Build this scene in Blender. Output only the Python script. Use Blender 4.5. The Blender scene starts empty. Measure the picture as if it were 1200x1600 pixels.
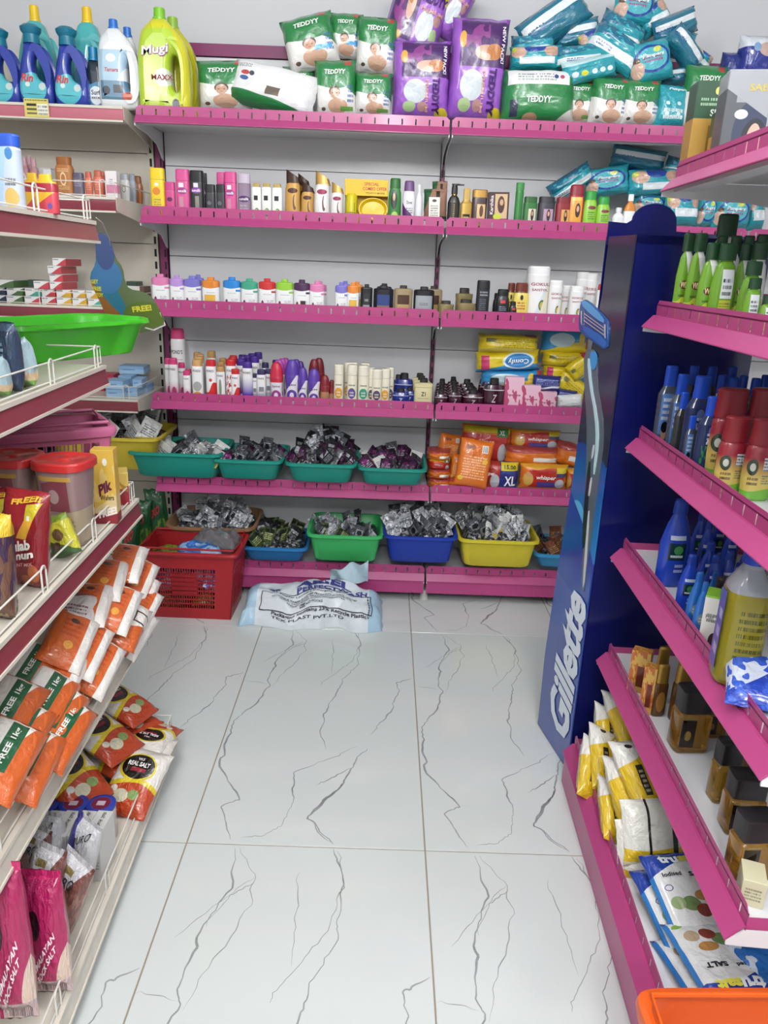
import bpy, math, random
from mathutils import Vector, Matrix, Euler, noise
from math import pi, sin, cos, radians as rad
SC = bpy.context.scene
COL = SC.collection
rnd = random.Random(7)

# ---------------------------------------------------------------- camera
FPX, PITCH, YAW, ROLL, CAMH = 1187.5, 0.3123, 0.0070, 0.0380, 1.395
def _axes():
    cy, sy, cp, sp = cos(YAW), sin(YAW), cos(PITCH), sin(PITCH)
    f = Vector((sy*cp, cy*cp, -sp)); r = Vector((cy, -sy, 0)); u = r.cross(f)
    c, s = cos(ROLL), sin(ROLL)
    return c*r + s*u, -s*r + c*u, f
RX, UX, FX = _axes()
cam = bpy.data.objects.new('camera', bpy.data.cameras.new('camera'))
cam.data.sensor_fit = 'VERTICAL'; cam.data.sensor_height = 24; cam.data.lens = 24*FPX/1600
cam.data.clip_start = 0.02
M3 = Matrix((RX, UX, -FX)).transposed()
cam.matrix_world = Matrix.Translation((0, 0, CAMH)) @ M3.to_4x4()
COL.objects.link(cam); SC.camera = cam

# ---------------------------------------------------------------- world, lights, exposure
W = bpy.data.worlds.new('world'); SC.world = W; W.use_nodes = True
W.node_tree.nodes['Background'].inputs[0].default_value = (0.80, 0.86, 0.92, 1)
W.node_tree.nodes['Background'].inputs[1].default_value = 0.35
def area(name, loc, sx, sy, power, col=(0.98, 0.99, 1.0), rot=(0, 0, 0)):
    l = bpy.data.lights.new(name, 'AREA'); l.shape = 'RECTANGLE'; l.size = sx; l.size_y = sy
    l.energy = power; l.color = col
    o = bpy.data.objects.new(name, l); o.location = loc; o.rotation_euler = rot; COL.objects.link(o); return o
def lamp(loc, power, r=.16):
    l = bpy.data.lights.new('ceiling_lamp', 'POINT'); l.energy = power; l.shadow_soft_size = r; l.color = (0.98, 0.99, 1.0)
    o = bpy.data.objects.new('ceiling_lamp', l); o.location = loc; COL.objects.link(o)
for x, y, p in [(-.35, 1.5, 15), (.45, 1.5, 15), (-.35, -.3, 31), (.45, -.3, 31), (0, -1.7, 95), (-1.9, -.3, 28), (2.0, -.3, 28)]: lamp((x, y, 2.68), p)
SC.view_settings.view_transform = 'Standard'; SC.view_settings.look = 'None'
SC.view_settings.gamma = 1; SC.view_settings.use_curve_mapping = False
SC.view_settings.exposure = 0.38
try:
    SC.cycles.use_denoising = True
    SC.cycles.max_bounces = 8; SC.cycles.diffuse_bounces = 3; SC.cycles.glossy_bounces = 3
    SC.cycles.transparent_max_bounces = 12; SC.cycles.transmission_bounces = 6
    SC.cycles.sample_clamp_indirect = 4; SC.cycles.caustics_refractive = False; SC.cycles.caustics_reflective = False
except Exception: pass

# ---------------------------------------------------------------- pixel of the photograph -> point of the shop
def ray(px, py): return RX*((px-600)/FPX) + UX*(-(py-800)/FPX) + FX
def P(px, py, y=None, z=None, x=None):
    d = ray(px, py)
    t = y/d.y if y is not None else ((z-CAMH)/d.z if z is not None else x/d.x)
    return Vector((0, 0, CAMH)) + d*t
def mpp(y, px=600, py=500): return (P(px+10, py, y=y)-P(px, py, y=y)).length/10

# ---------------------------------------------------------------- objects
def hx(h):
    if not isinstance(h, str): return tuple(h)[:3]
    return tuple((c/255/12.92 if c/255 <= .04045 else ((c/255+.055)/1.055)**2.4) for c in bytes.fromhex(h))
def link(name, data, parent=None, mw=None):
    o = bpy.data.objects.new(name, data); COL.objects.link(o)
    if parent is not None: o.parent = parent
    if mw is not None: o.matrix_local = mw
    return o
THINGS = []
def tag(o, label, cat, group=None, kind=None):
    o['label'] = label; o['category'] = cat
    if group: o['group'] = group
    if kind: o['kind'] = kind
    THINGS.append(o); return o
def mtx(loc, rot=(0, 0, 0), scale=(1, 1, 1)):
    R = rot.to_4x4() if isinstance(rot, Matrix) else Euler(rot).to_matrix().to_4x4()
    return Matrix.Translation(loc) @ R @ Matrix.Diagonal((*scale, 1))
def thing(name, label, cat, mw=None, group=None):
    o = link(name, None, None, mw if mw is not None else Matrix()); o.empty_display_size = .02
    return tag(o, label, cat, group)
def struct(name, me, parent=None, label=None):
    o = link(name, me, parent)
    if parent is None: o['kind'] = 'structure'
    return o

# ---------------------------------------------------------------- meshes
class MB:
    def __init__(s): s.v = []; s.f = []; s.m = []
    def add(s, vs, fs, m=0):
        b = len(s.v); s.v += [tuple(v) for v in vs]
        for f in fs: s.f.append(tuple(b+i for i in f)); s.m.append(m)
        return s
    def box(s, a, b, m=0):
        x0, y0, z0 = a; x1, y1, z1 = b
        return s.add([(x0,y0,z0),(x1,y0,z0),(x1,y1,z0),(x0,y1,z0),(x0,y0,z1),(x1,y0,z1),(x1,y1,z1),(x0,y1,z1)],
            [(0,3,2,1),(4,5,6,7),(0,1,5,4),(1,2,6,5),(2,3,7,6),(3,0,4,7)], m)
    def prism(s, poly, a, b, axis='x', m=0):
        n = len(poly)
        def q(p, t): return {'x': (t, p[0], p[1]), 'y': (p[0], t, p[1]), 'z': (p[0], p[1], t)}[axis]
        s.add([q(p, a) for p in poly]+[q(p, b) for p in poly],
            [tuple(range(n))[::-1], tuple(range(n, 2*n))]+[(i, (i+1) % n, n+(i+1) % n, n+i) for i in range(n)], m)
        return s
    def rings(s, rings, m=0, cap0=True, cap1=True):
        n = len(rings[0]); b = len(s.v)
        for r in rings: s.v += [tuple(v) for v in r]
        for k in range(len(rings)-1):
            for i in range(n):
                j = (i+1) % n
                s.f.append((b+k*n+i, b+k*n+j, b+(k+1)*n+j, b+(k+1)*n+i)); s.m.append(m)
        if cap0: s.f.append(tuple(b+i for i in range(n))[::-1]); s.m.append(m)
        if cap1: s.f.append(tuple(b+(len(rings)-1)*n+i for i in range(n))); s.m.append(m)
        return s
    def tube(s, pts, r, n=6, m=0, closed=False):
        pts = [Vector(p) for p in pts]; R = []
        N = len(pts)
        for i, p in enumerate(pts):
            t = (pts[(i+1) % N]-pts[i-1]) if closed else (pts[min(i+1, N-1)]-pts[max(i-1, 0)])
            t.normalize(); u = t.cross(Vector((0, 0, 1)))
            if u.length < .1: u = t.cross(Vector((0, 1, 0)))
            u.normalize(); w = t.cross(u)
            R.append([p+r*(cos(2*pi*k/n)*u+sin(2*pi*k/n)*w) for k in range(n)])
        if closed: R.append(R[0])
        return s.rings(R, m, not closed, not closed)
    def mesh(s, name, mats, smooth=True, ang=38):
        me = bpy.data.meshes.new(name); me.from_pydata(s.v, [], s.f)
        for m in (mats if isinstance(mats, (list, tuple)) else [mats]): me.materials.append(m)
        if any(s.m): me.polygons.foreach_set('material_index', s.m)
        if smooth:
            me.polygons.foreach_set('use_smooth', [True]*len(s.f))
            try: me.set_sharp_from_angle(angle=rad(ang))
            except Exception: pass
        me.update(); return me
def sup(t, p):                                     # point of a superellipse
    c, q = cos(t), sin(t)
    return math.copysign(abs(c)**(2/p), c), math.copysign(abs(q)**(2/p), q)
def ring(rx, ry, z, p=2, n=20, cx=0, cy=0):
    return [(cx+rx*sup(2*pi*k/n, p)[0], cy+ry*sup(2*pi*k/n, p)[1], z) for k in range(n)]

# ---------------------------------------------------------------- materials
_mats = {}
def mat(color, rough=.45, metal=0, bump=0, bscale=60, zones=None, trans=0, coat=0, spec=.5, ior=1.45, alpha=1, noisy=0, ns=8, axes='xz', bdist=.02):
    key = repr((color, rough, metal, bump, bscale, zones, trans, coat, spec, ior, alpha, noisy, ns, axes, bdist))
    if key in _mats: return _mats[key]
    m = bpy.data.materials.new('surface'); m.use_nodes = True; nt = m.node_tree
    B = nt.nodes['Principled BSDF']; I = B.inputs
    I['Roughness'].default_value = rough; I['Metallic'].default_value = metal
    I['Specular IOR Level'].default_value = spec; I['IOR'].default_value = ior
    I['Transmission Weight'].default_value = trans; I['Coat Weight'].default_value = coat
    I['Coat Roughness'].default_value = .12; I['Alpha'].default_value = alpha
    I['Base Color'].default_value = (*hx(color), 1)
    L = nt.links
    def mm(op, a, b=None, c=None, clamp=False):
        n = nt.nodes.new('ShaderNodeMath'); n.operation = op; n.use_clamp = clamp
        for i, q in enumerate((a, b, c)):
            if q is None: continue
            if isinstance(q, (int, float)): n.inputs[i].default_value = q
            else: L.new(q, n.inputs[i])
        return n.outputs[0]
    def mix(fac, a, b):
        n = nt.nodes.new('ShaderNodeMix'); n.data_type = 'RGBA'
        if isinstance(fac, (int, float)): n.inputs[0].default_value = fac
        else: L.new(fac, n.inputs[0])
        for i, q in ((6, a), (7, b)):
            if isinstance(q, (tuple, str)): n.inputs[i].default_value = (*hx(q), 1)
            else: L.new(q, n.inputs[i])
        return n.outputs[2]
    def nz(scale, vec, det=2, dist=0):
        n = nt.nodes.new('ShaderNodeTexNoise'); n.inputs['Scale'].default_value = scale
        n.inputs['Detail'].default_value = det; n.inputs['Distortion'].default_value = dist
        L.new(vec, n.inputs['Vector']); return n.outputs[0]
    if zones or bump or noisy:
        tc = nt.nodes.new('ShaderNodeTexCoord'); V = tc.outputs['Object']
    if zones:
        sp = nt.nodes.new('ShaderNodeSeparateXYZ'); L.new(V, sp.inputs[0])
        X, Z = sp.outputs['xyz'.index(axes[0])], sp.outputs['xyz'.index(axes[1])]
        cur = hx(color)
        def rect(cx, cz, w, h): return mm('MULTIPLY', mm('LESS_THAN', mm('ABSOLUTE', mm('SUBTRACT', X, cx)), w/2), mm('LESS_THAN', mm('ABSOLUTE', mm('SUBTRACT', Z, cz)), h/2))
        def ell(cx, cz, w, h):
            a = mm('DIVIDE', mm('SUBTRACT', X, cx), w/2); b = mm('DIVIDE', mm('SUBTRACT', Z, cz), h/2)
            return mm('ADD', mm('MULTIPLY', a, a), mm('MULTIPLY', b, b))
        for z in zones:
            t, col = z[0], z[-1]
            if t == 'r': k = rect(*z[1:5])
            elif t == 'e': k = mm('LESS_THAN', ell(*z[1:5]), 1)
            elif t == 'o':
                e = ell(*z[1:5]); k = mm('MULTIPLY', mm('LESS_THAN', e, 1), mm('GREATER_THAN', e, 1-z[5]))
            elif t == 'w':   # z0, slope, amp, freq, phase, sign
                line = mm('ADD', mm('MULTIPLY_ADD', X, z[2], z[1]), mm('MULTIPLY', mm('SINE', mm('MULTIPLY_ADD', X, z[4], z[5])), z[3]))
                k = mm('GREATER_THAN' if z[6] > 0 else 'LESS_THAN', Z, line)
            elif t == 'l':   # lines of small print: cx cz w h rows
                fr = mm('FRACT', mm('MULTIPLY', mm('SUBTRACT', Z, z[2]-z[4]/2), z[5]/z[4]))
                row = mm('FLOOR', mm('MULTIPLY', mm('SUBTRACT', Z, z[2]-z[4]/2), z[5]/z[4]))
                cb = nt.nodes.new('ShaderNodeCombineXYZ'); L.new(mm('MULTIPLY', X, 60/max(z[3], .2)*.5), cb.inputs[0]); L.new(mm('MULTIPLY', row, 7.3), cb.inputs[1])
                k = mm('MULTIPLY', rect(*z[1:5]), mm('MULTIPLY', mm('LESS_THAN', fr, .55), mm('GREATER_THAN', nz(1, cb.outputs[0], 0), .44)))
            elif t == 'b':   # barcode
                cb = nt.nodes.new('ShaderNodeCombineXYZ'); L.new(mm('MULTIPLY', X, 90), cb.inputs[0])
                k = mm('MULTIPLY', rect(*z[1:5]), mm('GREATER_THAN', nz(1, cb.outputs[0], 0), .5))
            elif t == 'n':   # blotches: cx cz w h scale thresh
                k = mm('MULTIPLY', rect(*z[1:5]), mm('GREATER_THAN', nz(z[5], V, 1), z[6]))
            elif t == 'g':   # gradient z0 z1
                k = mm('DIVIDE', mm('SUBTRACT', Z, z[1]), z[2]-z[1], clamp=True)
            elif t == 'f':   # front only below y0
                k = mm('LESS_THAN', sp.outputs[1], z[1])
            cur = mix(k, cur, hx(col))
        if not isinstance(cur, tuple): L.new(cur, I['Base Color'])
        base = cur
    else: base = hx(color)
    if noisy:
        f = nz(ns, V, 4, .3); c2 = tuple(c*(1-noisy) for c in (hx(color)))
        k = mm('MULTIPLY', mm('SUBTRACT', f, .3, clamp=True), 2.2*noisy, clamp=True)
        L.new(mix(k, base, (0.10, 0.10, 0.09)), I['Base Color'])
    if bump:
        h = nz(bscale, V, 3, .6)
        b = nt.nodes.new('ShaderNodeBump'); b.inputs['Strength'].default_value = bump; b.inputs['Distance'].default_value = bdist
        L.new(h, b.inputs['Height']); L.new(b.outputs[0], I['Normal'])
    _mats[key] = m; return m

# ---------------------------------------------------------------- lettering
_txt = {}
def text2d(s, bold=.02, slant=0, sp=1.0):
    k = (s, bold, slant, sp)
    if k in _txt: return _txt[k]
    cu = bpy.data.curves.new('t', 'FONT'); cu.body = s; cu.size = 1; cu.resolution_u = 2; cu.offset = bold
    cu.space_character = sp; cu.shear = slant; cu.fill_mode = 'FRONT'
    o = bpy.data.objects.new('t', cu); COL.objects.link(o)
    dg = bpy.context.evaluated_depsgraph_get(); me = bpy.data.meshes.new_from_object(o.evaluated_get(dg))
    vs = [v.co.copy() for v in me.vertices]; fs = [tuple(p.vertices) for p in me.polygons]
    bpy.data.objects.remove(o); bpy.data.curves.remove(cu); bpy.data.meshes.remove(me)
    x0 = min(v.x for v in vs); x1 = max(v.x for v in vs); y0 = min(v.y for v in vs); y1 = max(v.y for v in vs)
    r = ([((v.x-x0)/(x1-x0)-.5, (v.y-y0)/(y1-y0)-.5) for v in vs], fs, (x1-x0)/(y1-y0)); _txt[k] = r; return r
def letter_mesh(texts, S, eps):
    """texts: (string, cx, cz, w, h, colour[, rot_deg[, bold[, slant]]]) laid on the surface S(x, z)"""
    mb = MB(); mats = []; cols = []
    for ti, t in enumerate(texts):
        s, cx, cz, w, h, col = t[:6]; rot = rad(t[6]) if len(t) > 6 else 0
        vs, fs, _ = text2d(s, t[7] if len(t) > 7 else .02, t[8] if len(t) > 8 else 0)
        if col not in cols: cols.append(col); mats.append(mat(col, .4))
        c, q = cos(rot), sin(rot); out = []
        for x, y in vs:
            X, Y = x*w, y*h
            out.append(S(cx+c*X-q*Y, cz+q*X+c*Y))
        mb.add([(a, b-eps*(1+.25*ti), d) for a, b, d in out], fs, cols.index(col))
    return mb.mesh('lettering', mats, False)

# ---------------------------------------------------------------- unit products (1 wide, 1 deep, 1 high; front at -y)
_tp = {}
def interp(prof, z):
    for (z0, a), (z1, b) in zip(prof, prof[1:]):
        if z <= z1: return a+(b-a)*max(0, min(1, (z-z0)/max(z1-z0, 1e-6)))
    return prof[-1][1]
def bottle_tpl(key, body, cap, p=2.4, bm=None, cm=None, texts=None, n=20, extra=None):
    if key in _tp: return _tp[key]
    parts = []
    b = MB(); b.rings([ring(r, r, z, p, n) for z, r in body]); parts.append(('body', b.mesh('body', bm), None))
    if cap:
        c = MB(); c.rings([ring(r, r, z, 2.2 if p < 3 else p, n) for z, r in cap]); parts.append(('cap', c.mesh('cap', cm), None))
    if texts:
        def S(x, z):
            r = interp(body, z); q = min(.995, abs(x)/max(r, .01))
            return (x, -r*(1-q**p)**(1/p), z)
        parts.append(('lettering', letter_mesh(texts, S, .012), None))
    if extra: parts += extra
    _tp[key] = parts; return parts
def bag_tpl(key, m, texts=None, a=4, b=4, seal=.05, wr=.10, nu=14, nv=18, seed=1, k=.5, pinch=.04, extra=None):
    if key in _tp: return _tp[key]
    def th(u, v):
        vv = (v-.5)*2
        zz = abs(vv)/(1-seal*1.6) if seal else abs(vv)
        t = 0 if zz >= 1 else ((1-abs(2*u)**a)*(1-zz**b))
        t = .5*max(t, 0)**k
        q = noise.noise(Vector((u*5+seed, v*6, seed*.7)))*wr + noise.noise(Vector((u*13+seed, v*11, 3)))*wr*.4
        return max(t*(1+q), .012)
    def S(u, v, s=-1):
        w = 1-pinch*(1-abs(2*v-1)**6)+pinch*noise.noise(Vector((seed, v*7, 0)))*.8
        e = pinch*noise.noise(Vector((u*6, seed*2.1, 1)))
        return (u*w, s*th(u, v), v+e*(v-.5)*1.2)
    mb = MB(); R = []
    us = [-.5+i/nu for i in range(nu+1)]
    for j in range(nv+1):
        v = j/nv
        R.append([S(u, v, -1) for u in us]+[S(u, v, 1) for u in us[::-1]])
    mb.rings(R); parts = [('body', mb.mesh('body', m, ang=60), None)]
    if texts: parts.append(('lettering', letter_mesh(texts, lambda x, z: S(x, z, -1), .045), None))
    if extra: parts += extra
    _tp[key] = parts; return parts
def box_tpl(key, m, texts=None, bev=.02):
    if key in _tp: return _tp[key]
    mb = MB(); e = bev
    R = []
    def rr(i, z): return [(-.5+i,-.5+i*0,z),(.5-i,-.5,z),(.5,-.5+i,z),(.5,.5-i,z),(.5-i,.5,z),(-.5+i,.5,z),(-.5,.5-i,z),(-.5,-.5+i,z)]
    def r2(s, z):
        return [(x*s, y*s, z) for x, y, _ in rr(e, 0)]
    mb.rings([r2(1-e, 0), r2(1, e*.5), r2(1, 1-e*.5), r2(1-e, 1)])
    parts = [('carton', mb.mesh('carton', m, ang=25), None)]
    if texts: parts.append(('lettering', letter_mesh(texts, lambda x, z: (x, -.5, z), .006), None))
    _tp[key] = parts; return parts
def put(tpl, name, label, cat, mw, group=None):
    if len(tpl) == 1:
        o = link(name, tpl[0][1], None, mw); return tag(o, label, cat, group)
    r = thing(name, label, cat, mw, group)
    for pn, me, lb in tpl:
        c = link(pn, me, r)
        if lb: c['label'] = lb
    return r
def card_mesh(outline, th, m, holes=(), bev=0, name='card'):
    """flat outline (x, z) given thickness along y; holes cut through"""
    cu = bpy.data.curves.new('c', 'CURVE'); cu.dimensions = '2D'; cu.fill_mode = 'BOTH'; cu.extrude = max(th/2-bev, .0001); cu.bevel_depth = bev; cu.bevel_resolution = 2
    if bev: cu.offset = -bev
    for pl in (outline, *holes):
        s = cu.splines.new('POLY'); s.points.add(len(pl)-1); s.use_cyclic_u = True
        for q, (x, z) in zip(s.points, pl): q.co = (x, z, 0, 1)
    o = bpy.data.objects.new('c', cu); COL.objects.link(o)
    dg = bpy.context.evaluated_depsgraph_get(); me = bpy.data.meshes.new_from_object(o.evaluated_get(dg))
    bpy.data.objects.remove(o); bpy.data.curves.remove(cu)
    me.transform(Matrix(((1,0,0,0),(0,0,-1,0),(0,1,0,0),(0,0,0,1)))); me.name = name
    me.materials.clear(); me.materials.append(m)
    me.polygons.foreach_set('material_index', [0]*len(me.polygons))
    me.polygons.foreach_set('use_smooth', [True]*len(me.polygons))
    try: me.set_sharp_from_angle(angle=rad(40))
    except Exception: pass
    me.update(); return me
def smooth_poly(pts, it=2):
    for _ in range(it):
        o = []
        for i in range(len(pts)):
            a, b = pts[i], pts[(i+1) % len(pts)]
            o += [(a[0]*.75+b[0]*.25, a[1]*.75+b[1]*.25), (a[0]*.25+b[0]*.75, a[1]*.25+b[1]*.75)]
        pts = o
    return pts

# ================================================================ the room
GX, GY = 0.1468, 1.560
wallm = mat('cbccce', .6, bump=.05, bscale=30)
def slab(name, a, b, m, parent=None): return struct(name, MB().box(a, b).mesh(name, m, False), parent)
slab('wall_back', (-3.4, 3.47, 0), (3.4, 3.6, 2.95), wallm)
slab('wall_left', (-3.5, -3.2, 0), (-3.4, 3.6, 2.95), wallm)
slab('wall_right', (3.4, -3.2, 0), (3.5, 3.6, 2.95), wallm)
slab('wall_front', (-3.4, -3.3, 0), (3.4, -3.2, 2.95), wallm)
slab('ceiling', (-3.4, -3.2, 2.95), (3.4, 3.5, 3.05), mat('e8e9ea', .7))
floor = link('floor', None); floor['kind'] = 'structure'
slab('grout_bed', (-3.4, -3.2, -.05), (3.4, 3.47, -.0018), mat('978a79', .9), floor)
tilem = mat('d3d8d6', .06, spec=.6)
tb = MB(); g = .0017
tb.rings([[(g,g,-.01),(.6-g,g,-.01),(.6-g,1.2-g,-.01),(g,1.2-g,-.01)],
          [(g,g,-.0008),(.6-g,g,-.0008),(.6-g,1.2-g,-.0008),(g,1.2-g,-.0008)],
          [(g+.0008,g+.0008,0),(.6-g-.0008,g+.0008,0),(.6-g-.0008,1.2-g-.0008,0),(g+.0008,1.2-g-.0008,0)]], cap0=False)
tile_me = tb.mesh('floor_tile', tilem, False)
def zr(l): return [(560+x/3, 900+y/3) for x, y in l]
def zl(l): return [(180+x/3, 940+y/3) for x, y in l]
def z3(l): return [(180+x/4, 1300+y/4) for x, y in l]
VE = []
def vein(px, tx, ty, w0=.0035, w1=.004):
    pts = [P(x, y, z=0) for x, y in px]
    VE.append(([(p.x-tx, p.y-ty) for p in pts], w0, w1))
R_, C_ = (GX, GY), (GX-.6, GY)
vein(zr([(395,268),(420,350),(380,410),(375,490),(390,540),(370,620),(300,700),(300,790),(325,920),(380,985),(480,1080),(405,1110),(450,1190),(520,1285)]), *R_, .0045, .006)
vein(zr([(395,268),(475,325),(488,380),(440,470),(400,560)]), *R_, .002, .003)
vein(zr([(475,330),(420,362),(300,440)]), *R_, .002, .002)
vein(zr([(680,280),(720,330),(755,400),(755,450),(722,510),(730,560),(705,640),(700,690),(720,760),(790,858)]), *R_, .004, .004)
vein(zr([(920,930),(860,980),(795,1015)]), *R_, .003, .003)
vein(zr([(945,885),(920,940),(920,1010),(870,1080),(820,1175),(900,1230),(985,1290)]), *R_, .004, .005)
vein(zr([(905,830),(850,870),(690,945),(690,990),(705,1035),(715,1120),(715,1210),(650,1250),(530,1265)]), *R_, .003, .003)
vein(zl([(895,195),(830,215),(760,275)]), *C_, .003, .003)
vein(zl([(720,385),(615,370),(530,400)]), *C_, .0015, .002)
vein(zl([(610,330),(520,355),(515,390),(450,470),(350,550),(290,600)]), GX-1.2+0, GY, .003, .004)
vein(zl([(420,100),(420,180),(330,265),(210,330),(140,370)]), GX-1.2, GY, .003, .003)
vein(zl([(310,150),(270,220),(215,325)]), GX-1.2, GY, .003, .003)
vein(zl([(1190,690),(1120,750),(1070,850),(990,930),(900,1020),(1010,1110),(1015,1140)]), *C_, .004, .004)
veinm = mat('a3a7a9', .12, spec=.6, coat=.25, noisy=.55, ns=30)
vm = MB()
for pts, w0, w1 in VE:
    Q = []
    for (a, b), (c, d) in zip(pts, pts[1:]):
        for k in range(8):
            t = k/8; x, y = a+(c-a)*t, b+(d-b)*t
            j = noise.noise(Vector((x*22, y*22, w0*900)))*.012
            j2 = noise.noise(Vector((x*75, y*75, 3)))*.0055
            Q.append((x+j+j2, y+j*.5-j2))
    Q = [(x, y) for x, y in Q if .003 < x < .597 and .003 < y < 1.197]
    for i in range(len(Q)-1):
        (x0, y0), (x1, y1) = Q[i], Q[i+1]
        if math.hypot(x1-x0, y1-y0) > .08: continue
        def wd(i): return (w0+w1)*.5*(.45+1.5*abs(noise.noise(Vector((Q[i][0]*9+w1*99, Q[i][1]*9, 5)))))*min(1, .25+min(i, len(Q)-1-i)*.2)
        a0, a1 = wd(i), wd(i+1)
        L = math.hypot(x1-x0, y1-y0)+1e-9; nx, ny = -(y1-y0)/L, (x1-x0)/L
        def pp(x, y, s, w): return (min(.598, max(.002, x+nx*w*s)), min(1.198, max(.002, y+ny*w*s)), .00015)
        vm.add([pp(x0,y0,-.5,a0), pp(x0,y0,.5,a0), pp(x1,y1,.5,a1), pp(x1,y1,-.5,a1)], [(0, 1, 2, 3)])
vein_me = vm.mesh('marble_vein', veinm, False)
for i in range(-5, 5):
    for j in range(-3, 2):
        if i in (-5, 4) and j < 0: continue
        t = link('floor_tile', tile_me, floor, Matrix.Translation((GX+.6*i, GY+1.2*j, 0)))
        link('marble_vein', vein_me, t)

# ================================================================ shelving hardware
pink = mat('ae437a', .34, bump=.02, bscale=200, coat=.15)
pinkd = mat('7f2c5e', .4)
white_metal = mat('e2e2e4', .30, bump=.04, bscale=14, coat=.2)
cream_metal = mat('d6cfc1', .35, bump=.03, bscale=14)
black = mat('0c0c0e', .6)
def guard_mesh(w, z0=.020, z1=.062, s0=.030, s1=.053, pitch=.0499, y=.030, t=.0012, cham=.012):
    mb = MB()
    mb.box((0, y, z0), (w, y+t, s0))
    mb.prism([(0, s1), (w, s1), (w, z1-cham), (w-cham, z1), (cham, z1), (0, z1-cham)], y, y+t, 'y')
    n = int(round((w-.02)/pitch)); off = (w-(n-1)*pitch)/2; x = 0
    for k in range(n):
        c = off+k*pitch; mb.box((x, y, s0), (c-.0028, y+t, s1)); x = c+.0028
    mb.box((x, y, s0), (w, y+t, s1)); return mb
def channel_mesh(w, h=.028, dy=.024):
    mb = MB()
    mb.prism([(0, 0), (.003, -.001), (dy+.003, h-.003), (.031, h-.004), (.031, h), (dy, h), (.0, .002)], 0, w, 'x')
    return mb
def pink_shelf(parent, w, depth, mw, sides=False, gz=None):
    sh = link('shelf', MB().box((.002, .032, .0215), (w-.002, depth, .0275)).box((.002, .030, 0), (w-.002, .034, .0215)).box((.002,.034,.002),(w-.002,.08,.004)).mesh('shelf', white_metal, False), parent, mw)
    link('slotted_guard', _cache(('guard', w), lambda: guard_mesh(w).mesh('slotted_guard', pink, False)), sh)
    link('price_channel', _cache(('chan', w), lambda: channel_mesh(w).mesh('price_channel', pink, False)), sh)
    bm_ = _cache(('br', depth), lambda: MB().prism([(.004, .0), (.03, .02), (depth, .02), (depth, -.085), (depth-.02, -.08), (depth-.09, -.035), (depth-.2, -.018), (.03, -.012), (.004, -.010)], 0, .003, 'x').mesh('bracket', white_metal, False))
    for x in (.0, w-.003): link('bracket', bm_, sh, Matrix.Translation((x, 0, 0)))
    if sides:
        for x in (.001, w-.0025):
            sg = MB(); sg.prism([(.03, .0215), (depth, .0215), (depth, .085), (depth*.55, .085), (depth*.42, .045), (.05, .045), (.03, .045)], x, x+.0015, 'x')
            link('side_guard', sg.mesh('side_guard', pink, False), sh)
    return sh
_c = {}
def _cache(k, f):
    if k not in _c: _c[k] = f()
    return _c[k]
YF, YB = 3.05, 3.42
BX = [(-.938, .2075), (.2165, 1.362), (1.371, 2.516)]
SZ = [1.860, 1.519, 1.180, .815, .466, .099]
run = thing('wall_shelving', 'long pink and white wall shelving run across the end of the aisle', 'shelving')
for (x0, x1) in BX:
    w = x1-x0
    for z in SZ:
        d = YB-YF-.006
        pink_shelf(run, w, d, Matrix.Translation((x0, YF, z)))
    z = .05
    while z < 2.14:
        h = .352 if z > .06 else .30
        hh = min(h, 2.16-z)
        pb = MB(); pb.box((x0+.006, YB, z+.0015), (x1-.006, YB+.012, z+hh-.0015))
        link('back_panel', pb.mesh('back_panel', white_metal, False), run); z += h
    link('top_rail', MB().box((x0, YB-.012, 2.162), (x1, YB+.018, 2.205)).mesh('top_rail', pinkd, False), run)
    link('kick_plate', MB().box((x0+.001, YF+.006, .042), (x1-.001, YF+.009, .098)).box((x0+.05,YF+.009,.05),(x1-.05,YF+.06,.055)).mesh('kick_plate', pink, False), run)
for x in (BX[0][0]-.014, .212, 1.3665, BX[2][1]+.014):
    up = MB(); up.box((x-.014 if x < 0 or x > 2 else x-.006, YB-.022, .04), (x+.014 if x < 0 or x > 2 else x+.006, YB+.03, 2.2))
    u = link('upright', up.mesh('upright', pinkd, False), run)
    sl = MB(); z = .15
    xs = x+.008 if x < 0 else x
    while z < 2.15: sl.box((xs-.0035, YB-.0232, z), (xs+.0035, YB-.0215, z+.030)); z += .05
    link('slot', sl.mesh('slot', black, False), u)['kind'] = 'stuff'
    ft = MB(); ft.rings([ring(.020, .020, 0, 2, 16), ring(.018, .018, .01, 2, 16), ring(.014, .014, .045, 2, 16)])
    f = link('foot', ft.mesh('foot', mat('b9b8b0', .5)), run, Matrix.Translation((min(max(x, -.9), 2.45), YF+.045, 0)))
run['kind'] = 'thing'
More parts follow.
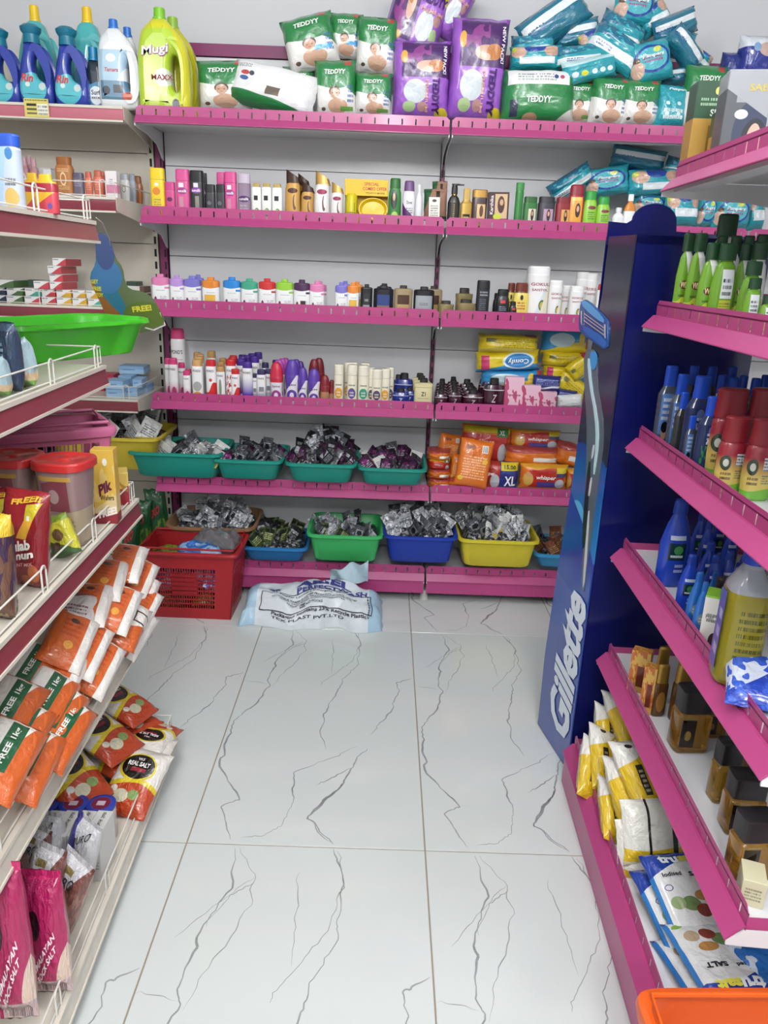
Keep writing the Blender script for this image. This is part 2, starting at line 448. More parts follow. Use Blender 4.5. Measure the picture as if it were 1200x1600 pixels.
# the older cream unit to the left
def strip_shelf(parent, w, depth, mw, colr, wires=True, h=.050, wh=.050, plate=True, post=.30, lean=.008):
    sh = link('shelf', MB().box((0, 0, h-.004), (w, depth, h)).box((0, .004, 0), (w, .008, h-.004)).box((0,.008,0),(w,.05,.003)).mesh('shelf', cream_metal, False), parent, mw)
    ps = MB(); ps.prism([(-lean, .004), (-lean+.002, 0), (.0035, 0), (.0035, h-.004), (-.002, h-.006)], .0, w, 'x')
    link('price_strip', ps.mesh('price_strip', colr), sh)
    ed = MB(); ed.prism([(-lean-.003, -.002), (-lean+.004, -.002), (-lean+.004, .004), (-lean-.003, .004)], 0, w, 'x')
    ed.prism([(-.006, h-.008), (.004, h-.008), (.004, h+.001), (-.006, h+.001)], 0, w, 'x')
    link('strip_edge', ed.mesh('strip_edge', cream_metal, False), sh)
    if wires:
        wr = MB(); r = .0019; y = .006
        wr.tube([(0.004, y, h+.006), (w-.004, y, h+.006)], r); wr.tube([(.004, y, h+.004), (.004, y, h+wh), (w-.004, y, h+wh), (w-.004, y, h+.004)], r)
        for sx in (.004, w-.004):
            wr.tube([(sx, y, h+wh), (sx, depth-.02, h+wh)], r)
        n = max(1, int(w/post))
        for k in range(n+1):
            c = .045+k*(w-.09)/n
            wr.tube([(c-.011, y-.003, h)]+[(c-.011*cos(a), y-.003, h+wh-.004+.011*sin(a)) for a in [pi*i/6 for i in range(7)]]+[(c+.011, y-.003, h)], r, 6)
        link('wire_guard', wr.mesh('wire_guard', mat('dedbd2', .35)), sh)
    if plate:
        bp = MB().prism([(0, .006), (0, h), (depth, h), (depth, -.06), (depth-.05, -.035), (.03, .0)], 0, .002, 'x').mesh('bracket', cream_metal, False)
        for x in (-.002, w): link('bracket', bp, sh, Matrix.Translation((x, 0, 0)))
    return sh
redstrip = mat('842f3d', .26, noisy=.12, ns=60, coat=.2)
pinkstrip = mat('bd6a78', .38)
old = thing('wall_shelving', 'cream wall shelving with dull red price strips left of the pink run', 'shelving')
LZ = [(1.862, 3.075, pinkstrip, False), (1.545, 2.93, redstrip, True), (1.155, 3.05, redstrip, True), (.801, 3.03, redstrip, True), (.575, 3.10, redstrip, False), (.10, 3.05, redstrip, False)]
LX0, LX1 = -2.3, -.982
for z, y, c, wi in LZ:
    strip_shelf(old, LX1-LX0, YB-y-.004, Matrix.Translation((LX0, y, z)), c, wi)
z = .05
while z < 2.0:
    link('back_panel', MB().box((LX0, YB, z+.0015), (LX1-.02, YB+.012, z+.35-.0015)).mesh('back_panel', cream_metal, False), old); z += .35
for x in (LX1-.004,):
    u = link('upright', MB().box((x-.013, YB-.02, 0), (x+.012, YB+.03, 2.0)).mesh('upright', cream_metal, False), old)
    sl = MB(); z = .1
    while z < 1.95: sl.box((x-.004, YB-.0215, z), (x+.005, YB-.0195, z+.030)); z += .05
    link('slot', sl.mesh('slot', black, False), u)['kind'] = 'stuff'

# ---------------------------------------------------------------- gondolas along the aisle (local x = towards the camera, y = away from the aisle)
# left: far end at y 1.93
def frame(x, y, deg, left):
    # x axis runs towards the camera for the left one, away from it for the right one, so that +y always points into the shelf
    a = rad(deg)
    return Matrix.Translation((x, y, 0)) @ (Matrix.Rotation(a, 4, 'Z'))
LA = 88.0   # direction of the aisle for the left gondola, degrees (x axis from near to far)
LF = Matrix.Translation((-.602+.034*1.5, .43, 0)) @ Matrix.Rotation(rad(92.0), 4, 'Z')     # x: near -> far, y: into the shelf (left)
LLEN = 1.50
RL = Matrix.Translation((.600, 1.852, 0)) @ Matrix.Rotation(rad(-92.0), 4, 'Z')              # x: far -> near, y: into the shelf (right)
lg = thing('gondola', 'low cream gondola left of the aisle with wire guards and red price strips', 'shelving', LF)
LS = [(.040, -.024, True, mat('d2cdc1', .4, noisy=.2, ns=30), 'base'), (.388, .045, True, mat('cdc7ba', .4, noisy=.2, ns=30), ''), (.738, .040, True, redstrip, ''), (1.086, .100, True, redstrip, ''), (1.424, .098, True, redstrip, '')]
LTOP = []
for z, dy, wi, c, nm in LS:
    strip_shelf(lg, LLEN, .50-dy, Matrix.Translation((0, dy, z)), c, wi, h=.048 if z > .7 else .040, wh=.046, lean=.010)
    LTOP.append(z+(.048 if z > .7 else .040))
link('back_panel', MB().box((0, .50, .04), (LLEN, .515, 1.9)).mesh('back_panel', cream_metal, False), lg)
link('upright', MB().box((LLEN, .47, 0), (LLEN+.03, .53, 1.9)).mesh('upright', cream_metal, False), lg)
link('upright', MB().box((-.03, .47, 0), (0, .53, 1.9)).mesh('upright', cream_metal, False), lg)
link('kick_plate', MB().box((0, .0, 0), (LLEN, .01, .04)).box((0, .01, 0), (LLEN, .5, .004)).mesh('kick_plate', mat('6f6a62', .5), False), lg)
rg = thing('gondola', 'magenta gondola right of the aisle with slotted guards and white decks', 'shelving', RL)
RS = [(.099, -.052, .46), (.393, .006, .40), (.694, .006, .40), (.986, .006, .40), (1.281, .006, .40), (1.577, .006, .40)]
RLEN = [1.10, .905, .905, .905, .905, .905]
for (z, dy, dp), ln in zip(RS, RLEN):
    pink_shelf(rg, ln, dp+(.0 if dy > 0 else .05), Matrix.Translation((0, dy, z)), sides=True)
link('kick_plate', MB().box((0, -.045, 0), (1.1, -.043, .098)).mesh('kick_plate', pink, False), rg)
link('back_panel', MB().box((0, .42, .04), (1.1, .435, 2.0)).mesh('back_panel', white_metal, False), rg)
link('upright', MB().box((-.0, .40, 0), (.03, .44, 2.0)).mesh('upright', pinkd, False), rg)
link('upright', MB().box((1.1, .40, 0), (1.13, .44, 2.0)).mesh('upright', pinkd, False), rg)
RTOP = [z+.0275 for z, _, _ in RS]

# ================================================================ product designs
ORD = ['first', 'second', 'third', 'fourth', 'fifth', 'sixth', 'seventh', 'eighth', 'ninth', 'tenth', 'eleventh', 'twelfth', 'thirteenth', 'fourteenth', 'fifteenth', 'sixteenth', 'seventeenth', 'eighteenth', 'nineteenth', 'twentieth']
SHAM = ([(0, .44), (.02, .48), (.55, .5), (.70, .46), (.78, .38), (.80, .36)], [(.79, .41), (.97, .39), (1, .34)])
FLAT = ([(0, .46), (.02, .49), (.74, .5), (.76, .485)], [(.765, .5), (.98, .485), (1, .45)])
TUBE = ([(0, .46), (.02, .5), (.78, .5), (.79, .47)], [(.79, .5), (.97, .48), (1, .43)])
TIN = ([(0, .47), (.02, .5), (.86, .5), (.885, .47), (.90, .40), (.905, .22)], [(.90, .20), (.985, .19), (1, .17)])
PON = ([(0, .46), (.02, .49), (.82, .5), (.85, .47)], [(.85, .46), (.97, .44), (1, .38)])
CON = ([(0, .40), (.03, .44), (.35, .40), (.62, .5), (.66, .48)], [(.655, .49), (.78, .46), (.90, .38), (.97, .28), (1, .18)])
CURV = ([(0, .36), (.03, .40), (.3, .46), (.6, .5), (.74, .44), (.77, .40)], [(.77, .40), (.97, .36), (1, .30)])
OIL = ([(0, .44), (.03, .5), (.62, .5), (.74, .36), (.80, .20), (.84, .2)], [(.83, .25), (.98, .24), (1, .2)])
def D(name, shape, body, cap, p=2.6, zones=None, texts=None, rough=.32, d=.6, metal=0, trans=0, capr=.35, n=18, capmetal=0, coat=.2):
    bm = mat(body, rough, metal, zones=tuple(map(tuple, zones)) if zones else None, trans=trans, coat=coat)
    t = bottle_tpl(name, shape[0], shape[1], p, bm, mat(cap, capr, capmetal), texts, n)
    DZ[name] = (t, d)
DZ = {}
TX = 'f4f2ee'
D('sun_y', FLAT, 'f0cf2a', 'f0cf2a', 4, [('e',-.05,.52,.55,.16,'e2862c'),('l',0,.28,.5,.2,4,'8a8a55'),('r',-.02,.66,.25,.06,'f7f0e0')])
D('sun_p', FLAT, 'd4508f', 'd4508f', 4, [('e',0,.55,.75,.14,'9b2d83'),('r',-.08,.67,.35,.09,'f3e6ee'),('r',-.1,.28,.3,.3,'c98aa0')], [('sunsilk',0,.55,.62,.06,TX)])
D('sun_b', FLAT, '25262a', '1c1d20', 4, [('e',0,.58,.75,.13,'8d3aa4'),('r',-.02,.69,.35,.09,'e9e4ec'),('r',.05,.32,.3,.28,'8e8c80')], [('sunsilk',0,.58,.62,.06,TX)])
D('sun_s', FLAT, '2a2b2f', '1e1f22', 4, [('e',-.1,.45,.45,.12,'60606a')])
D('sun_ps', FLAT, 'cd4a8a', 'cb4688', 4, [('e',0,.5,.55,.13,'5a2046')])
D('lilac', TUBE, 'b9a2bb', 'c2b6c6', 2, [('e',0,.45,.9,.14,'6d3c8c'),('l',0,.25,.6,.2,3,'e4d3e2')], [('sunsilk',0,.45,.75,.06,TX)], trans=.45, rough=.1)
D('coco', ([(0,.47),(.02,.5),(.84,.5),(.89,.44),(.90,.34)],[(.89,.36),(.985,.35),(1,.3)]), 'edeee8', 'b79a55', 5, [('r',-.05,.6,.42,.13,'16181b'),('e',.05,.22,.5,.22,'5f9c3b'),('e',.0,.22,.3,.14,'e9eddd')])
D('meera_g', SHAM, 'c3964c', '3a2116', 3, [('e',0,.62,.5,.1,'4a2619'),('w',.18,0,.0,1,0,-1,'4a2619'),('w',.12,0,.0,1,0,-1,'c3964c'),('e',.1,.4,.2,.3,'5a3a20')], metal=.25, rough=.28)
D('meera_w', SHAM, 'e7e3df', 'c09a55', 3, [('e',0,.62,.55,.1,'7b2f36'),('w',.13,0,.0,1,0,-1,'8c2b4c'),('e',.08,.38,.2,.3,'7a6155')], capmetal=.6)
D('green_h', SHAM, '2f7a33', '2c6b30', 2.6, [('e',-.08,.55,.5,.42,'142016'),('e',-.08,.6,.2,.16,'b88d6e'),('e',0,.22,.5,.14,'a8c85a')])
D('white_p', CURV, 'e4e2e6', '6d4a7c', 2.4, [('w',.32,-.5,.05,5,0,-1,'5b2168'),('l',.08,.35,.5,.14,3,'55565f')], [('Dove',.05,.52,.4,.07,'3a3a44')])
D('thin_w', OIL, 'e3e5e8', 'dfe1e6', 2)
D('pump', OIL, '1d1a18', '15130f', 3, [('l',0,.4,.12,.4,9,'b99c54')])
D('gold_b', ([(0,.46),(.02,.5),(.62,.5),(.70,.3),(.72,.28)],[(.71,.3),(.97,.29),(1,.25)]), 'b9954a', 'c8a558', 4, [('r',0,.2,.6,.3,'2d241b'),('l',0,.2,.5,.22,4,'c8a860')], metal=.5)
D('mar_jar', ([(0,.47),(.03,.5),(.76,.5),(.8,.48)],[(.8,.5),(.98,.5),(1,.46)]), '3a1c20', 'a98343', 5, [('r',.1,.35,.55,.55,'d9b37a'),('e',.12,.45,.25,.3,'5c2f23'),('e',-.05,.15,.4,.2,'b5cf3a')], capmetal=.5)
D('tall_g', ([(0,.46),(.02,.5),(.8,.5),(.84,.45)],[(.84,.5),(.98,.5),(1,.46)]), '2f7d38', '3c8a44', 2.2)
for nm, a, b, cc in (('kar_g', '2f7336', 'd9d0ba', '2b5f30'), ('kar_k', '33303a', 'b793ad', '2b2930'), ('kar_r', '8e2732', 'e0a55b', '7f222c')):
    D(nm, ([(0,.47),(.02,.5),(.8,.5),(.82,.48)],[(.82,.46),(.97,.46),(1,.43)]), a, cc, 4, [('r',.12,.36,.56,.56,b),('e',.14,.46,.22,.34,'2c1b1b'),('e',.14,.5,.12,.14,'cf9c7c'),('w',.825,0,0,1,0,1,'c3a15a')])
D('kar_rt', SHAM, 'a32c38', '8e2430', 3, [('r',.0,.44,.7,.6,'e2a03c'),('e',.1,.46,.3,.3,'3a1d1c'),('e',.1,.49,.16,.13,'d7a27f'),('r',0,.7,.6,.07,'eec35a')])
D('lime', SHAM, '8ec63a', '2f9a3c', 2.6, [('e',.1,.6,.6,.09,'7c2a35'),('l',.1,.42,.5,.2,4,'3b6a2a'),('e',.1,.15,.4,.16,'5d4b2e')])
for nm, c1 in (('y_pink','d97fae'),('y_lil','b58fd0'),('y_vio','7a74c4'),('y_or','e08733'),('y_bl','2f86d6'),('y_gr','43a584'),('y_rd','c9302f'),('y_li','94c83c'),('y_pu','4a2b4e')):
    z = [('w',.70,0,-.045,3.14,1.57,1,c1),('l',.05,.53,.5,.03,1,'8a8a90'),('l',.18,.30,.36,.14,3,'a5a0a8'),('e',-.26,.22,.16,.24,'6d3b4a'),('r',.38,.6,.22,.06,c1)]
    if nm == 'y_or': z = z[:2]+[('r',0,.28,.62,.36,'d8a83a'),('r',0,.28,.56,.32,'e6b94a')]
    if nm == 'y_pu': z.append(('r',.1,.26,.32,.22,'3a2436'))
    D(nm, TIN, 'eef0ef', c1, 3, z)
for nm, a, b, cc in (('m_black','17181b','8f9499','1a1a1c'),('m_navy','14161f','2b3f7c','151619'),('m_tan','a08d6c','4a2c22','2c2420'),('m_grey','17181a','9ea3a8','18181a')):
    z = [('r',0,.40,.62 if nm!='m_grey' else .8,.60 if nm != 'm_grey' else .62,b)]
    if nm == 'm_black': z = [('r',0,.52,.55,.36,'2a2c30'),('r',0,.22,.55,.24,'9b9fa3'),('l',0,.5,.3,.08,2,'c9c9c9')]
    if nm == 'm_navy': z.append(('r',0,.22,.62,.26,'8c6a5f'))
    if nm == 'm_tan': z.append(('r',0,.26,.62,.28,'b79a63'))
    if nm == 'm_grey': z.append(('l',0,.45,.4,.1,2,'5a5e63'))
    D(nm, TIN, a, cc, 5, z, rough=.3, metal=.2)
D('tan_s', ([(0,.47),(.02,.5),(.66,.5),(.70,.52),(.80,.52),(.82,.34)],[(.82,.3),(.98,.29),(1,.26)]), '9c8c62', '33302a', 3.2, [('r',0,.3,.4,.2,'8a7a52')], metal=.3)
D('blk_t', TUBE, '23252a', '1b1c20', 4, [('l',.05,.68,.6,.14,2,'9aa0a6'),('l',0,.4,.5,.3,6,'5c6168'),('r',0,.06,.5,.1,'aab0b4')])
D('blk_b', SHAM, '17191f', '15161a', 3, [('r',0,.6,.35,.1,'c33a3a'),('l',0,.4,.5,.16,3,'8f96a8')])
D('yel_b', SHAM, 'e4cf63', '6e3122', 2.6, [('e',0,.62,.2,.14,'2a2320'),('l',0,.42,.5,.22,3,'b03a2a'),('w',.74,0,0,1,0,1,'6e3122')])
GK = [('e',.15,.30,.3,.2,'4f6b3a'),('e',.15,.30,.2,.13,'c9b24f'),('w',.34,.9,.05,6,0,-1,'d9e3ea'),('e',.15,.30,.3,.2,'4f6b3a'),('e',.15,.30,.2,.13,'c9b24f'),('w',.05,1.6,0,1,0,-1,'ece5cf')]
D('gok', ([(0,.47),(.02,.5),(.84,.5),(.86,.48)],[(.86,.48),(.97,.48),(1,.44)]), 'f0eeee', 'f2f1f1', 2.2, GK, [('GOKUL',.02,.68,.8,.055,'a04a55'),('SANTOL',.02,.58,.7,.045,'a04a55')], d=.9)
D('gok_r', PON, 'efefef', 'c8322f', 2.2)
for nm, cc, z in (('po_pk','cb3f76',[('g',.45,.05,'c5437d'),('e',.1,.2,.5,.25,'b23b6e')]),
                  ('po_tn','c79a62',[('e',0,.36,.75,.24,'a8a9a6'),('e',0,.12,.8,.22,'d09a3c')]),
                  ('po_rd','c9262c',[('w',.34,.3,.05,8,0,-1,'cf2b2c'),('e',0,.52,.3,.08,'d8484c')]),
                  ('po_rf','c4272d',[('n',0,.35,.9,.6,9,.52,'b4302f')]),
                  ('po_pu','4b2f8e',[('g',.62,.2,'5a36a8'),('e',.1,.1,.6,.14,'d9c4e6')]),
                  ('po_gr','3a3560',[('g',.5,.0,'5a5f8a'),('r',.05,.42,.5,.14,'7d7f88'),('l',0,.2,.6,.2,4,'8a8c9a')]),
                  ('po_ts','b98d58',[('e',0,.4,.3,.5,'7f8f77'),('e',0,.12,.8,.2,'b08a5a')])):
    D(nm, PON, 'efecec', cc, 2.3, z, [('PONDS',-.02,.74,.66,.055,'4c4c58')], d=.8)
D('po_pl', PON, 'efecec', 'cb3f76', 2.3, [('e',.1,.18,.7,.34,'cf5f92'),('l',0,.55,.7,.02,1,'c78aa0')], [("POND'S",-.02,.66,.78,.06,'4c4c58')], d=.8)
for nm, cc in (('sp_pk','b14aa8'),('sp_pu','5b3ca0'),('sp_mr','7d1f28')):
    D(nm, CON, 'e6dfe6' if nm != 'sp_mr' else 'b3835f', cc, 2.6, [('w',.5,.5,0,1,0,1,cc),('e',.0,.2,.7,.26,cc),('e',0,.2,.3,.14,'e9dbe8')] if nm != 'sp_mr' else [('w',.45,0,0,1,0,1,'8a2530')], [('Spinz',0,.44,.6,.07,'3c2f6c')] if nm != 'sp_mr' else None, d=.7, coat=.4)
D('sp_pr', CON, 'e6dfe6', 'c32b44', 2.6, [('w',.52,0,0,1,0,1,'c32b44'),('e',0,.2,.7,.26,'9c3b8c'),('e',0,.2,.3,.14,'efe3ec')], [('Spinz',0,.42,.6,.07,'3c2f6c')], d=.7, coat=.4)
for nm, cc in (('cr_y','d99a2e'),('cr_p','5f4a94'),('cr_g','2f9a82'),('cr_k','4a3e5c')):
    D(nm, ([(0,.48),(.02,.5),(.74,.5),(.755,.49)],[(.76,.5),(.97,.5),(1,.44)]), 'e9e2cd', 'ece6d4', 2.3, [('e',0,.32,.72,.26,cc),('l',0,.32,.4,.14,2,'e9e2cd'),('l',0,.53,.6,.06,1,'5a5a4c')], d=1)
for nm, cc, zc in (('z_nv','1c2d7e','c9cfe6'),('z_mr','3a1428','c7b4bd')):
    D(nm, ([(0,.48),(.02,.5),(.62,.5),(.64,.5),(.67,.49),(.80,.42),(.83,.24)],[(.82,.22),(.98,.2),(1,.16)]), cc, '1b1618', 3.4, [('r',0,.655,1.2,.018,'d9d4dc')], [('Z',0,.40,.24,.24,zc,0,.01,.3)], rough=.22, d=.7, coat=.5)
D('z_cr', ([(0,.48),(.02,.5),(.70,.5),(.72,.52),(.8,.52),(.84,.42),(.86,.24)],[(.85,.22),(.98,.2),(1,.16)]), 'd8cfa0', '26221c', 3.4, [('r',0,.715,1.2,.008,'8d8560'),('l',0,.36,.6,.03,1,'5a533c'),('e',0,.14,.14,.08,'3c3626')], [('Z1',0,.50,.24,.14,'2c281e',0,.03)], d=.7)

def depth_in(p, side):
    if side[0] == 'L': return (LF.inverted() @ p).y-LS[int(side[1])][1]-.012
    return (RL.inverted() @ p).y-.034
def q(x, lo, hi): return max(lo, min(hi, x))
REG = []
def back(zbot, dz, items, where, group, cat='bottle', yoff=.055, x=None):
    """items: (design, x0, x1, top_px, label, row)  row 0 = front row"""
    zs = zbot+.0277
    for it in items:
        ds, x0, x1, top, lab = it[:5]; row = it[5] if len(it) > 5 else 0
        tpl, dr = DZ[ds]
        y = YF+yoff+row
        a, b = P(x0, top+20, y=y), P(x1, top+20, y=y); w = b.x-a.x
        dp = w*dr; yc = y+dp/2
        h = P((x0+x1)/2, top, y=y).z-zs
        nm = it[6] if len(it) > 6 else NAME.get(ds, 'bottle')
        o = put(tpl, nm, lab+' '+where, 'bottle' if nm.endswith('bottle') else ('tin' if nm.endswith('tin') else cat), mtx(((a.x+b.x)/2, yc, zs), (0, 0, rnd.uniform(-.06, .06)), (w*.98, dp, h)), group)
NAME = {}
for k in DZ:
    NAME[k] = 'talc_tin' if k[:2] in ('y_', 'm_', 'z_') or k == 'tan_s' else ('talc_bottle' if k[:2] in ('po', 'sp', 'cr') or k[:3] == 'gok' else ('shampoo_bottle' if k not in ('pump', 'thin_w', 'mar_jar', 'tall_g', 'blk_t') else {'pump': 'pump_bottle', 'mar_jar': 'jar', 'thin_w': 'bottle', 'tall_g': 'bottle', 'blk_t': 'bottle'}[k]))

# ---- second shelf: shampoo
S2 = 'on the shampoo shelf'
back(1.519, 0, [
 ('sun_y',233,256,262,'yellow flat shampoo bottle'), ('sun_ps',257,273,284,'short pink shampoo bottle beside a yellow one'),
 ('sun_p',273,295,264,'tall square-topped pink shampoo bottle'), ('sun_b',295.5,317,266,'tall black shampoo bottle with purple oval'),
 ('sun_b',311,323,270,'black shampoo bottle half hidden behind another',.075),
 ('sun_s',320,336,288,'short black shampoo bottle'), ('sun_s',337,352,288,'short black shampoo bottle'),
 ('sun_p',338,351,269,'pink shampoo bottle behind a pink one',.075), ('sun_p',350,369,268,'pink shampoo bottle left of the clear lilac one'),
 ('lilac',370,391,271,'clear lilac shampoo bottle'),
 ('coco',393,408,286,'small white shampoo bottle with gold cap'), ('coco',408.5,424,286,'small white shampoo bottle with gold cap'), ('coco',424.5,441,287,'small white shampoo bottle with gold cap'),
 ('green_h',607,628,278,'green shampoo bottle with dark oval'), ('white_p',629,650,282,'white and purple shampoo bottle'),
 ('thin_w',650,660,288,'slim white nozzle bottle'), ('pump',700,720,292,'black pump bottle with gold collar'),
 ('gold_b',720,739,294,'slim gold bottle'), ('mar_jar',738,762,296,'maroon jar with gold lid'),
 ('tall_g',806,819,285,'tall narrow green bottle'), ('kar_g',818,840,307,'dark green shampoo bottle'), ('kar_k',841,868,307,'charcoal shampoo bottle'),
 ('kar_r',869,893,308,'dark red shampoo bottle'), ('kar_rt',889,916,288,'tall red shampoo bottle with orange label'),
 ('lime',913,935,298,'lime green shampoo bottle'), ('lime',933,955,307,'lime green shampoo bottle'),
 ], S2, 'shampoo bottles on the second shelf')
def slant_bottle(x0, x1, top, body, capc, lab, y=.055, cm=.3):
    """bottle whose cap is cut at a slope"""
    zs = 1.519+.0277; Y = YF+y; a = P(x0, 300, y=Y); b = P(x1, 300, y=Y); h = P(x0+4, top, y=Y).z-zs; w = b.x-a.x
    o = thing('shampoo_bottle', lab+' '+S2, 'bottle', mtx(((a.x+b.x)/2, Y+.02, zs), (0, 0, 0), (w, .04, h)), 'shampoo bottles on the second shelf')
    m = MB(); m.rings([ring(r, .5, z, 3, 18, cx=c) for z, r, c in ((0,.46,0),(.03,.5,0),(.4,.46,-.02),(.62,.46,.0),(.70,.44,.03),(.72,.42,.05))])
    zc = '4a2619' if body == 'c3964c' else '8c2b4c'
    link('body', m.mesh('body', mat(body, .3, .2 if cm else 0, zones=(('e',0,.58,.6,.10,zc),('r',0,.05,.8,.07,zc),('e',.12,.36,.22,.3,'5a3a30'),('e',.2,.4,.2,.26,body)), coat=.3)), o)
    c = MB(); R = []
    for k in range(5):
        t = k/4; R.append([(.05*(1-t)-.0+x*(.98-.1*t), yy, .70+t*(.28-.16*((x/.46)+1)/2)) for x, yy, _ in ring(.46, .48, 0, 3, 18)])
    c.rings(R); link('cap', c.mesh('cap', mat(capc, .25, cm)), o)
slant_bottle(444, 470, 262, 'c3964c', '3a2116', 'tall gold bottle with slanted brown cap', cm=.1)
slant_bottle(469, 491, 281, 'c3964c', '3a2116', 'shorter gold bottle with slanted brown cap', cm=.1)
slant_bottle(463, 484, 268, 'c3964c', '3a2116', 'gold bottle behind others showing its brown cap', .12, cm=.1)
slant_bottle(490, 516, 264, 'e7e3df', 'c09a55', 'tall white bottle with slanted gold cap', cm=.6)
slant_bottle(516, 537, 282, 'e7e3df', 'c09a55', 'shorter white bottle with slanted gold cap', cm=.6)
# pump head of the black bottle
for o in [o for o in THINGS if o.name.startswith('pump_bottle')]:
    c = MB(); c.rings([ring(.21, .21, .80, 2, 16), ring(.21, .21, .93, 2, 16)]); link('collar', c.mesh('collar', mat('c5a04e', .25, .8)), o)
    c = MB(); c.rings([ring(.24, .24, .98, 2, 16), ring(.2, .2, 1.05, 2, 16)]); c.rings([ring(.30, .2, 1.05, 3, 16, cx=.08), ring(.34, .2, 1.085, 3, 16, cx=.1)]); c.box((.2, -.1, 1.045), (.75, .1, 1.08)); link('pump_head', c.mesh('pump_head', mat('15130f', .35)), o)
# yellow combo pack: header card, yellow bottle and bowl
zs2 = 1.5467; Y = YF+.05
def wx(px, py=310, y=Y): return P(px, py, y=y).x
def wz(px, py, y=Y): return P(px, py, y=y).z
o = thing('combo_pack', 'yellow combo offer pack with a yellow can and bowl '+S2, 'pack', mtx(((wx(538)+wx(606))/2, Y+.05, zs2)))
W_ = wx(606)-wx(538); H_ = wz(570, 279)-zs2
link('header_card', box_tpl('combo', mat('e9bd22', .4), [('SPECIAL', .12, .72, .34, .2, 'b5302a'), ('COMBO OFFER', .19, .44, .56, .2, 'b5302a'), ('WORTH MORE', .2, .18, .44, .1, '7a4a20')])[0][1], o, mtx((0, 0, H_-.058), scale=(W_, .05, .058)))
link('lettering', box_tpl('combo', None)[1][1], o, mtx((0, 0, H_-.058), scale=(W_, .05, .058)))
link('tray', MB().box((-W_/2, .01, 0), (W_/2, .03, H_)).mesh('tray', mat('cfa21c', .5), False), o)
c = MB(); c.rings([ring(.021, .021, 0, 2, 20), ring(.022, .022, .004, 2, 20), ring(.022, .022, .10, 2, 20), ring(.016, .016, .108, 2, 20)])
link('can', c.mesh('can', mat('cfc21c', .35, zones=(('b',.008,.06,.01,.03,'3a3a20'),('l',0,.03,.03,.03,4,'6a6a20')))), o, mtx((-W_/2+.026, -.016, 0)))
c = MB(); c.rings([ring(r, r, z, 2, 32) for r, z in ((.03,0),(.045,.006),(.054,.022),(.056,.026),(.052,.026),(.043,.010),(.0,.006))], cap1=False)
link('bowl', c.mesh('bowl', mat('e3c11b', .3)), o, mtx((W_/2-.055, -.0, .050), (rad(78), 0, 0), (1, .75, 1)))
# kraft pouches, tag card, small jar, dark carton
kraft = bag_tpl('kraft', mat('9c7560', .6, bump=.2, bscale=20, zones=(('w',.55,2.0,0,1,0,-1,'9c7560'),('w',1.25,2.0,0,1,0,1,'24562f'),('r',.1,.84,.16,.2,'2a1d16'),('w',.14,0,0,1,0,-1,'24452f'))), seed=5, seal=.08)
def facebag(tpl, name, x0, x1, y0, y1, Y, label, cat, th, ang=0, tilt=0, yaw=0, group=None, flip=False, zb=None, side=None):
    """pack seen face-on: pixel box of the photograph at distance Y, turned in the picture by ang degrees"""
    cx, cy = (x0+x1)/2, (y0+y1)/2
    if side:
        for _ in range(40):
            if depth_in(P(cx, cy, y=Y), side) >= th*.35+.12*(x1-x0)*mpp(Y): break
            Y += .008
    c = P(cx, cy, y=Y); s = (P(cx+10, cy, y=Y)-c).length/10
    sz = abs(P(cx, cy-10, y=Y).z-c.z)/10
    w, h = (x1-x0)*s, (y1-y0)*sz
    if zb is not None and c.z-h/2 < zb:
        top = c.z+h/2; h = top-zb-.003; c.z = zb+.003+h/2
    R = Euler((rad(tilt), 0, rad(yaw))).to_matrix() @ Euler((0, rad(ang-1.5), 0)).to_matrix()
    if flip: R = R @ Euler((0, pi, 0)).to_matrix()
    M = Matrix.Translation(c+Vector((0, th/2, 0))) @ R.to_4x4() @ Matrix.Diagonal((w, th, h, 1)) @ Matrix.Translation((0, 0, -.5))
    return put(tpl, name, label, cat, M, group)
facebag(kraft, 'pouch', 675, 699, 283, 345, YF+.13, 'kraft paper pouch with green triangle, behind another, '+S2, 'pouch', .03)
facebag(kraft, 'pouch', 662, 699, 295, 345, YF+.09, 'brown kraft paper pouch behind a small white card '+S2, 'pouch', .03)
facebag(box_tpl('tagc', mat('eceae2', .5, zones=(('l',0,.45,.7,.5,5,'8c8a84'),('e',0,.85,.4,.12,'55493c'),('e',0,.06,.3,.1,'7a2f35')))), 'price_card', 670, 687, 308, 345, YF+.06, 'small white printed card in front of the kraft pouches', 'card', .002)
facebag(box_tpl('kcart', mat('452622', .4, zones=(('r',.12,.5,.6,.86,'d7b78f'),('e',.12,.56,.34,.6,'4a2621'),('e',.14,.64,.18,.22,'d2a27e'),('e',-.05,.14,.4,.22,'c9d23c'))), [('Karthika',-.34,.55,.66,.16,'e9e0e6',90)]), 'carton', 763, 795, 300, 345, YF+.07, 'dark maroon hair product carton with vertical lettering', 'carton', .04)
D('jar_w', TUBE, 'e6e6e6', 'dfe0e2', 2); NAME['jar_w'] = 'jar'
D('wht_b', OIL, 'eff0f2', 'e9eaee', 2.4); NAME['wht_b'] = 'bottle'
D('wht_o', OIL, 'eff0f2', 'f1f1f1', 2.4, [('w',.58,0,0,1,0,1,'d88a3c')]); NAME['wht_o'] = 'bottle'
back(1.519, 0, [('jar_w',656,668,302,'small white jar beside the slim nozzle bottle',.05), ('wht_b',957,976,324,'plain white bottle behind the blue display top',.02), ('wht_o',977,995,303,'white bottle with orange neck band',.02)], S2, None)

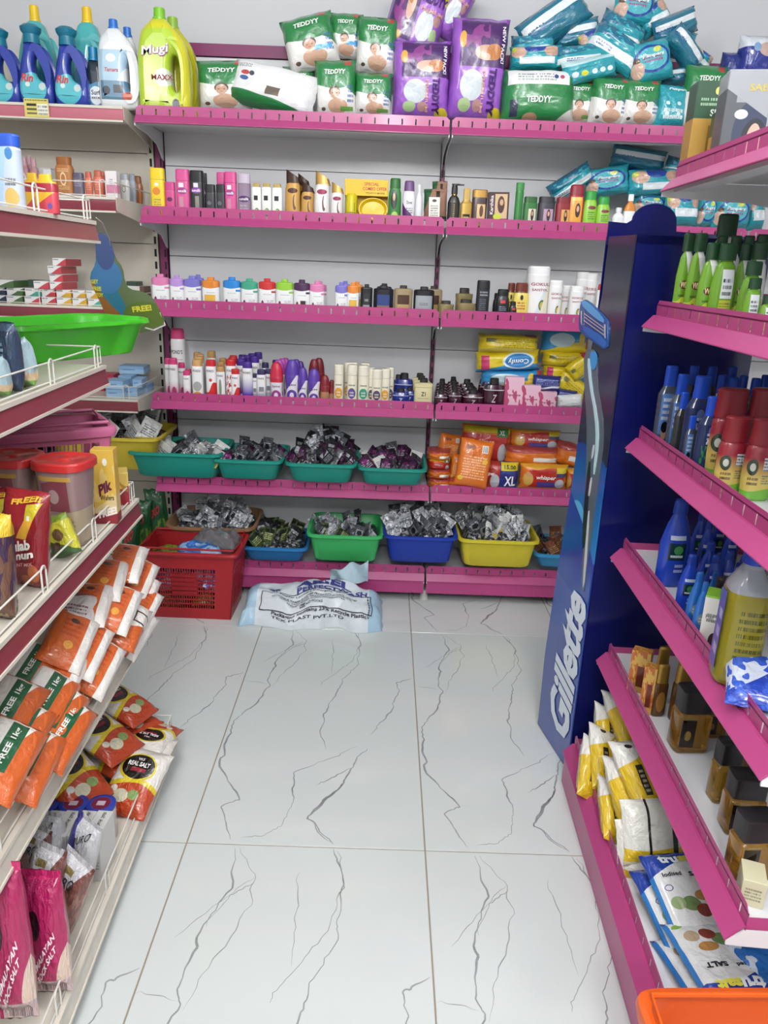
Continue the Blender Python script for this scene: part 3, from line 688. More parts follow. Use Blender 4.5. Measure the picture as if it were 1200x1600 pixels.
# ---- third shelf: talc tins
S3 = 'on the talc shelf'
T = 'white talc tin with '
back(1.180, 0, [
 ('y_pink',235,263,428,T+'pink top, leftmost'), ('y_lil',264,286,430,T+'lilac top'), ('y_vio',285,313,431,T+'violet top beside a gap'), ('y_vio',300,318,429,T+'violet top, behind another',.10),
 ('y_or',314,342,433,T+'orange top and yellow square'), ('y_bl',347,375,433,T+'bright blue top'), ('y_gr',375,402,435,T+'sea green top'), ('y_rd',403,430,435,T+'red top'),
 ('y_li',430,458,436,T+'lime top'), ('y_pu',458,484,437,T+'dark purple top'), ('y_pink',483,507,439,T+'pink top, beside the dark purple one'), ('y_pink',487,510,440,T+'pink top, tucked behind its twin',.06),
 ('y_vio',523,543,441,T+'violet top next to orange'), ('y_vio',530,548,439,T+'violet top in the back row',.09), ('y_or',542,561,441,T+'orange top next to black'), ('y_or',548,567,440,T+'orange top in the back row',.08),
 ('m_black',563,582,444,'narrow black talc tin'), ('m_navy',583,615,446,'black talc tin with blue label'), ('m_navy',588,612,443,'black talc tin behind the blue-labelled one',.10),
 ('m_tan',615,645,446,'tan talc tin with brown label'), ('m_grey',646,679,448,'black talc tin with wide grey label'), ('m_tan',664,691,447,'tan talc tin behind the grey-labelled one',.08),
 ('tan_s',684,709,470,'small khaki tin left of a pair'), ('tan_s',713,743,468,'small khaki tin, front of a pair'), ('tan_s',712,739,450,'khaki tin standing behind a smaller one',.09),
 ('blk_t',745,766,438,'tall square black tube'), ('blk_b',775,797,452,'black bottle with red mark'), ('blk_b',770,787,458,'black bottle behind a black bottle',.07), ('blk_b',795,809,471,'little black bottle'),
 ('yel_b',803,828,442,'yellow bottle with brown cap'), ('yel_b',792,806,442,'yellow bottle, brown cap, mostly hidden',.07),
 ('gok',826,863,416,'tall white talc bottle, largest'), ('gok',823,850,420,'tall white talc bottle behind the largest',.10), ('gok',859,881,438,'medium white talc bottle'), ('gok',876,893,446,'small white talc bottle between two others',.05),
 ('gok',891,914,447,'medium white talc bottle behind the razor head'), ('gok',901,922,425,'white talc bottle in the back row',.10), ('gok',915,935,427,'white talc bottle in the back row',.10), ('gok_r',933,948,444,'white talc bottle with red cap'),
 ], S3, 'talc tins and bottles on the third shelf')

# ---- fourth shelf: talc and powder bottles
S4 = 'on the fourth shelf'
B4 = [('po_pl',264,287,514,'tall white talc bottle with magenta cap',.11),
 ('po_pk',256,268,560,'white and pink talc bottle at far left',.03), ('po_pk',262,277,560,'white and pink talc bottle in front'), ('po_pk',277,289,567,'white and pink talc bottle behind',.04), ('po_pk',285,297,580,'small pink-capped talc bottle',.0), ('po_pk',289,299,577,'small pink-capped talc bottle in second row',.05),
 ('po_tn',298,316,563,'talc bottle with tan cap and grey heart'), ('po_tn',303,318,558,'tan-capped talc bottle in second row',.05), ('po_tn',301,314,551,'tan-capped talc bottle in back row',.14), ('po_tn',305,319,554,'tan-capped talc bottle in third row',.10), ('po_tn',322,337,549,'lone tan-capped talc bottle at the back',.15),
 ('po_rd',320,337,563,'red-capped talc bottle with red swirl'), ('po_ts',337,351,573,'small tan-capped talc bottle'), ('po_ts',338,351,566,'tan-capped talc bottle in second row of small ones',.06), ('po_ts',341,354,560,'tan-capped talc bottle in third row of small ones',.12),
 ('po_rf',351,368,562,'red-capped talc bottle with flowers'), ('po_rf',357,371,556,'red-capped talc bottle in back row',.10), ('po_rf',355,370,559,'red-capped talc bottle in second row',.05), ('po_rd',360,374,577,'small red-capped talc bottle',-.015),
 ('po_pu',377,394,566,'purple-capped talc bottle fading to violet'), ('po_pu',368,384,562,'purple-capped talc bottle beside red ones',.05)]
k = 0
for (x0, x1, t, r) in ((371,385,558,.09),(379,393,556,.12),(386,401,553,.13),(389,405,557,.09),(396,410,551,.15),(371,386,555,.15)):
    B4.append(('po_pu', x0, x1, t, 'dark purple-capped talc bottle in the crowded back rows', r)); k += 1
B4 += [('po_gr',400,415,578,'grey and purple talc bottle showing its back'), ('po_gr',393,402,584,'small grey and purple talc bottle',.02), ('po_gr',413,424,577,'grey and purple talc bottle beside pink ones',.04), ('po_gr',408,420,567,'dark purple-capped grey talc bottle in back row',.12), ('po_gr',424,437,563,'dark-capped grey talc bottle at the back',.14),
 ('sp_pr',420,442,567,'pink perfumed talc bottle with red band'), ('sp_pk',425,445,563,'pink cone-capped talc bottle in second row',.045), ('sp_pk',431,449,561,'pink cone-capped talc bottle in third row',.085), ('sp_pk',437,454,560,'pink cone-capped talc bottle in back row',.12),
 ('sp_pu',444,467,563,'large purple cone-capped talc bottle'), ('sp_pu',464,481,575,'smaller purple cone-capped talc bottle'), ('sp_pu',455,470,562,'purple cone-capped talc bottle in back row',.10), ('sp_pu',462,476,565,'purple cone-capped talc bottle at the back',.13),
 ('sp_mr',481,499,562,'maroon cone-capped talc bottle in back row',.08), ('sp_mr',489,507,560,'maroon cone-capped talc bottle at the back',.12), ('sp_pu',480,500,577,'purple-topped talc bottle showing printed back',-.01), ('sp_mr',499,515,587,'small tan talc bottle with maroon cap'), ('sp_mr',513,523,594,'smallest tan talc bottle with maroon cap',.03)]
for i, (x0, x1, t, r, n_) in enumerate(((521,537,570,0,'cr_y'),(537,548,567,.06,'cr_y'),(542,558.5,571,0,'cr_p'),(543,559,567,.06,'cr_p'),(559,576.5,572,0,'cr_g'),(562,578,568,.06,'cr_g'),(573,586,575,.05,'cr_k'),(575,585,577,.02,'cr_k'),(581,597,578,0,'cr_k'),(595,610,577,.02,'cr_y'),(603,616,575,.05,'cr_k'))):
    B4.append((n_, x0, x1, t, 'cream cylinder talc bottle with '+{'cr_y': 'orange', 'cr_p': 'purple', 'cr_g': 'green', 'cr_k': 'dark'}[n_]+' flower'+(', back row' if r > .04 else ''), r))
B4 += [('z_nv',612,640,608,'navy talc tin, front row',0), ('z_nv',616,647,584,'navy talc tin in taller back row',.07), ('z_nv',612,632,586,'navy talc tin behind a cream talc bottle',.10), ('z_nv',630,650,606,'navy talc tin beside the cream tin',.03),
 ('z_cr',647,677,592,'cream square talc tin with black cap'), ('z_cr',645,672,588,'cream talc tin in second row',.05), ('z_cr',643,669,584,'cream talc tin in third row',.10)]
for i in range(5): B4.append(('z_mr', 678+i*.6, 700+i*.2, 611-i*4.6, ORD[i].replace('first','frontmost')+' small maroon tin in the left file', i*.045))
for i in range(5): B4.append(('z_mr', 700+i*-.5, 722-i*1.0, 607-i*4.4, ORD[i].replace('first','frontmost')+' small maroon tin in the middle file', i*.045))
for i in range(4): B4.append(('z_mr', 723-i*2, 756-i*4.5, 610-i*5.5, ORD[i].replace('first','frontmost')+' wide maroon tin in the right file', i*.05))
for i in range(3): B4.append(('z_mr', 756-i*4, 790-i*7, 592-i*4, ORD[i].replace('first','frontmost')+' large maroon tin with silver letter', i*.07))
back(.815, 0, B4, S4, 'talc bottles and tins on the fourth shelf')
pkb = box_tpl('pinkbox', mat('dfb4c6', .4, zones=(('n',0,.5,1.2,1.0,3.2,.56,'b5486e'),('l',0,.5,.7,.08,1,'8c4a66'))))
for x0, x1, t, nm in ((789,820,590,'tallest'), (817,847,603,'middle-sized'), (845,873,613,'smallest')):
    Y = YF+.06; z0 = .843
    put(pkb, 'carton', f'{nm} of three pink floral cartons on the fourth shelf', 'carton', mtx(((wx(x0, 610, Y)+wx(x1, 610, Y))/2, Y+.03, z0), (0, 0, -.05), (wx(x1, 610, Y)-wx(x0, 610, Y)-.004, .04, wz((x0+x1)/2, t, Y)-z0)), 'pink floral cartons')
# wipes packs
YW = 'd8bf1e'
wipe = bag_tpl('wipe', mat(YW, .3, bump=.15, bscale=12, coat=.4, zones=(('w',.30,.1,.1,5,1,-1,'3f8ec0'),('e',.15,.55,.5,.8,'dfe9ef'),('e',.15,.55,.42,.66,'2f7fbe'),('r',-.36,.5,.12,.7,'c33b6c'))), [('Comfy',.15,.55,.34,.3,'f2f2f2',180)], seed=2, seal=.04)
wipe2 = bag_tpl('wipe2', mat(YW, .3, bump=.15, bscale=12, coat=.4, zones=(('r',-.3,.62,.16,.2,'6a6a30'),('l',.1,.5,.7,.5,5,'a8951a'),('w',.22,0,.04,5,1,-1,'b9a94c'),('r',.35,.95,.2,.2,'b53a4a'))), seed=3, seal=.04)
wipe3 = bag_tpl('wipe3', mat('2f86bb', .3, bump=.15, bscale=12, coat=.4, zones=(('w',.35,.3,.08,5,1,-1,YW),('e',-.1,.55,.5,.5,'b9cdd6'),('e',.3,.6,.12,.5,'d9b94a'),('r',.45,.6,.1,.7,'b5302f'))), seed=4, seal=.04)
navyp = bag_tpl('navyp', mat('1f2a6e', .3, bump=.2, bscale=12, coat=.4, zones=(('w',.32,.2,.03,9,0,-1,'dfe3ea'),('w',.2,.2,.03,9,0,-1,'26337e'),('l',0,.62,.8,.4,4,'7c86c0'))), seed=6)
whitep = bag_tpl('whitep', mat('e6e8ea', .4, bump=.4, bscale=9), seed=8)
yell = 'yellow baby wipes pack '
G = 'baby wipes packs on the fourth shelf'
facebag(wipe2, 'wipes_pack', 748, 845, 524, 556, YF+.12, yell+'topmost of the left stack', 'pack', .10, 2, -12, 0, G)
facebag(wipe, 'wipes_pack', 745, 846, 550, 582, YF+.11, yell+'with upside-down lettering, middle of the stack', 'pack', .10, -3, 0, 0, G)
facebag(wipe3, 'wipes_pack', 752, 850, 578, 610, YF+.12, 'blue and yellow baby wipes pack at the bottom of the stack', 'pack', .10, 1, 0, 0, G)
facebag(wipe3, 'wipes_pack', 848, 925, 512, 556, YF+.16, 'blue and maroon baby wipes pack, top right under the shelf', 'pack', .09, 2, 0, 0, G)
facebag(wipe2, 'wipes_pack', 850, 925, 549, 576, YF+.15, yell+'second in the right stack', 'pack', .10, 2, 0, 0, G)
facebag(wipe, 'wipes_pack', 850, 922, 572, 598, YF+.15, yell+'third in the right stack', 'pack', .10, 3, 0, 0, G)
facebag(wipe2, 'wipes_pack', 866, 926, 590, 625, YF+.12, yell+'leaning diagonally beside the razor display', 'pack', .05, 38, 0, 0, G)
facebag(wipe2, 'wipes_pack', 888, 930, 560, 590, YF+.10, yell+'with white back, tilted at the right end', 'pack', .05, -38, 0, 0, G)
facebag(navyp, 'sanitary_pack', 833, 878, 588, 613, YF+.09, 'navy patterned pack above the pink cartons', 'pack', .05, 3)
facebag(navyp, 'sanitary_pack', 870, 903, 610, 630, YF+.09, 'navy patterned pack behind the crumpled white pack', 'pack', .05, 8)
facebag(whitep, 'tissue_pack', 872, 912, 618, 638, YF+.06, 'crumpled white pack at the end of the fourth shelf', 'pack', .05, -4)

# ---- fifth shelf right: orange packs
OR = 'd9701c'
wh1 = bag_tpl('wh1', mat(OR, .3, bump=.2, bscale=9, coat=.5, zones=(('r',.05,.5,.74,.74,'b3281f'),('e',-.33,.45,.2,.5,'c7a04a'),('e',-.33,.62,.1,.2,'c58e68'),('r',.05,.26,.4,.2,'433a86'),('e',.32,.3,.2,.36,'b9b9bf'),('w',.86,0,.05,9,0,1,'d99a2a'),('r',.36,.80,.24,.22,'d8c21c'),('r',.36,.63,.24,.14,'2a2f66'))), [('whisper',.03,.52,.42,.2,TX,0,.02,.2)], seed=11, seal=.03)
wh2 = bag_tpl('wh2', mat(OR, .28, bump=.2, bscale=9, coat=.5, zones=(('l',.0,.42,.7,.5,9,'ecb98a'),('e',-.24,.83,.16,.12,'8a4a1a'),('e',-.1,.83,.12,.1,'8a4a1a'),('r',.25,.82,.18,.16,'dcdcd6'),('b',.25,.82,.14,.12,'2c2c2c'),('e',.3,.56,.16,.1,'e5b93a'),('e',-.35,.16,.16,.1,'e5b93a'))), seed=12, seal=.03)
wh3 = bag_tpl('wh3', mat(OR, .3, bump=.2, bscale=9, coat=.5, zones=(('r',-.02,.42,.9,.7,'b3281f'),('e',.32,.3,.16,.5,'b9b9bf'),('r',.0,.90,.9,.16,'cbbb1f'),('r',.3,.85,.22,.24,'2f7a3c'))), [('whisper',-.05,.56,.4,.16,'e9c8c0',0,.02,.2), ('XL',.30,.85,.12,.13,TX)], seed=13, seal=.03)
wh4 = bag_tpl('wh4', mat('28307a', .3, bump=.2, bscale=9, coat=.5, zones=(('w',-9,0,0,1,0,-1,OR),('r',-.32,.5,.5,1.2,'a9332a'),('e',-.2,.35,.26,.5,'b9b9bf'),('r',.22,.86,.52,.26,'d8c21c'))), [('whisper',-.42,.6,.36,.16,TX,0,.02,.2), ('XL',.24,.38,.34,.34,TX), ('15.00',.22,.86,.34,.13,'2a2a20')], seed=14, seal=.03)
wh5 = bag_tpl('wh5', mat(OR, .3, bump=.25, bscale=9, coat=.5, zones=(('w',.72,0,.04,6,0,1,'a7403a'),('r',.25,.42,.5,.2,'dedcd8'),('l',.25,.16,.4,.14,2,'b3622c'))), seed=15, seal=.03)
G = 'orange sanitary pad packs on the fifth shelf'; o_ = 'orange sanitary pad pack '
facebag(wh3, 'pad_pack', 720, 800, 668, 724, YF+.17, o_+'with yellow strip, top centre of the pile', 'pack', .06, 5, -8, 0, G)
facebag(wh1, 'pad_pack', 799, 878, 674, 706, YF+.15, o_+'with woman and red label, top right of the pile', 'pack', .07, 2, -10, 0, G)
facebag(wh5, 'pad_pack', 790, 878, 700, 732, YF+.11, o_+'lying with a white strip, middle right', 'pack', .09, 3, 0, 0, G)
facebag(wh5, 'pad_pack', 868, 912, 694, 732, YF+.12, o_+'squeezed beside the blue display, middle row', 'pack', .08, 15, 0, 0, G)
facebag(wh1, 'pad_pack', 813, 889, 728, 768, YF+.06, o_+'standing front right with clear red label', 'pack', .07, 2, 0, 0, G)
facebag(wh1, 'pad_pack', 885, 915, 735, 768, YF+.08, o_+'standing at the far right end, front row', 'pack', .07, 2, 0, 0, G)
facebag(wh4, 'pad_pack', 757, 812, 724, 768, YF+.08, 'blue and orange sanitary pad pack marked XL', 'pack', .07, 2, 0, 0, G)
facebag(wh2, 'pad_pack', 683, 720, 680, 722, YF+.16, o_+'leaning with a small barcode, top left', 'pack', .05, 12, 0, 20, G)
facebag(wh2, 'pad_pack', 704, 728, 712, 752, YF+.12, o_+'hidden behind the big front one', 'pack', .05, 5, 0, 0, G)
for i, t in enumerate((704, 718, 733, 748)):
    facebag(wh3 if i == 1 else wh5, 'pad_pack', 668, 706, t, t+19, YF+.10, o_+['topmost', 'second', 'third', 'lowest'][i]+' of the left stack', 'pack', .12, 3, 0, 0, G)
facebag(wh2, 'pad_pack', 715, 768, 690, 762, YF+.02, o_+'big, back side showing, leaning in front', 'pack', .05, 9, -12, 0, G)
facebag(wh5, 'pad_pack', 700, 760, 748, 768, YF+.10, o_+'lying low under the leaning one', 'pack', .08, 1, 0, 0, G)

# ================================================================ top shelf
def jug(name, x0, x1, top, Y, zs, body, cap, outline, hole, th, neck, label, zones=None, texts=None, capr=(.13, .13, .12), capz=.88, alpha=0, group=None, capflare=None):
    a, b = P(x0, 120, y=Y), P(x1, 120, y=Y); w = b.x-a.x; h = P((x0+x1)/2, top, y=Y).z-zs
    o = thing(name, label, 'bottle', mtx(((a.x+b.x)/2, Y+w*th/2, zs), (0, 0, 0), (w, w, h)), group)
    m = mat(body, .28, coat=.4, zones=tuple(zones) if zones else None)
    key = ('jug', repr(outline), repr(hole), th, body, repr(zones))
    link('body', _cache(key, lambda: card_mesh(smooth_poly(outline, 2), th, m, [smooth_poly(hole, 2)] if hole else (), th*.32, 'body')), o)
    c = MB(); nz = capz
    if capflare: c.rings([ring(r, r, z, 2, 20, cx=neck) for z, r in capflare])
    else: c.rings([ring(capr[0], capr[0], nz, 2, 20, cx=neck), ring(capr[1], capr[1], nz+.03, 2, 20, cx=neck), ring(capr[1]*.86, capr[1]*.86, nz+.035, 2, 20, cx=neck), ring(capr[2]*.86, capr[2]*.86, .995, 2, 20, cx=neck), ring(capr[2]*.7, capr[2]*.7, 1, 2, 20, cx=neck)])
    link('cap', c.mesh('cap', mat(cap, .3, trans=.25 if capflare else 0)), o)
    if texts: link('lettering', _cache(('jt', repr(texts), th), lambda: letter_mesh(texts, lambda x, z: (x, -th/2, z), .004)), o)
    return o
JO = [(-.40,0),(.40,0),(.5,.04),(.5,.25),(.5,.5),(.44,.68),(.30,.80),(.16,.87),(.12,.90),(-.14,.90),(-.18,.87),(-.34,.80),(-.46,.68),(-.5,.5),(-.5,.25),(-.5,.04)]
JN = [(x-.05 if z > .78 else x, z) for x, z in JO]
HO = [(.16,.24),(.30,.24),(.33,.40),(.28,.58),(.14,.58),(.12,.42)]
RO = [(-.38,0),(.38,0),(.5,.06),(.52,.22),(.46,.44),(.32,.62),(.18,.74),(.14,.80),(-.24,.80),(-.28,.70),(-.42,.46),(-.5,.24),(-.48,.06)]
RH = [(.02,.36),(.20,.30),(.38,.34),(.38,.48),(.22,.62),(.04,.64),(-.04,.50)]
T1, T2, YT = 1.912, 1.8877, YF+.06
rz = (('e',-.05,.22,.8,.38,'56b9c4'),('w',.42,-.55,.0,1,0,1,'2c3f9e'),('e',.22,.24,.2,.1,'c9d6d2'),('e',-.2,.26,.14,.06,'d8e6e0'))
for x0, x1, t, lb in ((-26,27,42,'leftmost of three dark blue detergent bottles'), (26,79,36,'dark blue detergent bottle above the yellow price tag'), (81,134,40,'dark blue detergent bottle right of the price tag')):
    jug('detergent_bottle', x0, x1, t, YT, T1, '2c3f9e', '1f7f9c', RO, RH, .42, -.05, lb+', turquoise cap', rz, [('Rin',-.2,.34,.36,.10,'d23c3c',0,.03,.3)], capz=.78,
        capflare=((.77,.24),(.86,.22),(.88,.22),(.92,.28),(.965,.30),(.985,.24),(1,.2)), group='dark blue detergent bottles on the cream top shelf')
for x0, x1, t, lb in ((24,88,4,'teal detergent jug with yellow cap behind the left blue bottle'), (104,170,6,'teal detergent jug with yellow cap left of the white jug')):
    jug('detergent_jug', x0, x1, t, YT+.13, T1, '4fb3b4', 'ecc41f', [(-.42,0),(.42,0),(.5,.05),(.5,.3),(.42,.56),(.26,.76),(.16,.86),(-.16,.86),(-.26,.76),(-.42,.56),(-.5,.3),(-.5,.05)], HO, .5, 0, lb, (('e',-.1,.3,.5,.3,'3d8fae'),('e',-.15,.42,.16,.08,'8fb6d0')), capz=.84, group='teal detergent jugs')
jug('detergent_bottle', 134, 157, 72, YT+.03, T1, '23303f', '157fae', [(-.42,0),(.42,0),(.5,.06),(.5,.6),(.36,.74),(.3,.8),(-.3,.8),(-.36,.74),(-.5,.6),(-.5,.06)], None, .6, 0, 'small navy and blue liquid detergent bottle beside the white jug', (('w',.42,0,.02,6,0,-1,'3f86ab'),('e',.1,.22,.9,.3,'dfe6ea')), [('Surf',.1,.27,.6,.08,'23262e'),('excel',.1,.19,.6,.05,'23262e')], capz=.78, capr=(.34,.34,.34))
wz_ = (('r',-.12,.36,.54,.56,'b9d3e2'),('w',.35,-.9,.06,6,0,-1,'b9d3e2'),('e',-.05,.57,.2,.08,'eef3f6'),('e',-.26,.2,.2,.12,'3c4653'),('r',-.0,.2,.24,.10,'3a4252'),('e',.22,.14,.3,.12,'c2563a'))
wz2 = (('r',-.06,.37,.72,.56,'a9c8db'),('e',-.12,.56,.24,.09,'eef3f6'),('w',.30,.5,.05,7,0,-1,'eceff0'),('r',-.06,.20,.72,.22,'5f86a0'),('e',-.28,.2,.2,.10,'2f3742'),('r',.02,.22,.24,.09,'2a3040'),('e',.24,.14,.26,.10,'c2563a'),('w',.10,0,0,1,0,-1,'e9ecee'))
jug('detergent_jug', 190, 217, 41, YT+.08, T1, 'e3e7e9', '2a70c8', JO, None, .5, -.1, 'white detergent jug with blue cap, mostly hidden behind the front one', None, capr=(.26,.26,.24))
jug('detergent_jug', 151, 213, 26, YT, T1, 'e7eaec', '2a70c8', JN, [(.22,.22),(.40,.22),(.42,.40),(.36,.54),(.22,.54)], .5, -.08, 'white detergent jug with blue cap and handle, cream top shelf', wz2, [('Tamara',-.12,.43,.34,.045,'c4463a',0,.02,.2)], group='white detergent jugs')
mz = (('e',-.06,.42,.86,.9,'b6d23c'),('r',-.08,.22,.80,.34,'b6d23c'),('e',.02,.36,.34,.17,'dfe4d4'),('n',-.06,.16,.7,.24,7,.52,'cfe07a'),('e',.24,.12,.14,.10,'6f6a78'),('w',.80,0,0,1,0,1,'d3cf2e'))
jug('detergent_jug', 232, 306, 22, YT+.11, T2, 'c2bd22', '8fb83a', JO, [(.2,.24),(.36,.24),(.38,.40),(.34,.58),(.2,.58)], .45, -.0, 'yellow-green detergent jug behind the front yellow one', None)
jug('detergent_jug', 213, 294, 7, YT-.02, T2, 'd3cf2e', '7fc02e', JN, HO, .45, -.06, 'big yellow-green detergent jug with handle, left end of pink shelf', mz, [('Mugi',-.115,.595,.53,.115,'a0467a',4,.05,.1),('Mugi',-.12,.60,.52,.105,'f4f1f4',4,.02,.1),('MAXX',.0,.36,.42,.05,'8c2a3c'),('LIQUID',-.05,.06,.3,.025,'5a6a2a')])
for o in [o for o in THINGS if o['label'].startswith('big yellow-green')]:      # white word sits in front of its outline
    pass
# diaper packs
def ted(key, seed, extra=(), zones2=None):
    Z = (('w',.62,.9,.04,6,0,1,'1f7a3e'),('w',.70,-.9,.04,6,0,-1,'e4e1dc'),('w',.52,-.55,0,1,0,1,'1f7a3e'))
    Z = (('w',.58,-.5,.03,6,0,1,'2a7f45'),('e',.0,.78,1.3,.62,'2a7f45'),('e',.04,.17,.46,.26,'cfa78e'),('e',-.02,.415,.26,.20,'4b352d'),('e',-.02,.385,.22,.19,'caa086'),('e',-.07,.39,.03,.015,'3a2a24'),('e',.03,.39,.03,.015,'3a2a24'),('e',-.02,.34,.06,.015,'a8605a'),('l',.34,.40,.14,.34,4,'4c6a9c'),('e',-.3,.12,.1,.06,'5b4a3c'),('r',.3,.93,.16,.10,'b5433a'))
    return bag_tpl(key, mat('e6e4e0', .28, bump=.25, bscale=7, coat=.5, zones=Z+tuple(extra)), [('TEDDYY',.0,.76,.52,.085,'eff3ee',0,.03,.1)], seed=seed, seal=.05, a=5)
tedA, tedB, tedC = ted('tedA', 21), ted('tedB', 22, (('r',.25,.12,.3,.07,'6ea04a'),)), ted('tedC', 23, (('r',.22,.3,.34,.08,'4aa3da'),))
tedW = bag_tpl('tedW', mat('e9e9ea', .3, bump=.35, bscale=6, coat=.4, zones=(('w',.16,-.25,.04,4,1,-1,'2a7f45'),('e',-.3,.62,.1,.1,'c0504a'),('e',-.3,.5,.1,.1,'4a6aa0'),('e',-.22,.62,.06,.1,'444'+'c5c'),('l',-.34,.8,.2,.1,3,'7a7a80'),('r',.05,.34,.16,.2,'6e6258'))), seed=24, seal=.02, a=5, wr=.16)
tedL = bag_tpl('tedL', mat('2a7f45', .28, bump=.2, bscale=7, coat=.5, zones=(('r',-.02,.80,.8,.30,'e9ebea'),('l',-.05,.80,.5,.16,3,'9aa0a0'),('e',.28,.8,.06,.08,'b54a6a'),('e',.20,.8,.06,.08,'3c4a8a'),('w',-.25,1.0,.05,4,0,-1,'dcd5ce'),('e',-.12,.05,.2,.16,'b98f74'),('r',-.34,.22,.1,.3,'34384f'))), [('TEDDYY',-.02,.36,.34,.12,'eff3ee',0,.03,.1)], seed=25, seal=.02)
PU = '9a5cc2'
purp = bag_tpl('purp', mat(PU, .3, bump=.2, bscale=7, coat=.5, zones=(('r',.08,.73,.84,.46,'4a2462'),('e',-.3,.76,.12,.16,'d8a23a'),('n',-.05,.80,.4,.24,5,.55,'8a3f86'),('e',.12,.64,.42,.15,'c9a08a'),('e',.24,.65,.26,.16,'b9743a'),('e',.1,.60,.16,.07,'e0b49c'),('e',-.1,.32,.4,.30,'cbd3d8'),('e',-.2,.13,.22,.13,'a9c48a'),('e',.02,.13,.16,.12,'b48a86'),('e',.36,.05,.24,.14,'d9c32c'))), [('TEDDYY',.26,.26,.46,.13,'45196a',-90,.05,.1),('PREMIUM',.10,.26,.4,.05,'e0a79a',-90),('NEW PACK!',.40,.72,.36,.06,'f1eef2',-90,.03)], seed=26, seal=.03, a=6)
G = 'white and green diaper packs on the top shelf'; w_ = 'white and green diaper pack '
facebag(tedA, 'diaper_pack', 304, 390, 90, 170, YT+.04, w_+'standing right behind the yellow jug', 'pack', .10, -1, 0, 0, G)
facebag(tedB, 'diaper_pack', 440, 492, 100, 172, YT+.10, w_+'mostly hidden behind the lying one', 'pack', .08, 0, 0, 0, G)
facebag(tedW, 'diaper_pack', 352, 497, 98, 172, YT-.01, 'white diaper pack lying on its side with plain white back', 'pack', .12, 14, -12, -8, G)
facebag(tedC, 'diaper_pack', 513, 566, 16, 88, YT+.12, w_+'upper row, behind its two neighbours', 'pack', .08, 3, 0, 0, G)
facebag(tedC, 'diaper_pack', 441, 525, 16, 106, YT+.06, w_+'tilted on top with a blue tag', 'pack', .11, -13, -5, 0, G)
facebag(tedA, 'diaper_pack', 556, 621, 22, 112, YT+.06, w_+'upper row, next to the purple packs', 'pack', .09, 4, 0, 0, G)
facebag(tedB, 'diaper_pack', 491, 557, 90, 180, YT+.00, w_+'front row, left of two standing below', 'pack', .09, -1, 0, 0, G)
facebag(tedB, 'diaper_pack', 553, 613, 110, 180, YT+.00, w_+'front row, touching the purple pack', 'pack', .09, 1, 0, 0, G)
G = 'purple diaper packs'
facebag(purp, 'diaper_pack', 596, 707, -28, 74, YT+.09, 'purple diaper pack lying tilted on top, left', 'pack', .10, -72, 0, 0, G)
facebag(purp, 'diaper_pack', 655, 750, -40, 40, YT+.13, 'purple diaper pack at the very top edge, centre', 'pack', .10, -60, 0, 0, G)
facebag(purp, 'diaper_pack', 613, 705, 58, 182, YT+.02, 'purple diaper pack standing left, marked new pack', 'pack', .11, 1, 0, 0, G)
facebag(purp, 'diaper_pack', 703, 794, 22, 186, YT+.02, 'taller purple diaper pack standing right', 'pack', .12, 3, 0, 0, G)
G = 'white and green diaper packs right of the purple ones'
facebag(tedB, 'diaper_pack', 880, 934, 122, 190, YT+.05, w_+'squeezed between two others, right half', 'pack', .08, 2, 0, 0, G)
facebag(tedL, 'diaper_pack', 785, 905, 103, 190, YT+.0, 'wide green diaper pack lying with a white top panel', 'pack', .12, 0, -6, 0, G)
facebag(tedA, 'diaper_pack', 926, 988, 117, 193, YT+.0, w_+'left of the standing pair under the turquoise pile', 'pack', .09, 4, 0, 0, G)
facebag(tedA, 'diaper_pack', 974, 1036, 121, 194, YT-.01, w_+'right of the standing pair under the turquoise pile', 'pack', .09, 1, 0, 0, G)
facebag(tedC, 'diaper_pack', 1072, 1139, 98, 198, YT-.02, w_+'tall, rightmost beside the hair colour cartons', 'pack', .09, 3, 0, 0, G)
TQ = '2b9dab'
def pam(key, seed, zones, texts=None, base=TQ): return bag_tpl(key, mat(base, .22, bump=.4, bscale=7, coat=.7, zones=zones), texts, seed=seed, seal=.04, wr=.22)
pA = pam('pA', 31, (('w',.42,.1,.0,1,0,-1,'e0e6e8'),('w',.16,.1,0,1,0,-1,TQ),('l',-.2,.28,.3,.16,2,'2f4f8c'),('w',.62,.2,.04,5,0,1,'246f8c'),('n',.1,.75,.9,.3,8,.58,'3fb0bc')))
pB = pam('pB', 32, (('e',-.02,.5,.80,.66,'22439a'),('e',-.02,.5,.68,.54,'58b9c4'),('e',.12,.7,.16,.14,'c9cf4a'),('l',-.02,.5,.44,.16,2,'b2367a'),('e',-.36,.3,.24,.4,'d8b3a0'),('e',-.36,.52,.14,.12,'6a4a3a')), [('Pampers',0,.56,.52,.12,'eef4f6',0,.03,.2)])
pC = pam('pC', 33, (('w',.80,0,.03,6,0,1,'bfe0e2'),('e',-.3,.4,.12,.22,'e4eef0'),('e',-.14,.4,.12,.22,'cfd42f'),('e',.04,.4,.1,.2,'e4eef0'),('e',.18,.4,.1,.2,'e4eef0'),('e',.32,.4,.1,.2,'e4eef0')))
pD = pam('pD', 34, (('r',.0,.66,.9,.22,'e2e8ea'),('l',-.3,.52,.3,.2,2,'26508c'),('w',.30,0,.02,5,0,-1,'1c6f86')), base='23728c')
pE = pam('pE', 35, (('e',-.3,.7,.3,.5,'cfa893'),('e',.32,.7,.3,.4,'c9a08c'),('e',0,.85,.4,.4,'22439a'),('r',.05,.34,.66,.26,'e0e8ea'),('e',-.4,.8,.1,.2,'c9cf4a')))
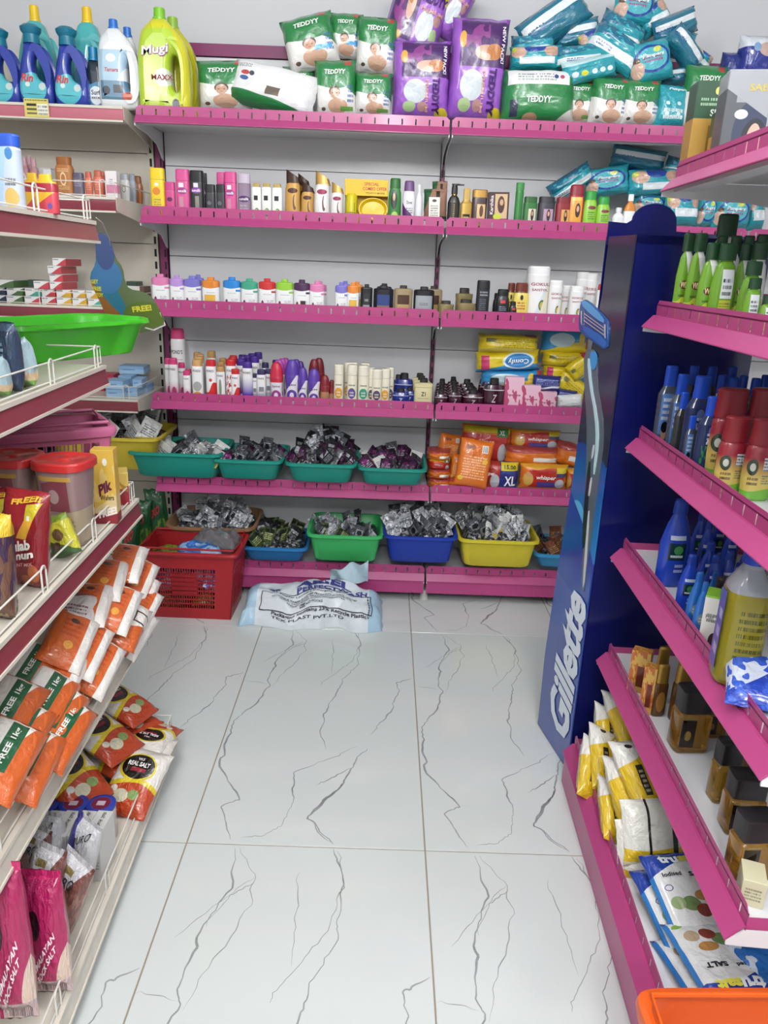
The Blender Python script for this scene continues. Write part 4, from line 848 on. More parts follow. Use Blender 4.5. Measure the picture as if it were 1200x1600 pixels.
pF = pam('pF', 36, (('l',0,.3,.6,.3,2,'e2eef0'),('e',-.2,.5,.14,.09,'dfeef0'),('e',.15,.5,.14,.09,'dfeef0'),('e',-.2,.26,.14,.09,'dfeef0'),('e',.15,.26,.14,.09,'dfeef0')), [('Pampers',.1,.82,.6,.07,'eef4f6',0,.03,.2)])
G = 'turquoise diaper packs heaped on the top shelf'; t_ = 'turquoise diaper pack '
PL = [(pD,812,925,-2,60,.10,-33,'dark stripe, rolled diagonally at upper left of the heap'),(pD,866,940,28,72,.12,-10,'in shadow behind the diagonal one'),(pD,886,955,30,62,.13,5,'with a white band, back row'),
 (pA,800,870,50,88,.10,0,'round-ended, left edge of the heap'),(pE,798,880,67,108,.06,0,'lying flat directly above the wide green pack'),(pA,868,960,66,100,.05,-6,'with white end label, lying flat, centre left'),
 (pC,880,970,85,125,.02,-12,'with yellow dot, sagging at the front'),(pA,922,1012,44,100,.04,34,'with long white stripe slanting down right'),(pA,935,1012,20,80,.09,25,'behind the striped slanting one'),
 (pB,962,1030,-30,38,.12,4,'at the very top with big blue oval'),(pE,1000,1052,0,50,.14,-30,'dim, wedged at the top right of the heap'),(pD,1022,1098,16,58,.10,-22,'dark with white band pointing up right'),
 (pD,1040,1112,52,94,.06,44,'dark with white stripe slanting down right'),(pE,1080,1118,74,104,.09,30,'small end peeping out at far right'),(pB,986,1056,58,128,.02,-14,'standing with dark blue heart print'),
 (pD,1030,1078,104,134,.08,-8,'dark, low behind the small standing one'),(pA,1050,1090,40,90,.14,15,'in the back row at the right'),(pF,1027,1078,128,199,-.01,2,'small, standing between the green packs'),(pE,905,950,40,75,.10,-25,'crumpled, in the middle back of the heap')]
for t, x0, x1, y0, y1, r, an, lb in PL: facebag(t, 'diaper_pack', x0, x1, y0, y1, YT+r, t_+lb, 'pack', .08, an, rnd.uniform(-14, 10), rnd.uniform(-12, 12), G)
G = 'turquoise diaper packs on the second shelf'
YS = YF+.08
for t, x0, x1, y0, y1, r, an, lb in [(pD,955,1050,228,265,.12,6,'dark, lying flat highest under the shelf'),(pA,858,932,268,300,.08,-32,'leaning over the green bottles'),(pB,918,988,258,306,.07,-8,'with blue circle, behind the lime bottles'),
   (pE,960,1012,262,292,.13,4,'dim, wedged between others on the shelf'),(pE,984,1066,262,304,.06,-4,'with baby print and white band, second shelf'),(pA,1044,1082,244,274,.10,12,'peeping out beneath the right shelf'),(pB,990,1046,300,334,.10,2,'behind the rounded blue display top'),
   (pE,1042,1098,300,352,.05,0,'standing with large baby face print'),(pB,1092,1124,300,354,.06,0,'narrow, beside the baby face one'),(pB,1120,1180,300,358,.04,2,'wide with blue curves near the right edge'),(pE,1170,1200,296,360,.08,-3,'last one at the right edge')]:
    facebag(t, 'diaper_pack', x0, x1, y0, y1, YS+r, t_+lb, 'pack', .08, an, rnd.uniform(-10, 8), rnd.uniform(-10, 10), G)
navyb = bag_tpl('navyb', mat('232f86', .28, bump=.3, bscale=7, coat=.5, zones=(('r',.1,.86,1.2,.3,'d7dbe4'),('e',.2,.66,.5,.3,'c7a9a0'),('e',-.1,.7,.2,.2,'7fa2c8'))), seed=41)
facebag(bag_tpl('navyc', mat('22307a', .28, bump=.4, bscale=7, coat=.5), seed=42), 'diaper_pack', 1132, 1166, 78, 130, YT+.02, 'small plain navy pack beside the right-hand navy one', 'pack', .08, 2)
facebag(navyb, 'diaper_pack', 1160, 1215, 50, 125, YT, 'navy pack with white top and printed picture, right edge', 'pack', .10, 2)
# price tag on the cream shelf
tg = box_tpl('ptag', mat('d8c96a', .5, zones=(('r',-.2,.66,.4,.14,'2a2a22'),('r',-.2,.42,.4,.12,'5a553a'),('r',-.2,.2,.4,.1,'6a6548'),('r',.25,.42,.44,.62,'e9e6d8'),('l',.25,.42,.4,.6,3,'8c8a80'),('l',0,.93,.9,.1,1,'4a4632'))), bev=.01)
facebag(tg, 'price_tag', 38, 76, 154, 183, 3.062, 'small yellow printed price tag clipped to the cream top shelf', 'tag', .002, 1.5)

# ================================================================ tubs of sachets
def tub(x0, x1, pyr, pyb, Y, d, col, label, pex=8, pxb=None, taper=.88, name='tub', rough=.4, rim=.012, dz=0):
    """open plastic tub; rim from pixel x0 to x1 at row pyr, foot at row pyb, front at distance Y"""
    a, b = P(x0, pyr, y=Y), P(x1, pyr, y=Y); w = b.x-a.x-2*rim; zt = (a.z+b.z)/2; zb = P((x0+x1)/2, pyb, y=Y+.012).z+dz; h = zt-zb
    m = MB(); n = 48; p = pex; W2, D2 = w/2, d/2
    def R(f, z, e=0): return ring(W2*f+e, D2*f+e, z, p, n)
    m.rings([R(taper, .004, -.006), R(taper, .010), R(.995, h-.016), R(1, h-.010, rim*.8), R(1, h-.012, rim), R(1, h-.002, rim), R(1, h, rim-.004), R(1, h, .001), R(1, h-.004, -.003), R(taper, .008, -.004)])
    o = thing(name, label, 'tub', mtx(((a.x+b.x)/2, Y+d/2+rim, zb)))
    link('shell', m.mesh('shell', mat(col, rough, spec=.45, bump=.02, bscale=90)), o)
    return o, Vector(((a.x+b.x)/2, Y+d/2+rim, zb)), w, d, h
def sach(key, col, zones, metal=.85, rough=.3): return bag_tpl('s'+key, mat(col, rough, metal, bump=.5, bscale=6, zones=zones), seed=len(key)+50, nu=4, nv=6, seal=.12, wr=.35)
sSil = sach('sil', 'b4b7bb', (('l',0,.5,.7,.5,5,'4a4d55'),('r',0,.5,1.2,.12,'6e7278')))
sDrk = sach('drk', '54565c', (('l',0,.5,.7,.5,5,'c2c4c8'),('e',0,.5,.5,.3,'24262c')), .7)
sPur = sach('pur', '3d1f3a', (('l',0,.5,.7,.4,4,'b9a6b8'),('e',0,.7,.5,.2,'7d2f6e')), .6)
sWht = sach('wht', 'd5d5d2', (('l',0,.5,.7,.5,5,'5c5f6a'),('w',.2,.4,0,1,0,-1,'c9b352')), .2)
sBlk = sach('blk', '232327', (('r',0,.6,.7,.2,'9da0a6'),('l',0,.3,.7,.3,4,'8a8c92')), .6)
sGrn = sach('grn', '4b5a35', (('l',0,.5,.7,.4,4,'b9c08a'),('r',0,.8,.8,.2,'1f2a1c')), .5)
sBrn = sach('brn', '6b3a22', (('l',0,.5,.7,.4,4,'b08a5a'),), .4)
heapm = mat('4a4c50', .38, .5, bump=1.0, bscale=45, zones=(('n',0,0,9,9,60,.52,'a9abb0'),('n',0,0,9,9,90,.6,'1a1a1e')), bdist=.03)
def heap(o, c, w, d, h, kinds, n, peak, label, size=(.055, .075), fill=.7, lean=45, seed=1, base=None, grp=None, lift=0):
    R = random.Random(seed)
    m = MB(); nx, ny = 16, 12; V = []
    f = .92; z0 = h*fill
    def hz(u, v): return z0+max(0, peak-.015)*max(0, 1-abs(u)**2.2)*max(0, 1-abs(v)**2.2)
    for j in range(ny+1):
        for i in range(nx+1):
            u, v = -1+2*i/nx, -1+2*j/ny
            q = noise.noise(Vector((u*7+seed, v*6, 2)))*.018
            V.append((u*w/2*f*.95, v*d/2*f*.95, hz(u, v)+(q if abs(u) < .98 and abs(v) < .98 else -.02)))
    m.add(V, [(j*(nx+1)+i, j*(nx+1)+i+1, (j+1)*(nx+1)+i+1, (j+1)*(nx+1)+i) for j in range(ny) for i in range(nx)])
    hp = link('sachet_heap', m.mesh('sachet_heap', base or heapm, ang=25), None, mtx(c))
    tag(hp, 'loose '+label+', the packed ones underneath', 'sachets', kind='stuff')
    for k in range(n):
        u, v = R.uniform(-.88, .88), R.uniform(-.9, .85)
        if k % 3 == 0: v = R.uniform(-.9, -.3)
        sw, sh_ = size[0]*R.uniform(.85, 1.1), size[1]*R.uniform(.85, 1.1)
        z = hz(u, v)+lift+R.uniform(-.012, .006)
        M = Matrix.Translation((c.x+u*w/2*.9, c.y+v*d/2*.9, c.z+z)) @ Euler((rad(-R.uniform(5, lean)), rad(R.uniform(-40, 40)), rad(R.uniform(-60, 60)))).to_matrix().to_4x4() @ Matrix.Translation((0, 0, -.010)) @ Matrix.Diagonal((sw, .007, sh_, 1))
        s = link('sachet', R.choice(kinds)[0][1], None, M)
        tag(s, label, 'sachet', grp or label)
YR = 3.0
# fifth shelf: four teal trays
TL = '1f8f80'
tr = []
for x0, x1, pr, pb, lb in ((195,346,709,749,'leftmost teal tray, holding white sachets'),(330,441,720,752,'second teal tray, grey sachets'),(443,558,726,757,'third teal tray under the black sachet heap'),(558,669,733,761,'fourth teal tray, next to the orange packs')):
    tr.append(tub(x0, x1, pr, pb, YR+.005, .30 if x0 > 300 else .30, TL, lb+', on the fifth shelf', name='tray', pex=9))
heap(*tr[0], [sWht, sWht, sSil, sDrk], 20, .03, 'white and yellow sachet in the leftmost teal tray', (.07, .09), .62, 75, 3)
heap(*tr[1], [sSil, sDrk, sDrk, sPur], 26, .045, 'grey sachet in the second teal tray', (.055, .075), .62, 60, 4)
heap(*tr[2], [sBlk, sBlk, sPur, sSil, sDrk], 56, .115, 'black and silver sachet in the tall heap of the third teal tray', (.055, .07), .7, 40, 5)
heap(*tr[3], [sPur, sPur, sDrk, sWht], 26, .035, 'dark purple sachet in the fourth teal tray', (.055, .075), .7, 65, 6)
# bottom shelf
bb = tub(252, 397, 826, 849, YR+.03, .30, '8f6a4c', 'brown basin behind the red basket, bottom shelf', name='basin', pex=6)
heap(*bb, [sSil, sSil, sDrk], 26, .05, 'silver sachet in the brown basin', (.06, .08), .8, 60, 7)
b2 = tub(374, 481, 857, 880, YR+.02, .26, '2c78b4', 'blue tray between the red basket and the green tub', name='tray')
heap(*b2, [sGrn, sBlk, sBlk, sGrn], 26, .06, 'green and black sachet in the blue tray', (.055, .075), .75, 40, 8)
b3 = tub(477, 600, 838, 881, YR, .30, '41b566', 'green tub left of the dark blue one, bottom shelf')
heap(*b3, [sDrk, sGrn, sSil], 26, .03, 'dull green sachet in the green tub', (.05, .07), .72, 40, 9)
b4 = tub(598, 718, 840, 883, YR+.005, .30, '1f3ca4', 'dark blue tub with silver sachets, bottom shelf')
heap(*b4, [sSil, sSil, sDrk], 38, .07, 'silver sachet in the dark blue tub', (.06, .08), .9, 35, 10)
b5 = tub(716, 847, 846, 890, YR-.005, .30, 'd0bf33', 'yellow tub right of the dark blue one, bottom shelf')
heap(*b5, [sSil, sSil, sDrk, sWht], 38, .07, 'silver sachet in the yellow tub on the bottom shelf', (.06, .08), .95, 35, 11)
b6 = tub(835, 960, 869, 891, YR+.03, .26, '3a93c4', 'light blue tray half hidden by the razor display', name='tray')
heap(*b6, [sBrn, sBrn, sDrk], 16, .06, 'brown sachet in the light blue tray', (.055, .075), .75, 40, 12)
# cream unit: yellow tub and small blue tray
yt = tub(64, 246, 684, 736, YF-.04, .33, 'cdb63a', 'large yellow tub on the cream shelving behind the pink basket')
heap(*yt, [sWht, sSil, sSil], 22, .035, 'white and silver sachet in the large yellow tub', (.075, .10), .86, 30, 13)
bt = tub(30, 84, 707, 725, YF-.06, .18, '2c78b4', 'little blue tray left of the large yellow tub', name='tray')
heap(*bt, [sSil, sDrk, sWht], 10, .06, 'silver sachet in the little blue tray', (.07, .09), .9, 50, 14)

# ================================================================ red basket and detergent sack on the floor
def basket(name, M, w, d, h, col, label, zone, taper=.90, t=.004, cells=(26, 8), plate=None, hand=True, rimh=.016, matx=None):
    o = thing(name, label, 'basket', M); m_ = matx or mat(col, .38, spec=.5)
    def wall(A, B, nx, nz, pl, part):
        # A, B: lower corners; upper corners widen by the taper
        mb = MB()
        def pt(u, v, off):
            f = taper+(1-taper)*v
            x, y = A[0]+(B[0]-A[0])*u, A[1]+(B[1]-A[1])*u
            nx_, ny_ = (B[1]-A[1]), -(B[0]-A[0]); L = math.hypot(nx_, ny_)
            return (x*f+nx_/L*off, y*f+ny_/L*off, v*h)
        def pane(u0, u1, v0, v1):
            vs = [pt(u0,v0,0),pt(u1,v0,0),pt(u1,v0,-t),pt(u0,v0,-t),pt(u0,v1,0),pt(u1,v1,0),pt(u1,v1,-t),pt(u0,v1,-t)]
            mb.add(vs, [(0,3,2,1),(4,5,6,7),(0,1,5,4),(1,2,6,5),(2,3,7,6),(3,0,4,7)])
        u0, u1, v0, v1 = zone
        pane(0, 1, 0, v0); pane(0, 1, v1, 1); pane(0, u0, v0, v1); pane(u1, 1, v0, v1)
        for i in range(1, nx): u = u0+(u1-u0)*i/nx; pane(u-.0045, u+.0045, v0, v1)
        for j in range(1, nz): v = v0+(v1-v0)*j/nz; pane(u0, u1, v-.010, v+.010)
        if pl: pane(*pl)
        link(part, mb.mesh(part, m_, False), o)
    W2, D2 = w/2, d/2
    wall((-W2, -D2), (W2, -D2), cells[0], cells[1], plate, 'front_wall')
    wall((W2, -D2), (W2, D2), int(cells[0]*d/w), cells[1], None, 'side_wall')
    wall((W2, D2), (-W2, D2), cells[0], cells[1], None, 'back_wall')
    wall((-W2, D2), (-W2, -D2), int(cells[0]*d/w), cells[1], None, 'side_wall')
    link('bottom', MB().box((-W2*taper, -D2*taper, 0), (W2*taper, D2*taper, .004)).mesh('bottom', m_, False), o)
    r = MB(); n = 48
    r.rings([ring(W2+a, D2+a, z, 14, n) for a, z in ((-.003,h-rimh),(.010,h-rimh),(.014,h-rimh*.4),(.012,h),(.004,h+.003),(-.004,h),(-.004,h-rimh))]+[ring(W2-.003, D2-.003, h-rimh, 14, n)], cap0=False, cap1=False)
    link('rim', r.mesh('rim', m_), o)
    if hand:
        for s in (-1, 1):
            hb = MB(); hb.tube([(-W2*.98, s*.02, h+.004), (-W2*.96, s*(D2-.01), h+.012), (W2*.96, s*(D2-.01), h+.012), (W2*.98, s*.02, h+.004)], .0045, 8)
            link('handle', hb.mesh('handle', m_), o)
    return o
a, b = P(229, 965, z=0), P(360, 970, z=0)
bw = P(386, 868, y=2.79).x-P(224, 860, y=2.79).x-.02; bd = .25; bh = .292
BC = Vector(((a.x+b.x)/2+.006, 2.80+bd/2, 0))
rb = basket('shopping_basket', mtx(BC, (0, 0, rad(-1))), bw, bd, bh, 'a8252c', 'red perforated plastic shopping basket standing on the floor', (.10, .80, .16, .76), .86, plate=(.31, .60, .36, .70), cells=(26, 9))
clr = mat('d8dde2', .08, bump=.8, bscale=8, trans=.8, ior=1.2, coat=.6)
bluew = bag_tpl('bluew', mat('2f6fbf', .22, bump=.7, bscale=6, coat=.6, zones=(('n',0,.5,2,1.4,4,.55,'8fb4dc'),)), seed=61, wr=.4)
clrb = bag_tpl('clrb', clr, seed=62, wr=.7, nu=18, nv=18)
grnp = bag_tpl('grnp', mat('7f9a2c', .3, bump=.5, bscale=6, coat=.5, zones=(('n',0,.5,2,1.4,4,.55,'2f4a28'),)), seed=63, wr=.3)
prpp = bag_tpl('prpp', mat('4f4a9c', .3, bump=.5, bscale=6, zones=(('n',0,.5,2,1.4,5,.5,'b9bcd8'),)), seed=64, wr=.3)
def lay(tpl, name, label, cat, c, dims, rz=0, rx=-90, ry=0, grp=None):
    """pack lying down: its face turned up"""
    M = Matrix.Translation(c) @ Euler((0, 0, rad(rz))).to_matrix().to_4x4() @ Euler((rad(rx), rad(ry), 0)).to_matrix().to_4x4() @ Matrix.Diagonal((dims[0], dims[1], dims[2], 1)) @ Matrix.Translation((0, 0, -.5))
    return put(tpl, name, label, cat, M, grp)
def V3(o, x, y, z): return Vector((BC.x+x, BC.y+y, z))
lay(bluew, 'wrapped_pack', 'blue and white wrapped pack lying in the red basket', 'pack', V3(0, .03, -.035, .262), (.19, .08, .13), 12)
lay(clrb, 'plastic_bag', 'crumpled clear plastic bag on top of the red basket', 'bag', V3(0, .09, .03, .285), (.20, .09, .13), -10)
lay(grnp, 'packet', 'green packet in the left half of the red basket', 'packet', V3(0, -.10, -.01, .240), (.12, .05, .15), 35)
lay(grnp, 'packet', 'dark green packet at the back left of the red basket', 'packet', V3(0, -.12, .05, .19), (.10, .07, .12), 100)
for i, (x, y) in enumerate(((-.10, -.02), (.0, .02), (.09, -.02))):
    lay(prpp, 'packet', 'violet packet seen through the grid of the red basket, '+['left', 'middle', 'right'][i], 'packet', V3(0, x, y, .15), (.13, .10, .18), 10*i, grp='violet packets in the red basket')
for i, (x, y) in enumerate(((-.09, .0), (.06, .01))):
    lay(grnp, 'packet', 'packet at the bottom of the red basket, '+['left', 'right'][i], 'packet', V3(0, x, y, .055), (.16, .09, .19), 15*i, grp='packets at the bottom of the red basket')
# sack
def sack():
    nu, nv = 40, 30; key = 'sack'
    pA_, pB_ = P(374, 972, z=0), P(598, 985, z=0)
    w = pB_.x-pA_.x; mx = (pA_.x+pB_.x)/2
    def S(u, v, s=0):
        # u across -.5...5, v from the front hem (0) over the top to the back (1)
        th = v*1.0
        y = 2.755+.30*v
        z = .132*math.sin(pi*min(1, v*1.05))**.5*(1-abs(2*u)**9)**.5 if 0 < v < .95 else .0
        z *= 1+.12*math.sin(u*9+1)-.22*math.exp(-((u+.12)/.07)**2)*max(0, 1-v*2.2)
        y += .018*math.sin(u*13)*max(0, 1-v*3)
        z += .022*noise.noise(Vector((u*6, v*5, 3)))*(1 if .05 < v < .95 else .2)+.008*noise.noise(Vector((u*16, v*14, 7)))
        y += .02*noise.noise(Vector((u*8, v*2, 9)))
        x = mx+u*w*(1-.02*math.sin(v*3))+.006*noise.noise(Vector((u*3, v*9, 1)))
        return (x, y, max(z, .003)+.0)
    return S, nu, nv, w, mx
S, nu, nv, w, mx = sack()
m = MB(); V = []
for j in range(nv+1):
    for i in range(nu+1): V.append(S(-.5+i/nu, j/nv))
F = [(j*(nu+1)+i, j*(nu+1)+i+1, (j+1)*(nu+1)+i+1, (j+1)*(nu+1)+i) for j in range(nv) for i in range(nu)]
bm_ = len(V); V += [(x, y, .001) for x, y, z in V[:]]
m.add(V, F+[tuple(bm_+k for k in f[::-1]) for f in F])
# closing skirt
edge = [i for i in range(nu+1)]+[(j)*(nu+1)+nu for j in range(1, nv+1)]+[nv*(nu+1)+i for i in range(nu-1, -1, -1)]+[j*(nu+1) for j in range(nv-1, 0, -1)]
for a_, b_ in zip(edge, edge[1:]+edge[:1]): m.f.append((a_, bm_+a_, bm_+b_, b_)); m.m.append(0)
sk = thing('detergent_sack', 'white and pale blue woven sack slumped on the floor beside the red basket', 'sack')
xa, xb = mx-.5*w, mx+.5*w
link('sack_body', m.mesh('sack_body', mat('dde3e8', .42, bump=.5, bscale=16, coat=.25, bdist=.015, zones=(('r',xa,2.9,.13,.8,'a9c8dc'),('r',xb,2.9,.12,.8,'a9c8dc')), axes='xy'), ang=70), sk)
fl = MB(); V = []; fu, fv = 16, 8
for j in range(fv+1):
    for i in range(fu+1):
        u, v = i/fu, j/fv
        a_ = P(515+60*u, 905-6*u, y=2.93); 
        V.append((a_.x, 2.96+.02*sin(u*9+v*3)-.02*v, .12+v*(.06+.05*u)+.006*sin(u*14)))
F = [(j*(fu+1)+i, j*(fu+1)+i+1, (j+1)*(fu+1)+i+1, (j+1)*(fu+1)+i) for j in range(fv) for i in range(fu)]
n0 = len(V); V += [(x, y+.006, z) for x, y, z in V]
fl.add(V, F+[tuple(n0+k for k in f[::-1]) for f in F])
edge = [i for i in range(fu+1)]+[j*(fu+1)+fu for j in range(1, fv+1)]+[fv*(fu+1)+i for i in range(fu-1, -1, -1)]+[j*(fu+1) for j in range(fv-1, 0, -1)]
for a_, b_ in zip(edge, edge[1:]+edge[:1]): fl.f.append((a_, n0+a_, n0+b_, b_)); fl.m.append(0)
link('sack_mouth', fl.mesh('sack_mouth', mat('c3dbe6', .42, bump=.5, bscale=16), ang=70), sk)['label'] = 'folded pale blue open end of the sack'
def sackS(x, z):       # x, z in unit of the sheet: u and v
    X, Y_, Z_ = S(x, z); return (X, Y_, Z_)
mb = MB(); cols = ['3b3f86', '2c2f36', '3a3d44']; M_ = [mat(c, .5) for c in cols]
def stext(s, u, v, wu, hv, ci, rot=0, bold=.02):
    vs, fs, _ = text2d(s, bold); c, q_ = cos(rad(rot)), sin(rad(rot)); out = []; v *= .66; hv *= .66; v += .01
    for x, y in vs:
        X, Y_ = x*wu, y*hv
        p_ = S(u+c*X-q_*Y_*.6, v+q_*X*1.6+c*Y_); out.append((p_[0], p_[1]-.0025, p_[2]+.0035))
    mb.add(out, fs, ci)
stext('ARIEL', .08, .66, .40, .16, 0, 0, .05); stext('PERFECTWASH', .14, .50, .50, .09, 0, 0, .04)
stext('Powder Laundry Detergent   P&G', .0, .42, .46, .035, 1); stext('PROCTER & GAMBLE HOME PRODUCTS PRIVATE LIMITED', .02, .36, .60, .03, 1)
stext('PLAZA, CARDINAL GRACIAS ROAD, CHAKALA', .03, .31, .50, .03, 1); stext('ANDHERI (EAST) MUMBAI MAHARASHTRA', .03, .26, .40, .03, 1)
stext('USE NO HOOKS', .0, .20, .16, .035, 2); stext('Packaging contains 23% Recycle Plastic', .06, .085, .66, .05, 1, 0, .03); stext('TEX PLAST PVT.LTD', -.02, .035, .5, .025, 1)
stext('24503902', .40, .27, .16, .03, 1, -90)
for a0, b0, a1, b1 in ((-.36,.12,.42,.125),(-.36,.46,.42,.46),(-.36,.12,-.36,.46),(.42,.12,.42,.46),(-.08,.175,-.04,.175),(-.08,.225,-.04,.225)):
    n = 24; out = []; 
    for k in range(n+1):
        for s_ in (-1, 1):
            du, dv = (0, .004*s_) if a0 != a1 else (.003*s_, 0)
            p_ = S(a0+(a1-a0)*k/n+du, (b0+(b1-b0)*k/n)*.66+.01+dv); out.append((p_[0], p_[1]-.0025, p_[2]+.003))
    mb.add(out, [(2*k, 2*k+1, 2*k+3, 2*k+2) for k in range(n)], 2)
for k in range(10):      # star burst left of the word
    a_ = 2*pi*k/10; c0 = (-.27, .38); out = []
    for du, dv in ((0, 0), (.055*cos(a_), .05*sin(a_)), (.03*cos(a_+.45), .03*sin(a_+.45))):
        p_ = S(c0[0]+du, c0[1]+dv); out.append((p_[0], p_[1]-.0025, p_[2]+.0035))
    mb.add(out, [(0, 2, 1)], 0)
link('lettering', mb.mesh('lettering', M_, False), sk)

# black flat packs stacked on the cream unit
bk = bag_tpl('bk', mat('17161a', .4, bump=.4, bscale=6), seed=66, seal=.02)
for i in range(5):
    c_ = P(34+i*2, 706-i*8, y=2.95)
    lay(bk, 'flat_pack', 'flat black pack, '+ORD[i]+' from the bottom of the stack behind the red-lidded jars', 'pack', c_, (.20, .022, .16), 8*((i*7) % 3-1), grp='flat black packs')

# ================================================================ goods on the cream wall unit
def st(items, zs, where, group=None, cat='bottle', side=None):
    """(design, x0, x1, top_px, y, label[, name[, rz]])"""
    for it in items:
        ds, x0, x1, top, y, lab = it[:6]; tpl, dr = DZ[ds]
        if side:
            for _ in range(60):
                w_ = (x1-x0)*mpp(y); c_ = P((x0+x1)/2, top+20, y=y)+Vector((0, w_*dr/2, 0))
                if depth_in(c_, side) >= w_*.52+.004: break
                y += .006
            if side[0] == 'R': y = min(y, 1.835-.5*(x1-x0)*mpp(y)*dr*2)
        a, b = P(x0, top+20, y=y), P(x1, top+20, y=y); w = b.x-a.x; dp = w*dr
        h = P((x0+x1)/2, top, y=y+dp*.3).z-zs; nm = it[6] if len(it) > 6 else NAME.get(ds, 'bottle')
        put(tpl, nm, (lab+' '+where).strip(), nm.split('_')[-1], mtx(((a.x+b.x)/2, y+dp/2, zs), (0, 0, rad(it[7]) if len(it) > 7 else rnd.uniform(-.1, .1)), (w*.98, dp, h)), group)
def crt(key, col, zones, texts=None, rough=.4): return box_tpl(key, mat(col, rough, zones=zones, coat=.15), texts)
def stc(tpl, x0, x1, top, y, zs, dp, lab, name='carton', rz=0, group=None, hh=None, cat=None, side=None):
    if side:
        for _ in range(60):
            if depth_in(P((x0+x1)/2, top+20, y=y)+Vector((0, dp/2, 0)), side) >= max(dp, (x1-x0)*mpp(y))*.6+.004: break
            y += .006
    a, b = P(x0, top+10, y=y), P(x1, top+10, y=y); w = b.x-a.x; h = hh or (P((x0+x1)/2, top, y=y).z-zs)
    return put(tpl, name, lab, cat or name.split('_')[-1], mtx(((a.x+b.x)/2, y+dp/2, zs), (0, 0, rad(rz)), (w*.985, dp, h)), group)
W2_ = 'on the cream shelf'
D('loreal', ([(0,.44),(.03,.48),(.7,.5),(.80,.42)],[(.80,.38),(.97,.40),(1,.37)]), 'b0733c', '9a5f30', 3, [('o',.0,.45,.34,.34,.5,'e8c9a0'),('l',0,.68,.6,.1,2,'e2b98a'),('l',0,.25,.6,.12,3,'e2b98a')])
D('gv', TUBE, '6b6476', '5b5568', 3, [('l',0,.6,.6,.3,4,'a49cb0')]); D('coral', CURV, 'c8684f', 'b95b45', 2.6, [('l',0,.5,.5,.4,5,'e3a48c')])
D('silv', CURV, 'c9c9c6', '9ea0a4', 2.6, [('o',0,.45,.34,.24,.4,'6a4d2c')]); D('steel', CURV, 'a2a8b2', '9299a4', 2.6); D('brown', CURV, '9a5c26', '8a5020', 2.6)
D('gpk', ([(0,.46),(.03,.5),(.7,.5),(.8,.36)],[(.8,.34),(1,.3)]), 'a87880', 'b08890', 2.4, [('e',-.1,.5,.7,.3,'c9b9b4'),('e',-.1,.5,.4,.16,'a8404c')])
for k in ('loreal','gv','coral','silv','steel','brown','gpk'): NAME[k] = 'shampoo_bottle' if k != 'gpk' else 'powder_bottle'
st([('gpk',27,44,246,3.12,'dusky pink bottle'),('gpk',39,50,243,3.2,'dusky pink bottle'),('gpk',46,58,248,3.1,'dusky pink bottle'),
    ('loreal',83,112,245,3.0,'tall bronze shampoo bottle with white script'),('gv',113,130,270,3.0,'grey violet shampoo bottle'),('coral',131,144,268,3.0,'coral shampoo bottle'),('coral',144,160,266,3.0,'coral shampoo bottle'),('coral',153,165,268,3.06,'coral shampoo bottle'),
    ('silv',185,202,271,3.14,'silver shampoo bottle with dark oval'),('steel',199,212,272,3.24,'slim steel-grey shampoo bottle'),('brown',207,222,275,3.34,'slim brown shampoo bottle, rightmost')], 1.595, W2_, 'bottles on the second cream shelf')
stc(crt('wpk', 'e8e2e4', (('r',0,.36,1.2,.3,'d78aa8'),('l',0,.6,.3,.3,4,'8a8aa0'))), 164, 182, 267, 3.02, 1.595, .03, 'slim white and pink carton between coral and silver bottles')
stc(crt('wgr', 'b9b4b4', (('r',.2,.7,.6,.5,'dcdcdc'),)), 60, 80, 262, 3.12, 1.595, .05, 'pale grey carton beside the bronze bottle on the cream shelf')
# toothpaste cartons
TPC = {'g': '4c6b3c', 't': '4aa08a', 'r': 'c2424c', 'y': 'd6a636', 'd': '27324a'}
def tpt(c): return crt('tp'+c, 'e6e6e4', (('w',.35,.9,.12,4,0,-1,TPC[c]),('r',-.25,.8,.4,.12,'8a8a92')))
CN = {'g': 'green', 't': 'teal', 'r': 'red', 'y': 'yellow', 'd': 'dark blue'}
zt = 1.2052
rows = [(0, [(-16,7,'d'),(8,34.5,'g'),(35.5,61,'r'),(62,85,'r'),(86,110,'y'),(111,134,'y'),(135,158,'t')]), (1, [(-16,7,'d'),(8,34.5,'g'),(35.5,61,'t'),(62,84,'r'),(85,109,'y'),(110,131,'y'),(132,153,'y')]),
        (2, [(-16,22,'g'),(52,77,'r'),(78,98,'r')]), (3, [(77,99,'r')]), (4, [(77,99,'r')]), (5, [(84,106,'r')])]
RN = ['bottom row', 'second row', 'third row', 'fourth level', 'fifth level', 'very top of the stack']
for lv, its in rows:
    for x0, x1, c in its:
        a, b = P(x0, 460, y=3.075), P(x1, 460, y=3.075); dpt = .15
        put(tpt(c), 'toothpaste_carton', f'white and {CN[c]} toothpaste carton, {RN[lv]} on the cream shelf', 'carton', mtx(((a.x+b.x)/2, 3.08+dpt/2+(.01*(lv % 2)), zt+lv*.0293), (0, 0, rad(rnd.uniform(-1.5, 1.5))), (b.x-a.x-.002, dpt, .0288)), 'toothpaste cartons stacked on the third cream shelf')
put(crt('dkgr', '2d4a3a', ()), 'toothpaste_carton', 'dark green carton lying on top of the left rear cartons', 'carton', mtx((P(45, 445, y=3.2).x, 3.24, zt+2*.0293), (0, 0, .3), (.09, .05, .028)))
put(tpt('g'), 'toothpaste_carton', 'grey-sided carton lying in the rear on the cream shelf', 'carton', mtx((P(36, 445, y=3.2).x-.03, 3.17, zt+2*.0293), (0, 0, 0), (.05, .12, .028)))
